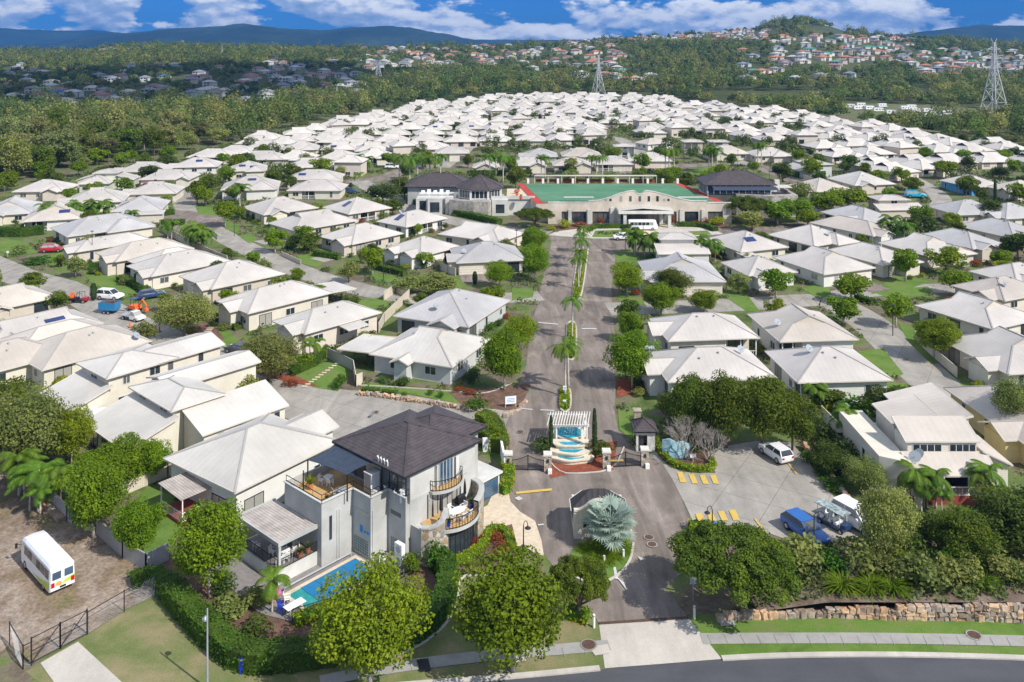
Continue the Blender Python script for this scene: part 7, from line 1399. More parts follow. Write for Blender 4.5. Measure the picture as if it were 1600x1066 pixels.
# shrubs with their own place
for k, x, y, w_, h_, l in (('tuft', 1317, 946, 3.4, 2.8, 'strap leafed clump on the rock wall, leftmost of three'), ('tuft', 1362, 948, 3, 2.4, 'strap leafed clump on the rock wall, middle of three'), ('tuft', 1393, 946, 3.4, 2.6, 'strap leafed clump on the rock wall, rightmost of three'), ('tuft', 1540, 936, 2.8, 2.2, 'strap leafed clump further right on the rock wall'),
  ('olive', 1350, 905, 4.6, 3.6, 'large olive shrub on the bank below the hidden four wheel drive'), ('olive', 1395, 925, 3.4, 2.4, 'olive shrub just above the strap leafed clumps'), ('olive', 1440, 935, 4.2, 3.4, 'dense olive shrub left of the twin olive shrubs'), ('olive', 1478, 932, 3.4, 2.6, 'olive shrub in the middle of the bank'), ('olive', 1508, 928, 3, 2.4, 'olive shrub below the round bank tree'), ('olive', 1565, 925, 3, 2.2, 'olive shrub near the right edge of the bank'), ('olive', 1590, 930, 2.6, 2.2, 'olive shrub cut by the right edge'), ('green', 1225, 915, 3.4, 2.6, 'mid green shrub at the right foot of the spreading tree'), ('green', 1300, 905, 3, 2.4, 'mid green shrub right of the tall street lamp'), ('bright', 1425, 915, 2.6, 2.2, 'bright shrub among the olive bank shrubs'), ('dark', 1530, 905, 3.4, 2.6, 'dark shrub under the round bank tree'), ('green', 1480, 905, 3, 2.4, 'mid green shrub left of the round bank tree trunk'), ('olive', 1240, 905, 4.8, 3.8, 'olive shrub right of the spreading tree'), ('dark', 1258, 880, 3, 2, 'dark shrub under the tall street lamp'), ('dark', 1420, 880, 3.6, 2.6, 'dark shrub beside the trunk of the olive tree'), ('bright', 1400, 900, 2.2, 2.2, 'bright leafed shrub beside the olive tree trunk'), ('dark', 1450, 860, 4, 3.2, 'dark shrub left of the round bank tree'), ('olive', 1545, 880, 4, 2.4, 'grey olive shrub right of the round bank tree'), ('dark', 1560, 850, 5, 3, 'dark shrub below the right palms'), ('olive', 1200, 930, 3, 2, 'olive shrub at the foot of the spreading tree'),
  ('dark', 852, 706, 3.0, 1.6, 'dark mounded shrub left of the pergola posts'), ('dark', 940, 712, 3.2, 1.7, 'dark mounded shrub right of the pergola posts'), ('dark', 994, 700, 1.6, 1.6, 'clipped shrub at the door of the guard hut'), ('green', 680, 892, 2.3, 2.6, 'tall rounded green shrub at the base of the stone wall'), ('bright', 643, 895, 2.1, 1.7, 'round bright green shrub under the air conditioners'), ('green', 530, 608, 2.2, 2.3, 'ball clipped green shrub beside the dormer villa gate'), ('green', 632, 622, 1, .9, 'small clipped ball left of the dormer villa door'), ('green', 672, 618, 1, .9, 'small clipped ball right of the dormer villa door'), ('green', 688, 622, 1, .9, 'small clipped ball under the right roller blind'), ('green', 742, 640, 3.2, 1.8, 'dense green shrub at the end of the stone retaining wall'), ('dark', 738, 600, 2.4, 1.8, 'dark strap leafed shrub at the corner of the dormer villa'),
  ('red', 715, 612, 1.6, .9, 'red leafed shrub at the corner of the dormer villa'), ('red', 735, 616, 2, .8, 'red ground plants under the corner shrub'), ('red', 742, 852, 1.3, .9, 'orange red planting in the hedge bed, left'), ('red', 755, 848, 1.4, .9, 'orange red planting in the hedge bed, middle'), ('red', 778, 845, 1.6, 1.0, 'orange red planting in the hedge bed, right'), ('red', 785, 862, 1.5, 1.0, 'orange red planting in the hedge bed, nearest'), ('red', 775, 875, 1.3, .9, 'orange red planting beside the mulch edge'),
  ('tuft', 930, 862, 2.6, .9, 'grassy clump on the left of the palm island'), ('tuft', 948, 874, 2.6, .9, 'grassy clump at the front of the palm island'), ('tuft', 970, 858, 2.6, .9, 'grassy clump right of the silver palm trunk'), ('tuft', 934, 876, 2.6, .8, 'grassy clump at the left front of the palm island'), ('tuft', 915, 858, 2.4, .9, 'grassy clump at the left rear of the palm island'), ('tuft', 962, 868, 2.6, .8, 'grassy clump in the middle of the palm island'),
  ('gold', 882, 357, 4, 2.4, 'big yellow flowering shrub left of the club entrance'), ('gold', 862, 360, 2.6, 1.4, 'smaller yellow flowering shrub at the left of the club beds'), ('gold', 1118, 352, 5, 2.6, 'yellow flowering shrub right of the club entrance'), ('red', 938, 351, 2.2, 2.2, 'red leafed shrub beside the club entrance pier'), ('red', 1050, 350, 2.2, 2.4, 'red leafed shrub right of the entrance canopy'), ('red', 905, 354, 4, 1.2, 'red bedding under the left club windows'), ('red', 1090, 350, 4, 1.4, 'red bedding under the right club windows'), ('red', 1102, 350, 2.4, 2, 'red shrub next to the yellow flowering shrub'),
  ('dark', 395, 1000, 3, 1.6, 'low shrub in the mulch garden, centre'), ('olive', 362, 960, 3.4, 1.8, 'olive shrub in the mulch garden behind the hedge'), ('dark', 350, 930, 2.4, 1.6, 'dark shrub right of the bright tree trunk'), ('olive', 400, 945, 2.6, 1.3, 'olive shrub by the winding timber path'), ('tuft', 345, 905, 2.2, 1.2, 'strap leafed plant beside the bright tree'), ('bright', 478, 572, 3, 2, 'bright shrub left of the small palm'), ('green', 460, 580, 2.4, 1.8, 'rounded shrub on the curved bed'),
  ('red', 385, 592, 2, .8, 'orange ground plants on the curved bed, left'), ('red', 402, 600, 2, .8, 'orange ground plants on the curved bed, middle'), ('red', 455, 602, 2.4, 1, 'orange ground plants on the curved bed, right'), ('gold', 300, 520, 1.6, 1, 'yellow shrub under the weeping tree'), ('gold', 506, 556, 1.4, 1, 'orange yellow shrub at the red skirt'), ('green', 60, 412, 6, 1.6, 'broad low shrub on the lawn left of the drive'), ('olive', 30, 398, 4, 2.4, 'olive bush beside the red hatchback'), ('gold', 1575, 425, 6, 2.2, 'yellow bushes at the right edge, lower'), ('gold', 1592, 430, 4, 2, 'yellow bush at the right edge, outer'), ('red', 1440, 490, 1, 1, 'red shrub on the right drive'),
  ('dark', 1320, 725, 4, 2.4, 'dark shrubbery inside the car park fence, left'), ('dark', 1290, 700, 4, 2.4, 'dark shrubbery under the row of tall trees'), ('green', 1265, 725, 2.2, 1.4, 'green shrub at the top edge of the car park'), ('dark', 1285, 745, 2.4, 1.2, 'dark shrub beside the car park edge'), ('green', 1305, 765, 3, 1.2, 'green shrub along the car park edge, lower'), ('green', 1400, 625, 3.4, 2, 'green shrubbery under the veranda of the twin dish house') , ('green', 1330, 650, 5, 2.4, 'green shrubbery below the white wall of the twin dish house')):
    shrub(k, (x, y), w_, h_, l)
# --- garden planting round every near villa (repeats)
villas = [o for o in COL.objects if o.name.startswith('villa')]
def inside(x, y, mg=0):
    for (X, Y, c, s, a, b_) in FOOTP:
        u, v = (x-X)*c+(y-Y)*s, -(x-X)*s+(y-Y)*c
        if -mg < u < a+mg and -mg < v < b_+mg: return True
    return False
FOOTP = []
for o in villas:
    bb = [c for ch in o.children if ch.name.startswith('wall') for c in ch.bound_box]; 
    x0, x1, y0, y1 = min(c[0] for c in bb), max(c[0] for c in bb), min(c[1] for c in bb), max(c[1] for c in bb); c, s = cos(o.rotation_euler.z), sin(o.rotation_euler.z)
    FOOTP.append((o.location.x+x0*c-y0*s, o.location.y+x0*s+y0*c, c, s, x1-x0, y1-y0))
FOOTP.append((-9.1-10*.67, 81.35-10*.74, cos(T48), sin(T48), 26, 14)); FOOTP.append((-4, 225, 1, 0, 90, 55)); FOOTP.append((N.x-4, N.y-7, 1, 0, 16, 20)); FOOTP.append((5, 84, 1, 0, 8, 6)); FOOTP.append((12, 102, 1, 0, 6, 6)); FOOTP.append((2, 96, 1, 0, 10, 14))
ROADS = []
for o in COL.objects:
    if o.type == 'MESH' and o.name.split('.')[0] in ('street', 'road', 'car_park', 'yard', 'driveway', 'apron', 'club_terrace') :
        for p in o.data.polygons:
            q = [o.matrix_basis @ o.data.vertices[i].co for i in p.vertices]; ROADS.append(([(v.x, v.y) for v in q], min(v.x for v in q), max(v.x for v in q), min(v.y for v in q), max(v.y for v in q)))
def onroad(x, y, mg=0): return any(x0-mg < x < x1+mg and y0-mg < y < y1+mg and (inpoly(x, y, q) or (mg and any(inpoly(x+dx, y+dy, q) for dx, dy in ((mg, 0), (-mg, 0), (0, mg), (0, -mg))))) for q, x0, x1, y0, y1 in ROADS)
rn = random.Random(21); ns = 0; kinds = ['green', 'dark', 'green', 'olive', 'bright', 'dark', 'gold', 'red']
for (X, Y, c, s, a, b_) in sorted(FOOTP[:len(villas)], key=lambda f: f[1]):
    if Y > 330: break
    zone = 'left of the avenue' if X < 0 else 'right of the avenue'
    for k in range(6):
        if rn.random() < .5: u, v = rn.uniform(0, a), -rn.uniform(.5, 1.6)
        else: u, v = -rn.uniform(.5, 1.6), rn.uniform(0, b_)
        x, y = X+u*c-v*s, Y+u*s+v*c
        if inside(x, y, .2) or onroad(x, y, .5) or ns > 265: continue
        ns += 1; w_ = rn.uniform(1.0, 2.4); kk = rn.choice(kinds); near = 'nearer' if Y < 190 else 'farther'
        shrub(kk, Vector((x, y, 0)), w_, w_*rn.uniform(.5, .9), '%s leafed garden shrub against the %s villas %s' % ({'olive': 'grey green', 'gold': 'golden', 'red': 'red', 'dark': 'dark', 'green': 'mid green', 'bright': 'bright green'}[kk], near, zone), '%s shrubs along the villa walls' % kk)
# clipped hedge pieces and small trees scattered in the gardens and along the streets
SCAT = []; nt_ = 0; tries = 0; TP_ = [(o.location.x, o.location.y) for o in COL.objects if o.name.startswith(('tree', 'palm'))]
while nt_ < 300 and tries < 90000:
    tries += 1; Yy = 150+600*rn.random()**1.05; px = rn.uniform(-20, 1620); py = HY+CH*F/Yy; x = (px-HX)*Yy/F
    lim = 250 if px < 360 else 222 if px < 430 else 190 if px < 560 else 158 if px < 1050 else 185 if px < 1260 else 225
    if py < lim or inside(x, Yy, 1.1) or onroad(x, Yy, 1.2): continue
    sp = 5.5 if Yy < 300 else 7
    if any(abs(x-a) < sp and abs(Yy-b_) < sp*1.2 for a, b_ in TP_): continue
    TP_.append((x, Yy)); nt_ += 1; kk = rn.choice(['midb', 'midb', 'midg', 'midg', 'mido', 'midd', 'midy', 'midb']); h = rn.uniform(2.6, 4.6) if Yy < 260 else rn.uniform(4.5, 7.5)
    zone = 'left of the avenue' if px < 830 else 'right of the avenue'; dist = 'near' if Yy < 240 else 'middle' if Yy < 400 else 'farthest'
    SCAT.append((Yy, kk, x, h, h*rn.uniform(.9, 1.35), '%s garden tree between the %s villas %s' % ({'midb': 'bright green', 'midg': 'mid green', 'mido': 'grey green', 'midd': 'dark green', 'midy': 'yellow green'}[kk], dist, zone)))
SCAT.sort()
for Yy, kk, x, h, w_, l in SCAT[:150]: tree(kk, Vector((x, Yy, 0)), h, w_, l, 'small garden trees among the villas')
# --- bush at left: the 200 nearest gums as trees, the rest of the woodland as one mass
WOOD = [(-60,140),(60,136),(200,134),(330,132),(430,128),(560,128),(700,126),(820,122),(960,122),(1060,128),(1130,140),(1200,160),(1280,172),(1340,182),(1450,205),(1560,225),(1660,245),(1660,205),(1500,190),(1450,186),(1330,182)]
def woody(px, py):
    if px < 640: top = interp(px, [(-80, 306), (0, 292), (60, 282), (110, 264), (165, 258), (270, 243), (380, 221), (500, 192), (640, 163)])
    else: top = interp(px, [(640, 160), (800, 148), (1000, 147), (1060, 156), (1180, 168), (1280, 182), (1440, 210), (1520, 226), (1640, 246)])
    return py < top
W = []; rn = random.Random(3); yy = 285.
while yy < 1900:
    sp = 9.5+yy*.0035; x = -yy*.8+rn.uniform(0, sp)
    while x < yy*.8:
        X_, Y_ = x+rn.uniform(-sp, sp)*.4, yy+rn.uniform(-sp, sp)*.4
        z = terr(X_, Y_); px, py = HX+X_*F/Y_, HY+(CH-z)*F/Y_
        if woody(px, py) and not inside(X_, Y_, 4): W.append((X_, Y_, z, px, py))
        x += sp
    yy += sp*.95
# suburb houses on the slopes
mat('roof_terra', (.36, .165, .10), .8, .15, .3); mat('roof_brown', (.26, .15, .12), .8, .15, .3); mat('roof_blue', (.04, .12, .26), .7, .1, .3); mat('roof_slate', (.20, .21, .24), .8, .15, .3); mat('roof_lt', (.44, .42, .40), .7, .1, .3); mat('roof_green', (.08, .26, .20), .8, .1, .3)
def sub_proto(seed, roofm, wallm, two):
    rn_ = random.Random(seed); r, w = MB(), MB(); e = 5.4 if two else 3.0; a, d = rn_.uniform(14, 19), rn_.uniform(10, 13); hip(r, None, 0, 0, a, d, e, tan(rad(22))); hip(r, None, a-7, -4, a, 6, e, tan(rad(22)), 0, -.06)
    w.box(.5, .5, -6, a-.5, d-.5, e-.15); w.box(a-6.5, -3.5, -6, a-.5, 2, e-.2); wi = []
    for z in ((.8, 3.5) if two else (.8,)):
        for i in range(2 if two else 3): q = MB(); q.box(1.2+i*3.6, .38, z, 3.6+i*3.6, .46, z+1.5); wi.append((q, 'window', 'glass'))
    res = []
    for mb, n_, ms in [(w, 'wall', wallm), (r, 'roof', [roofm]*3)]+wi: o = mb.build(n_, ms); res.append((n_, o.data)); bpy.data.objects.remove(o)
    return res
SP = [('orange tiled', [sub_proto(i, 'roof_terra', w_, t_) for i, (w_, t_) in enumerate((('wall_beige', 1), ('wall_pink', 0), ('wall_pink', 1)))]), ('brown tiled', [sub_proto(i+5, 'roof_brown', w_, t_) for i, (w_, t_) in enumerate((('wall_pink', 0), ('wall_beige', 1)))]), ('slate grey roofed', [sub_proto(i+8, 'roof_slate', w_, 1) for i, w_ in enumerate(('wall_grey', 'wall_beige'))]), ('pale roofed', [sub_proto(i+11, 'roof_lt', w_, t_) for i, (w_, t_) in enumerate((('wall_grey', 1), ('wall_cream', 0)))]), ('blue roofed', [sub_proto(14, 'roof_blue', 'wall_grey', 0)]), ('green roofed', [sub_proto(15, 'roof_green', 'wall_cream', 0)])]
ZN = [((560, 742, 76, 110), 55, 'orange', 'on the left hillside row'), ((742, 965, 66, 104), 60, 'orange', 'on the middle hillside'), ((960, 1200, 47, 66), 64, 'mix', 'along the ridge right of centre'), ((1200, 1425, 58, 100), 74, 'mix', 'on the slope below the wooded knoll'), ((1425, 1600, 76, 116), 50, 'mix', 'on the right hand slope'), ((0, 420, 104, 172), 80, 'shade', 'among the trees of the left suburb'), ((400, 560, 92, 152), 34, 'shade', 'among the trees left of centre'), ((800, 1010, 104, 132), 14, 'mix', 'in the woods above the villas'), ((1150, 1320, 80, 130), 14, 'mix', 'in the woods below the right slope'), ((100, 200, 66, 82), 10, 'orange', 'on the far left ridge'), ((1400, 1600, 102, 125), 8, 'orange', 'behind the big pylon')]
SH = []; rn = random.Random(9)
for (x0, x1, y0, y1), n, pal, where in ZN:
    k = tr = 0
    while k < n and tr < n*30:
        tr += 1; p = PT(rn.uniform(x0, x1), rn.uniform(y0, y1))
        if p is None or any(abs(p.x-q[0].x) < 17 and abs(p.y-q[0].y) < 17 for q in SH): continue
        c = rn.choice({'orange': [0, 0, 1, 1, 2, 3, 3], 'mix': [0, 1, 2, 2, 3, 3, 1, 0, 3, 5, 2], 'shade': [1, 1, 3, 2, 4, 2, 1, 3]}[pal]); SH.append((p, c, where)); k += 1
SH.sort(key=lambda s: s[0].y); farb = {}
for i, (p, c, where) in enumerate(SH):
    pr = rn.choice(SP[c][1]); az = rad(rn.uniform(-35, 35)); sc_ = .88
    if i < 190:
        t = thing('suburban_house', p, az, '%s suburban house %s' % (SP[c][0], where), 'suburban house', 'suburban houses '+where, sc_)
        for n_, me in pr: put(n_, me, t)
    else:
        for n_, me in pr[:2]:
            mt = me.materials[0].name; vs, fs = farb.setdefault(mt, ([], [])); o0 = len(vs); ca, sa = cos(az), sin(az)
            vs += [(p.x+(v.co.x*ca-v.co.y*sa)*sc_, p.y+(v.co.x*sa+v.co.y*ca)*sc_, p.z+v.co.z*sc_) for v in me.vertices]; fs += [tuple(o0+j for j in f.vertices) for f in me.polygons]
vs, fs, mi, ms = [], [], [], []
for mt, (v_, f_) in farb.items(): o0 = len(vs); vs += v_; fs += [tuple(o0+j for j in f) for f in f_]; mi += [len(ms)]*len(f_); ms.append(mt)
if vs:
    me = bpy.data.meshes.new('distant_houses'); me.from_pydata(vs, [], fs); [me.materials.append(bpy.data.materials[m_]) for m_ in ms]; me.polygons.foreach_set('material_index', mi)
    o = bpy.data.objects.new('distant_houses', me); COL.objects.link(o); o['kind'] = 'stuff'; tag(o, 'farthest small houses scattered along the hillside ridge', 'houses')
hx = np.array([(s[0].x, s[0].y) for s in SH])
OPEN = [[(1100, 142), (1300, 142), (1310, 160), (1110, 160)], [(1420, 138), (1465, 136), (1470, 158), (1430, 158)], [(405, 108), (440, 106), (450, 118), (410, 118)], [(1255, 40), (1330, 44), (1320, 56), (1260, 54)], [(1318, 158), (1500, 166), (1600, 176), (1600, 192), (1500, 194), (1320, 192)]]
def clearof(X_, Y_):
    d = np.abs(hx-np.array([X_+0, Y_])); k = (d[:, 0] < 13+Y_*.004) & (hx[:, 1]-Y_ > -14) & (hx[:, 1]-Y_ < 22+Y_*.018); return not k.any()
W = [w_ for w_ in W if clearof(w_[0]-7, w_[1]) and not any(inpoly(w_[3], w_[4]-1, q) for q in OPEN)]
W.sort(key=lambda w_: w_[1]); IND = W[:215]; REST = W[215:]
for (X_, Y_, z, px, py) in IND:
    kk = rn.choice(['gum', 'gum', 'gumg', 'gumd', 'gumd', 'gum']); h = rn.uniform(9, 17)*(1.3 if rn.random() < .2 else 1)*(1 if px < 640 else .55)
    tree(kk, Vector((X_, Y_, z)), h, rn.uniform(10, 16)*(1 if px < 640 else .6), '%s bushland tree in the woods %s' % ({'gum': 'pale olive gum like', 'gumg': 'grey green', 'gumd': 'darker green'}[kk], 'left of the villas' if px < 640 else 'behind the villas'), 'trees of the bushland edge')
nt = M['leaf_far'].node_tree; at_ = nd(nt, 'ShaderNodeAttribute', attribute_name='tone'); b_ = nt.nodes['Principled BSDF']; src = b_.inputs['Base Color'].links[0].from_socket
c_ = mixc(nt, 1., src, ramp(nt, at_.outputs['Fac'], [(0, (.42, .55, .45)), (.25, (.75, 1.0, .6)), (.45, (.62, .72, .62)), (.6, (1.25, 1.25, 1.0)), (.78, (.9, .85, .8)), (.88, (1.5, 1.4, 1.1)), (1, (1.2, 1.0, .8))]), 'MULTIPLY')
for l_ in [l for l in nt.links if l.from_socket == src and l.to_node.type != 'MIX']: nt.links.new(c_, l_.to_socket)
g = np.random.default_rng(2); CC, NN, SS, TT = [], [], [], []
for i, (X_, Y_, z, px, py) in enumerate(REST):
    n = int(np.clip(380*(600/Y_)**1.25, 80, 450)); h = g.uniform(7, 15)*(1 if g.random() > .12 else 1.6); w_ = h*g.uniform(.36, .55)
    dh = (hx[:, 0]-X_)**2+(hx[:, 1]-Y_)**2; h *= .6 if dh.min() < 55**2 else 1; w_ *= .75 if dh.min() < 55**2 else 1
    if 620 < px < 1500 and Y_ < 800: h *= .7
    e = g.normal(size=(n, 3)); e[:, 2] = np.abs(e[:, 2]+.3); e /= np.linalg.norm(e, axis=1)[:, None]; lump = 1+.25*np.sin(e[:, 0]*5+i)*np.cos(e[:, 1]*4+i*2)
    CC.append(np.array([X_, Y_, z+h*.35])+e*(lump*g.uniform(.6, 1.05, n))[:, None]*np.array([w_, w_, h*.62])); NN.append(e+g.normal(size=(n, 3))*.5); SS.append(np.full(n, (.33+Y_*.00048))); TT.append(np.full(n, g.random()))
me = quads_mesh('woodland', np.concatenate(CC), np.concatenate(NN), np.concatenate(SS), 'leaf_far', .8); me.attributes.new('tone', 'FLOAT', 'FACE').data.foreach_set('value', np.concatenate(TT).astype('f')); o = bpy.data.objects.new('woodland', me); COL.objects.link(o); o['kind'] = 'stuff'; tag(o, 'grey green woodland covering the valley and hills behind the villas', 'woodland')
# low planting that fills the garden beds
LAWN = []
for o in COL.objects:
    if o.type == 'MESH' and o.name.split('.')[0] in ('lawn', 'verge'): q = [(v.co.x, v.co.y) for v in o.data.vertices]; LAWN.append((q, min(p[0] for p in q), max(p[0] for p in q), min(p[1] for p in q), max(p[1] for p in q)))
CC, NN, SS = [], [], []; rn = random.Random(77)
for i in range(30000):
    y = 74+350*rn.random()**1.1; x = rn.uniform(-.6, .6)*y
    if y < 95 and x < 20: continue
    bz = bankz(x, y)
    if noise.noise(Vector((x*.07, y*.07, 0)))+.35*noise.noise(Vector((x*.3, y*.3, 5))) < (.02 if not bz else -.3) or onroad(x, y, .4) or inside(x, y, .2) or any(x0 < x < x1 and y0 < y < y1 and inpoly(x, y, q) for q, x0, x1, y0, y1 in LAWN): continue
    if y > 230 and woody(HX+x*F/y, HY+CH*F/y): continue
    n = 26 if y < 200 else 14; w_ = rn.uniform(.35, 1.1)*(1 if y < 250 else 1.4); e = g.normal(size=(n, 3)); e[:, 2] = np.abs(e[:, 2]); e /= np.linalg.norm(e, axis=1)[:, None]
    CC.append(np.array([x, y, .1+bz])+e*g.uniform(.6, 1.1, n)[:, None]*np.array([w_, w_, w_*rn.uniform(.5, 1)])); NN.append(e+g.normal(size=(n, 3))*.5); SS.append(np.full(n, w_*(.2 if y < 200 else .3)))
for i in range(26000):
    y = 290+500*rn.random(); x = rn.uniform(-.5, .55)*y; px, py = HX+x*F/y, HY+CH*F/y
    if not inpoly(px, py, FARP) or noise.noise(Vector((x*.05, y*.05, 0))) < -.12 or inside(x, y, .1) or onroad(x, y, .5): continue
    n = 16; w_ = rn.uniform(.9, 2.1); e = g.normal(size=(n, 3)); e[:, 2] = np.abs(e[:, 2]); e /= np.linalg.norm(e, axis=1)[:, None]
    CC.append(np.array([x, y, .3])+e*g.uniform(.6, 1.1, n)[:, None]*np.array([w_, w_, w_*rn.uniform(.8, 1.5)])); NN.append(e+g.normal(size=(n, 3))*.5); SS.append(np.full(n, w_*.3))
for i, (Yy, kk, x, h, w_, l) in enumerate(SCAT[150:]):
    p_, nm_, c_ = crown_pts(900, 20, w_/2, h*.46, h*.1, .36, .7, 900+i); CC.append(p_+np.array([x, Yy, 0])); NN.append(nm_); SS.append(np.full(len(p_), .27))
mat('leaf_mixed', (.16, .20, .05), .7, col2=(.05, .085, .02), scale=.35, island=.7, trans=.25)
me = quads_mesh('undergrowth', np.concatenate(CC), np.concatenate(NN), np.concatenate(SS), 'leaf_mixed'); o = bpy.data.objects.new('undergrowth', me); COL.objects.link(o); o['kind'] = 'stuff'; tag(o, 'low mixed planting filling the garden beds between the villas', 'garden planting')
# ------------------------------------------------------------ vehicles
def wheel(parent, x, y, r=.33, w=.22):
    b = MB(); b.tube([(0, -w/2, 0), (0, w/2, 0)], r, 16); o = b.build('wheel', 'tyre', parent, smooth=False); o.location = (x, y, r)
    b = MB(); sg = 1 if y > 0 else -1; b.tube([(0, sg*w*.5, 0), (0, sg*w*.56, 0)], r*.62, 12); b.build('rim', 'rim', o)
def loft(sec, m=0):
    b = MB(); n = len(sec[0]); b.v = [p for s in sec for p in s]
    for i in range(len(sec)-1):
        for j in range(n): q = (j+1) % n; b.f.append((i*n+j, (i+1)*n+j, (i+1)*n+q, i*n+q)); b.m.append(m)
    b.f += [tuple(range(n)), tuple(range((len(sec)-1)*n, len(sec)*n))[::-1]]; b.m += [m, m]; return b
CARS = {'sedan': (4.8, .88, .62, [(-2.4, .62, .80), (-2.25, .35, .93), (-1.3, .28, .98), (.9, .28, .97), (1.7, .28, .88), (2.3, .35, .72), (2.42, .45, .58)], (-1.75, -.95, .35, 1.15), 1.43),
        'hatch': (4.1, .86, .6, [(-2.05, .5, .85), (-1.95, .3, .98), (-1.2, .28, 1.0), (.7, .28, .98), (1.45, .28, .88), (1.95, .35, .72), (2.08, .45, .55)], (-1.95, -1.55, .25, 1.0), 1.5),
        'suv': (4.7, .92, .68, [(-2.35, .55, .95), (-2.28, .36, 1.08), (-1.3, .32, 1.1), (.9, .32, 1.08), (1.8, .32, 1.02), (2.25, .4, .85), (2.36, .5, .65)], (-2.25, -1.95, .35, 1.15), 1.75),
        'wagon': (4.7, .88, .62, [(-2.35, .5, .85), (-2.25, .3, .98), (-1.2, .28, 1.0), (.8, .28, .98), (1.65, .28, .9), (2.2, .35, .74), (2.36, .45, .58)], (-2.2, -1.7, .3, 1.1), 1.5)}
def car(px, py, ang, kind, col, label, z=0.1, sc=1.06, name='parked_car', cat='car'):
    p = P(px, py); t = thing(name, (p.x, p.y, z), rad(ang), label, cat, None, sc); L_, w, _, st, (g0, r0, r1, g1), H_ = CARS[kind]
    sec = []
    for i, (x, zb, zt) in enumerate(st):
        k = w*(.86 if i in (0, len(st)-1) else .97 if i in (1, len(st)-2) else 1); sec.append([(x, -k, zb), (x, -k, zb+(zt-zb)*.6), (x, -k*.93, zt), (x, k*.93, zt), (x, k, zb+(zt-zb)*.6), (x, k, zb)])
    o_ = loft(sec).build('body', col, t, smooth=True); bv = o_.modifiers.new('edge', 'BEVEL'); bv.width = .05; bv.segments = 2; zb = st[2][2]-.01; gw, rw = w*.92, w*.74
    b = MB(); q0 = [(g0, -gw, zb), (g1, -gw, zb), (g1, gw, zb), (g0, gw, zb)]; q1 = [(r0, -rw, H_-.05), (r1, -rw, H_-.05), (r1, rw, H_-.05), (r0, rw, H_-.05)]
    for i in range(4): j = (i+1) % 4; b.poly([q0[i], q0[j], q1[j], q1[i]])
    b.build('window', 'glass', t); b = MB(); b.prism([(r0-.06, -rw-.03), (r0+.1, -rw-.05), (r1, -rw-.04), (r1+.05, -rw*.9), (r1+.05, rw*.9), (r1, rw+.04), (r0+.1, rw+.05), (r0-.06, rw+.03)], H_-.07, H_); b.build('roof', col, t)
    b = MB()
    for s in (-1, 1):
        for (xa, xb) in ((g0, r0), (g1, r1), ((g0+g1)/2, (r0+r1)/2)): b.bar((xa, s*gw, zb), (xb, s*rw, H_-.05), .08, .06)
    b.build('pillar', col if kind != 'sedan' else col, t)
    for x in (-L_*.3, L_*.31):
        for y in (-w+.08, w-.08): wheel(t, x, y, .33 if kind != 'suv' else .37)
    for s in (-1, 1):
        b = MB(); b.box(L_/2-.18, s*w*.62-.18, .60, L_/2-.06, s*w*.62+.18, .74); b.build('headlight', 'lamp_clear', t); b = MB(); b.box(-L_/2-.01, s*w*.7-.13, .68, -L_/2+.1, s*w*.7+.13, .90); b.build('tail_light', 'tail_red', t)
        b = MB(); b.box(.62, s*(w+.08)-.08, zb-.02, .78, s*(w+.08)+.08, zb+.12); b.build('wing_mirror', col, t)
    b = MB(); b.box(-L_/2-.015, -.22, .55, -L_/2+.05, .22, .66); b.build('number_plate', 'plastic_white', t); return t
car(1212, 716, 112, 'hatch', 'car_white', 'white hatch parked at the top right of the car park'); car(1258, 838, -66, 'wagon', 'car_blue', 'blue wagon parked beside the golf buggy', sc=1.1); car(1340, 824, -60, 'suv', 'car_white', 'white four wheel drive half hidden under the olive tree', sc=1.15)
car(975, 375, 0, 'sedan', 'car_white', 'white sedan on the club drop-off circle', sc=1.15); car(82, 394, 10, 'hatch', 'car_red', 'red hatchback on the drive of a left villa', sc=1.2); car(230, 294, -5, 'sedan', 'car_red', 'dark red sedan at the double garage villa'); car(172, 468, -12, 'suv', 'car_white', 'white four wheel drive beside the blue cage trailer'); car(236, 466, 35, 'wagon', 'car_navy', 'dark blue car beside the clipped hedge, left street')
car(374, 553, 150, 'sedan', 'car_dark', 'dark car under the wide grey green tree on the curved bed'); car(1020, 560, 0, 'hatch', 'car_silver', 'silver hatch behind the large round avenue tree'); car(724, 250, 5, 'sedan', 'car_red', 'bright red car in the rows above the octagonal pavilion', sc=1.3); car(613, 264, 0, 'suv', 'car_white', 'white car on the upper left street', sc=1.2); car(1430, 309, -8, 'hatch', 'car_cyan', 'bright cyan hatch before the villas at right', sc=1.5); car(655, 264, 30, 'sedan', 'car_dark', 'dark car on the upper left street', sc=1.2); car(1444, 193, 0, 'sedan', 'car_navy', 'dark blue car at the edge of the motorhome yard', sc=1.2); car(548, 303, 0, 'suv', 'car_navy', 'dark blue car beside the big dark tree')
mat('bus_green', (.45, .60, .08), .4, .05); mat('bus_orange', (.80, .35, .10), .4, .05)
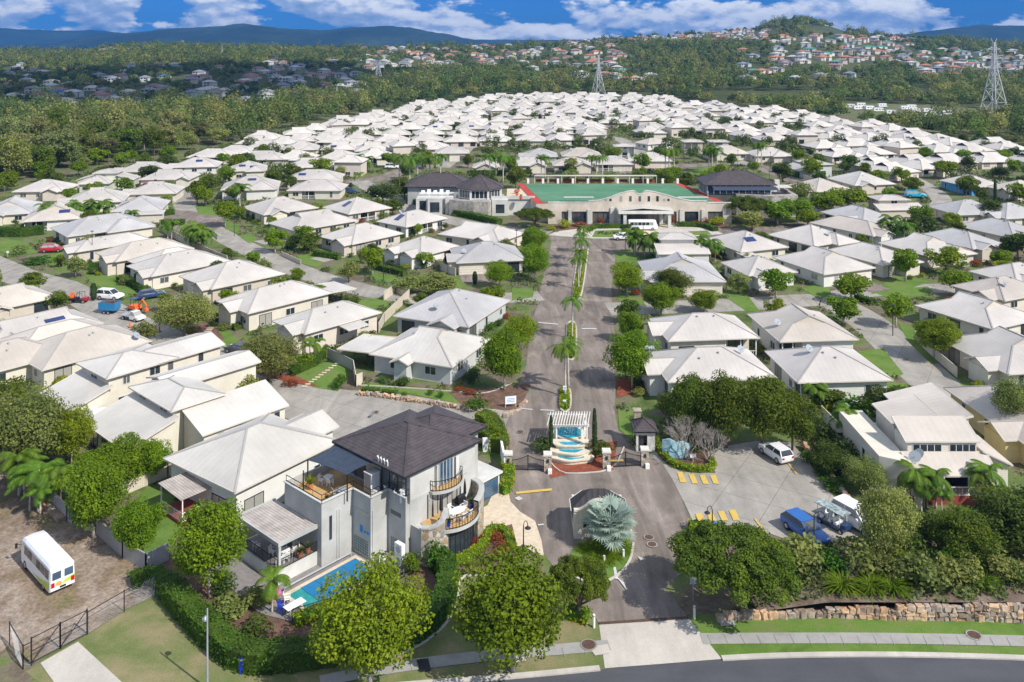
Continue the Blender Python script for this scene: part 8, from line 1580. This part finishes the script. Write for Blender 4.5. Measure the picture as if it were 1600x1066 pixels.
def bus(x, y, ang, label, art):
    t = thing('minibus', (x, y, .1), rad(ang), label, 'minibus', None, 1.0); L_, w, H_ = 7.4, 1.05, 2.6; sec = []
    for xx, k, zb, zt in ((-3.7, .94, .45, 2.3), (-3.55, 1, .35, 2.52), (-3, 1, .33, 2.58), (2.6, 1, .33, 2.58), (3.3, .98, .33, 2.5), (3.62, .94, .38, 1.5), (3.7, .9, .45, 1.0)): sec.append([(xx, -w*k, zb), (xx, -w*k, zb+.9), (xx, -w*k*.95, max(zb+1, zt-.25)), (xx, -w*k*.8, zt-.04), (xx, 0, zt+.03), (xx, w*k*.8, zt-.04), (xx, w*k*.95, max(zb+1, zt-.25)), (xx, w*k, zb+.9), (xx, w*k, zb)])
    loft(sec).build('body', 'car_white', t, smooth=False)
    for s in (-1, 1):
        for i in range(6): b = MB(); x0 = -3.3+i*1.0; b.poly([(x0, s*(w+.012), 1.35), (x0+.9, s*(w+.012), 1.35), (x0+.9, s*(w*.965+.012), 2.1), (x0, s*(w*.965+.012), 2.1)][::s]); b.build('window', 'glass', t)
        b = MB(); b.box(-3.74, s*.82-.14, .75, -3.66, s*.82+.14, 1.15); b.build('tail_light', 'tail_red', t); b = MB(); b.box(3.62, s*.72-.15, .75, 3.74, s*.72+.15, .95); b.build('headlight', 'lamp_clear', t); b = MB(); b.box(-3.715, s*.5-.36, 1.35, -3.69, s*.5+.36, 2.0); b.build('rear_window', 'glass_blue', t)
    b = MB(); b.poly([(3.66, -.92, 1.45), (3.66, .92, 1.45), (3.36, .88, 2.35), (3.36, -.88, 2.35)]); b.poly([(3.69, -.92, 1.4), (3.69, .92, 1.4), (3.37, .88, 2.35), (3.37, -.88, 2.35)]); b.build('windscreen', 'glass', t)
    for xx in (-2.1, 2.4):
        for y in (-.95, .95): wheel(t, xx, y, .38)
    b = MB(); b.bar((3.3, 1.05, 1.9), (3.75, 1.35, 1.9), .04); b.box(3.7, 1.25, 1.5, 3.78, 1.45, 1.95); b.build('wing_mirror', 'black', t); b = MB(); b.box(-3.76, -.25, .55, -3.7, .25, .68); b.build('number_plate', 'black', t)
    if art:
        for s in (-1, 1):
            for nm, m_, z0, z1, x0, x1 in (('green_graphic', 'bus_green', .55, 1.15, -3.4, .4), ('orange_graphic', 'bus_orange', .45, .85, -3.2, -.6)):
                b = MB(); n = 14
                for i in range(n): a, c = i/n, (i+1)/n; f = lambda q: z0+(z1-z0)*(1-q)**1.4; b.poly([(x0+(x1-x0)*a, s*(w+.01+z0*.005), z0-.05), (x0+(x1-x0)*c, s*(w+.01+z0*.005), z0-.05), (x0+(x1-x0)*c, s*(w+.01+z0*.005), f(c)), (x0+(x1-x0)*a, s*(w+.01+z0*.005), f(a))][::s])
                b.build(nm, m_, t)
        b = MB(); b.poly([(-3.705, -.98, .9), (-3.705, .2, .75), (-3.705, -.2, 1.1), (-3.705, -.98, 1.3)][::-1]); b.build('green_graphic', 'bus_green', t); b = MB(); b.poly([(-3.706, .1, .72), (-3.706, .62, .82), (-3.706, .5, 1.15), (-3.706, .1, 1.1)][::-1]); b.build('orange_graphic', 'bus_orange', t)
bus(-41.9, 79.3, 137, 'white minibus with green and orange graphics parked on the dirt yard', True); bus(33.6, 226.3, 0, 'white minibus under the club entrance canopy', False)
# motorhomes
for i, (px, py) in enumerate(((1328, 165), (1345, 163), (1358, 168), (1372, 171), (1378, 164), (1392, 175), (1413, 168), (1424, 166), (1430, 172), (1450, 172), (1462, 178), (1480, 176), (1340, 168), (1440, 180), (1550, 182))):
    p = P(px, py+4); t = thing('motorhome', p, rad(-8+(i*37 % 25)), 'white motorhome in the storage yard, ' + ['left cluster', 'middle cluster', 'right cluster', 'at the pylon foot'][0 if px < 1385 else 1 if px < 1445 else 2 if px < 1500 else 3], 'motorhome', 'motorhomes in the storage yard'); b = MB(); b.box(-3.4, -1.15, .6, 2.2, 1.15, 3.1); b.box(2.2, -1.1, 2.0, 3.3, 1.1, 3.0); b.build('body', 'car_white', t)
    b = MB(); b.prism([(2.2, -1), (3.9, -.9), (3.9, .9), (2.2, 1)], .5, 1.4); b.build('cab', 'car_white', t); b = MB(); b.box(2.2, -.95, 1.4, 3.0, .95, 2.0); b.box(-2.2, -1.18, 1.6, -.8, -1.15, 2.2); b.box(.2, -1.18, 1.6, 1.2, -1.15, 2.2); b.build('window', 'glass', t); [wheel(t, x, y, .38) for x in (-1.8, 2.9) for y in (-1, 1)]
# golf buggy with panel roof
t = thing('golf_buggy', P(1303, 824), rad(-58), 'golf buggy with a long speckled panel roof beside the blue wagon', 'golf buggy'); b = MB(); b.box(-1.6, -.6, .3, 1.5, .6, .6); b.prism([(1.0, -.55), (1.7, -.45), (1.7, .45), (1.0, .55)], .6, .95); b.build('body', 'car_navy', t)
mat('buggy_roof', (.10, .14, .14), .3, .8, 3, col2=(.45, .52, .50)); b = MB(); b.box(-1.9, -.65, 1.85, 1.5, .65, 1.93); b.build('roof', 'buggy_roof', t); b = MB(); [b.bar((x, y, .6), (x*.95, y, 1.85), .05) for x in (-1.6, 0, 1.1) for y in (-.55, .55)]; b.build('frame', 'plastic_white', t)
for x in (-1.1, -.2, .5): b = MB(); b.box(x-.2, -.5, .6, x+.2, .5, .85); b.box(x-.25, -.5, .85, x-.17, .5, 1.3); b.build('seat', 'plastic_white', t)
[wheel(t, x, y, .25) for x in (-1.2, 1.2) for y in (-.55, .55)]
# works vehicles on the left street
mat('orange_m', (.85, .16, .03), .4, .08)
t = thing('utility_buggy', P(123, 473), rad(0), 'red and black utility buggy with an orange attachment on the left street', 'utility vehicle'); b = MB(); b.prism([(.9, -.6), (1.7, -.5), (1.7, .5), (.9, .6)], .5, 1.05); b.build('bonnet', 'car_red', t); b = MB(); b.box(-1.9, -.65, .55, -.1, .65, .95); b.box(-.1, -.6, .4, .9, .6, .65); b.build('tray', 'black', t)
b = MB(); [b.bar((x, y, .65), (x*.9, y, 1.9), .06) for x in (-.1, .95) for y in (-.55, .55)]; b.bar((-.1, -.55, 1.9), (.85, -.55, 1.9), .06); b.bar((-.1, .55, 1.9), (.85, .55, 1.9), .06); b.bar((-.1, -.55, 1.9), (-.1, .55, 1.9), .06); b.build('roll_cage', 'black', t); b = MB(); b.bar((-1.6, 0, .95), (-1.2, 0, 1.9), .25); b.bar((-1.2, 0, 1.9), (-.5, 0, 1.5), .2); b.box(-1.8, -.4, .95, -.9, .4, 1.3); b.build('attachment', 'orange_m', t); [wheel(t, x, y, .34) for x in (-1.2, 1.1) for y in (-.6, .6)]
t = thing('cage_trailer', P(171, 489), rad(-8), 'blue high sided cage trailer full of branches on the left street', 'trailer'); b = MB(); b.box(-1.6, -.9, .7, 1.6, -.84, 2.0); b.box(-1.6, .84, .7, 1.6, .9, 2.0); b.box(-1.6, -.84, .7, -1.54, .84, 2.0); b.box(1.54, -.84, .7, 1.6, .84, 2.0); b.box(-1.54, -.84, .6, 1.54, .84, .7); b.build('cage', 'paint_blue', t); b = MB(); b.bar((1.6, 0, .6), (3, 0, .5), .1); b.build('drawbar', 'black', t)
b = MB(); rn = random.Random(2); [b.bar((rn.uniform(-1.4, 1.4), rn.uniform(-.7, .7), rn.uniform(1.2, 1.8)), (rn.uniform(-1.4, 1.4), rn.uniform(-.7, .7), rn.uniform(1.8, 2.6)), .04) for _ in range(70)]; o = b.build('branches', 'trunk', t); [wheel(t, x, y, .3) for x in (-.4, .4) for y in (-.95, .95)]
t = thing('flatbed_ute', P(207, 500), rad(-28), 'white single cab ute with a flat tray on the left street', 'ute'); b = loft([[(x, -w_, zb), (x, -w_*.98, zt), (x, w_*.98, zt), (x, w_, zb)] for x, w_, zb, zt in ((.2, .86, .4, 1.0), (1.6, .86, .4, 1.0), (2.3, .82, .45, .85), (2.5, .75, .5, .7))]); b.build('body', 'car_white', t)
b = MB(); b.poly([(.2, -.8, 1), (1.5, -.8, 1), (1.0, -.68, 1.6), (.3, -.68, 1.6)]); b.poly([(1.5, .8, 1), (.2, .8, 1), (.3, .68, 1.6), (1.0, .68, 1.6)]); b.poly([(1.5, -.8, 1), (1.5, .8, 1), (1.0, .68, 1.6), (1.0, -.68, 1.6)]); b.poly([(.2, .8, 1), (.2, -.8, 1), (.3, -.68, 1.6), (.3, .68, 1.6)]); b.build('window', 'glass', t); b = MB(); b.box(.25, -.7, 1.6, 1.05, .7, 1.66); b.build('roof', 'car_white', t)
b = MB(); b.box(-2.3, -.9, .75, .1, .9, .85); b.bar((.05, -.85, .85), (.05, -.85, 1.7), .06); b.bar((.05, .85, .85), (.05, .85, 1.7), .06); b.bar((.05, -.85, 1.7), (.05, .85, 1.7), .06); b.build('tray', 'galv', t); [wheel(t, x, y, .34) for x in (-1.4, 1.6) for y in (-.78, .78)]
t = thing('excavator', P(211, 486), rad(-30), 'small orange excavator with a dark canopy behind the white ute', 'excavator'); b = MB(); b.box(-.9, -.7, .5, .9, .7, 1.1); b.build('body', 'orange_m', t)
for y in (-.75, .45): b = MB(); b.tube([(-.9, y+.15, .25), (.9, y+.15, .25)], .25, 8); b.build('track', 'black', t)
b = MB(); [b.bar((x, y, 1.1), (x, y, 2.2), .06) for x in (-.6, .3) for y in (-.5, .5)]; b.box(-.7, -.6, 2.2, .4, .6, 2.28); b.build('canopy', 'car_navy', t); b = MB(); b.bar((.8, 0, .9), (2.0, 0, 2.3), .25); b.bar((2.0, 0, 2.3), (3.0, 0, 1.5), .2); b.bar((3.0, 0, 1.5), (3.0, 0, .7), .16); b.box(2.8, -.3, .5, 3.3, .3, .9); b.build('boom', 'orange_m', t)
for px, py, l in ((249, 519, 'orange traffic cone at the edge of the weeping tree'), (203, 512, 'orange traffic cone in front of the white ute'), (825, 526, 'orange post on the verge left of the avenue')):
    t = thing('traffic_cone', P(px, py), 0, l, 'traffic cone'); b = MB(); b.box(-.25, -.25, .05, .25, .25, .1); b.build('base', 'black', t); b = MB(); b.lathe(0, 0, [(.2, .1), (.13, .6), (.05, 1.1)], 10); b.build('cone', 'orange_m', t)
b = MB(); b.blob((0, 0, .55), (1.1, .55, .55), 12, amp=.12, seed=3); b.blob((.5, .2, .9), (.5, .4, .35), 10, amp=.12, seed=4); o = b.build('covered_kayak', 'tarp_blue', smooth=True); o.location = P(354, 612); o.rotation_euler = (0, 0, 1.1); tag(o, 'bright blue covered load beside the end of the two-storey cream house', 'covered load')
o = umbrella('open pale patio umbrella behind the bamboo between two clerestory houses', *P(153, 668)[:2], 0, 'sail_white', True, 2.3, 1.8); umbrella('blue patio umbrella on the terrace of the stepped gable villa', *P(1171, 440)[:2], 0, 'paint_blue', True, 2.6, 2.0)
# ------------------------------------------------------------ fences and walls
def fence(pl, h, m, label, sp=2.4, px=True, z=0, post='galv', nm='fence', th=.06):
    q = pts(*pl) if px else pl; o0 = q[0]; t = thing(nm, (o0.x, o0.y, z), 0, label, 'fence')
    b = MB(); c = MB()
    for a, d in zip(q, q[1:]):
        a, d = a-o0, d-o0; l = (d-a).length; dr = (d-a).normalized(); b.bar((a.x, a.y, h/2), (d.x, d.y, h/2), th, h-.05)
        n = max(1, int(l/sp))
        for i in range(n+1): p = a+(d-a)*i/n; c.bar((p.x, p.y, 0), (p.x, p.y, h+.03), th+.08)
        c.bar((a.x, a.y, h), (d.x, d.y, h), th+.05, .07)
    b.build('panel', m, t); c.build('posts', m, t); return t
fence([(-30,690),(0,716),(60,768),(105,815),(150,835),(192,872),(228,893),(262,876)], 1.6, 'fence_grey', 'long grey metal sheet fence between the dirt yard and the left gardens'); fence([(192,775),(262,745),(280,736)], 1.6, 'fence_panel', 'cream panel fence between two gardens left of the white house'); fence([(100,700),(125,690),(165,678),(178,668)], 1.6, 'fence_panel', 'cream panel fence behind the bamboo')
fence([(1284,655),(1329,703),(1360,735),(1412,772),(1440,800)], 1.7, 'fence_panel', 'cream fence along the side garden of the skillion roof house'); fence([(1405,748),(1440,790)], 1.4, 'fence_cream', 'short cream wall beside the skillion house'); fence([(512,560),(552,580)], 1.6, 'fence_grey', 'grey sheet fence at the second stepping stone lawn'); fence([(552,580),(556,604),(566,600)], 1.6, 'fence_panel', 'cream gate fence at the left of the carport')
fence([(600,470),(618,458),(640,466),(600,505),(592,520)], 1.7, 'fence_panel', 'cream fence around the small back garden behind the red skirt veranda'); fence([(440,400),(470,414)], 1, 'fence_panel', 'low fence'+' near the grey leafed trees by the lane'); fence([(250,362),(290,382),(330,402),(355,412)], 1.7, 'fence_panel', 'cream back fence along the lane behind the left villas'); fence([(680,418),(700,428),(712,432)], 1.7, 'fence_panel', 'cream fence between the shade sail villa and the white garage villa')
fence([(1430,532),(1460,560),(1495,590)], 1.5, 'fence_panel', 'cream fence wall below the lit gablet terrace'); fence([(1255,282),(1300,296),(1312,318),(1335,330)], 2, 'fence_cream', 'curving pale wall beside the clubhouse road'); fence([(1132,420),(1160,440)], 1.6, 'fence_panel', 'cream fence by the double garage villa'); fence([(166,348),(200,362)], 1.6, 'fence_panel', 'cream fence behind the patio villa'); fence([(1115,437),(1135,455)], 1.5, 'fence_panel', 'short cream fence right of the double garage')
def chain(pl, h, label, gate_=False):
    q = pts(*pl); o0 = q[0]; t = thing('chain_fence' if not gate_ else 'mesh_gate', (o0.x, o0.y, 0), 0, label, 'gate' if gate_ else 'fence'); b, c = MB(), MB()
    for a, d in zip(q, q[1:]):
        a, d = a-o0, d-o0; l = (d-a).length; n = max(1, int(l/2.6))
        for i in range(n+1): p = a+(d-a)*i/n; b.bar((p.x, p.y, 0), (p.x, p.y, h+.1), .09 if gate_ else .06)
        for z in ((.12, h*.5, h) if gate_ else (h,)): b.bar((a.x, a.y, z), (d.x, d.y, z), .05)
        if gate_:
            for i in range(n): p, e = a+(d-a)*i/n, a+(d-a)*(i+1)/n; b.bar((p.x, p.y, .1), (e.x, e.y, h), .05)
        k = int(l/.22)
        for i in range(k):
            f, g_ = i/k, min(1, (i+h/.22)/k); e = a+(d-a)*f; w_ = a+(d-a)*g_; hh = h*min(1, (g_-f)*k*.22/h); c.bar((e.x, e.y, .05), (w_.x, w_.y, hh), .012); c.bar((w_.x, w_.y, .05), (e.x, e.y, hh), .012)
    b.build('frame', 'frame_dark', t); c.build('wire_mesh', 'galv', t)
chain([(49,1038),(94,1014),(136,992)], 2.0, 'dark framed double mesh gate to the dirt yard', True); chain([(15,1008),(36,1046),(49,1040)], 1.8, 'short chain wire fence left of the mesh gate'); chain([(137,991),(194,957),(243,932)], 1.8, 'chain wire fence from the mesh gate to the hedge')
# leaning drain kerb along the fence
q = pts((-40,695),(20,742),(60,776),(98,815)); t = thing('concrete_drain', (q[0].x, q[0].y, 0), 0, 'rust stained concrete edging beam lying along the grey fence', 'drain'); mat('rusty_concrete', (.36, .33, .29), .9, .5, 1.1, col2=(.30, .15, .06), bump=.3); b = MB()
for a, d in zip(q, q[1:]): b.bar(a-q[0]+Vector((0, 0, .2)), d-q[0]+Vector((0, 0, .2)), 1.0, .45)
b.build('beam', 'rusty_concrete', t)
# stones: retaining walls of split rock
def rocks(pl, h, label, size=.55, rows=2, th=.5, seed=0, m='rock'):
    q = pts(*pl); o0 = q[0]; t = thing('rock_wall', (o0.x, o0.y, 0), 0, label, 'stone wall'); rn = random.Random(seed); b = MB()
    for a, d in zip(q, q[1:]):
        a, d = a-o0, d-o0; l = (d-a).length; dr = (d-a).normalized(); nrm = Vector((-dr.y, dr.x, 0)); hh = h(o0.x+a.x) if callable(h) else h
        r_ = max(1, round(hh/size))
        for k in range(r_):
            s = 0.
            while s < l:
                w_ = size*rn.uniform(.55, 2.0); p = a+dr*(s+w_/2)+nrm*rn.uniform(-.06, .08)*1; z0 = hh*k/r_; z1 = hh*(k+1)/r_+rn.uniform(-.12, .14); ang_ = atan2(dr.y, dr.x)+rn.uniform(-.25, .25)
                i0 = len(b.v)
                for (cz, ins) in ((z0, 0), (z0+(z1-z0)*.25, .0), (z1-.05, .02), (z1, .09)):
                    for cx_, cy_ in ((-w_/2+.09, -th/2), (w_/2-.09, -th/2), (w_/2, -th/2+.09), (w_/2, th/2), (-w_/2, th/2), (-w_/2, -th/2+.09)):
                        x_, y_ = cx_*(1-ins*2)+rn.uniform(-.07, .07), cy_*(1-ins*2)+rn.uniform(-.06, .06); b.v.append((p.x+x_*cos(ang_)-y_*sin(ang_), p.y+x_*sin(ang_)+y_*cos(ang_), cz+rn.uniform(-.07, .05)))
                for lv in range(3):
                    for e in range(6): g_ = (e+1) % 6; b.f.append((i0+lv*6+e, i0+lv*6+g_, i0+(lv+1)*6+g_, i0+(lv+1)*6+e)); b.m.append(0)
                b.f.append(tuple(range(i0+18, i0+24))); b.m.append(0); s += w_
    mat('mortar', (.16, .12, .10), .95, .2) if 'mortar' not in M else None
    b.build('stones', 'rock_wall_stone', t); return t
m_ = ground_mat('rock_wall_stone', [(.3, (.26, .20, .15)), (.45, (.42, .34, .27)), (.6, (.52, .45, .38)), (.8, (.44, .27, .15))], .5, fine=(5., .25), bump=.5)
nt = m_.node_tree; g = nd(nt, 'ShaderNodeNewGeometry'); bs = nt.nodes['Principled BSDF']; src = bs.inputs['Base Color'].links[0].from_socket
r = ramp(nt, g.outputs['Random Per Island'], [(0, (.62, .58, .55)), (.3, (.95, .85, .75)), (.5, (1.15, .92, .7)), (.7, (.8, .8, .8)), (1, (1.25, 1.2, 1.1))], 'CONSTANT'); nt.links.new(mixc(nt, 1., src, r, 'MULTIPLY'), bs.inputs['Base Color'])
rocks([(1120,972),(1160,968),(1200,966),(1240,965),(1290,964),(1340,965),(1400,967),(1460,968),(1520,969),(1580,971),(1640,973),(1720,975)], lambda x: .55 if x < 25 else .85 if x < 31 else 1.15 if x < 37 else 1.35, 'long split rock retaining wall above the right hand grass verge', .42)
rocks([(560,618),(590,620),(620,625),(650,629),(680,633),(714,639),(735,643)], .55, 'low split rock wall along the left street under the dormer villa', .32, seed=4); rocks([(1256,700),(1275,722),(1300,752),(1325,785),(1345,808)], .7, 'dark rock edging between the car park and the side garden', .45, seed=6); rocks([(744,642),(765,650),(790,652),(812,640),(822,628)], .35, 'low stone edging round the corner bed of the avenue', .35, seed=8); rocks([(1500,905),(1560,895),(1640,890)], .8, 'upper rock wall at the right end of the bank', .5, seed=9); rocks([(792,708),(789,690),(784,676),(779,662)], .5, 'pale stone edging along the street by the bright hedge', .3, seed=5)
v = []; nx, ny = 60, 14
for j in range(ny+1):
    for i in range(nx+1): x, y = 20.5+i*.62, 73.45+j*.8; v.append((x, y, bankz(x, y+.3)+.1+.1*noise.noise(Vector((x, y, 0)))*(1 if y > 74.5 and y < 82 else 0)))
me = bpy.data.meshes.new('bank'); me.from_pydata(v, [], [(j*(nx+1)+i, j*(nx+1)+i+1, (j+1)*(nx+1)+i+1, (j+1)*(nx+1)+i) for j in range(ny) for i in range(nx) if not inpoly(20.5+i*.62, 73.7+j*.78, [(p.x, p.y) for p in pts((1098,842),(1205,835),(1240,850),(1300,853),(1350,842),(1350,760),(1098,790))])]); me.materials.append(M['bank']); o = bpy.data.objects.new('garden_bank', me); COL.objects.link(o); o['kind'] = 'structure'
for o in list(COL.objects):
    if o.parent is None and o.name.startswith(('tree', 'shrub', 'palm')):
        q = bankz(o.location.x, o.location.y)
        if q > 0: o.location.z += q
# kerbs
for pl, w_ in (([(877,612),(874,638),(883,647),(892,638),(892,612),(885,603),(877,612)], .25), ([(886,508),(884,556),(892,566),(900,556),(901,508),(893,501),(886,508)], .25), ([(905,390),(893,462),(901,472),(910,462),(919,390)], .3), ([(258,932),(296,977),(338,1018),(378,1052),(440,1050),(541,1040),(620,1026),(664,1006),(700,975),(716,940),(718,905),(735,899),(800,905)], .18), ([(880,885),(898,905),(930,915),(962,905),(985,880),(990,850)], .2), ([(560,603),(620,606),(700,612),(758,618),(800,600)], .15), ([(846,700),(870,740),(905,742),(960,736),(975,700)], .15)):
    b_ = band('kerb', smooth(pts(*pl)), w_, 'concrete_light', z0=.05, h=.12)
isl = pts((882,880),(893,900),(930,913),(962,903),(984,880),(990,850),(975,838),(905,848)); flat('island_bed', smooth(isl+[isl[0]])[:-1], 'lawn', 4)
for q in ([(878,606),(875,638),(883,646),(891,638),(891,606)], [(887,504),(885,556),(892,565),(899,556),(900,504)], [(906,390),(894,462),(901,471),(909,462),(918,390)]): flat('median_island', pts(*q), 'lawn', 3)
# stepping stones
b = MB()
for i in range(11):
    p = P(527-i*4.9-i*.2, 569+i*3.6); b.box(p.x-.35, p.y-.2, .1, p.x+.35, p.y+.2, .13)
for i in range(10): p = P(334-i*1.9, 506+i*2.6); b.box(p.x-.55, p.y-.2, .1, p.x+.55, p.y+.2, .13)
o = b.build('stepping_stones', 'paving'); o['kind'] = 'structure'
# ------------------------------------------------------------ cloud that shades the left suburb, and the air
g = np.random.default_rng(1); b = MB()
for i in range(16): b.blob((g.uniform(-230, 230), g.uniform(-260, 260), g.uniform(0, 30)), (g.uniform(60, 150), g.uniform(60, 140), g.uniform(35, 60)), 16, amp=.3, seed=i)
mat('cloud', (.85, .85, .86), 1., .02); o = b.build('cloud', 'cloud', smooth=True); o.location = (170, 470, 720); o['kind'] = 'structure'
HZ = dict(d=.00010)
b = MB(); b.box(-9000, -300, -3, 9000, 9300, 330); o = b.build('haze', 'cloud'); o['kind'] = 'stuff'; tag(o, 'thin blue air between the camera and the mountains', 'haze')
m = bpy.data.materials.new('haze_air'); m.use_nodes = True; nt = m.node_tree; nt.nodes.clear(); v = nd(nt, 'ShaderNodeVolumePrincipled'); v.inputs['Color'].default_value = (.06, .26, .70, 1); v.inputs['Density'].default_value = HZ['d']; v.inputs['Anisotropy'].default_value = 0
oo = nd(nt, 'ShaderNodeOutputMaterial'); nt.links.new(v.outputs[0], oo.inputs[1]); o.data.materials.clear(); o.data.materials.append(m)
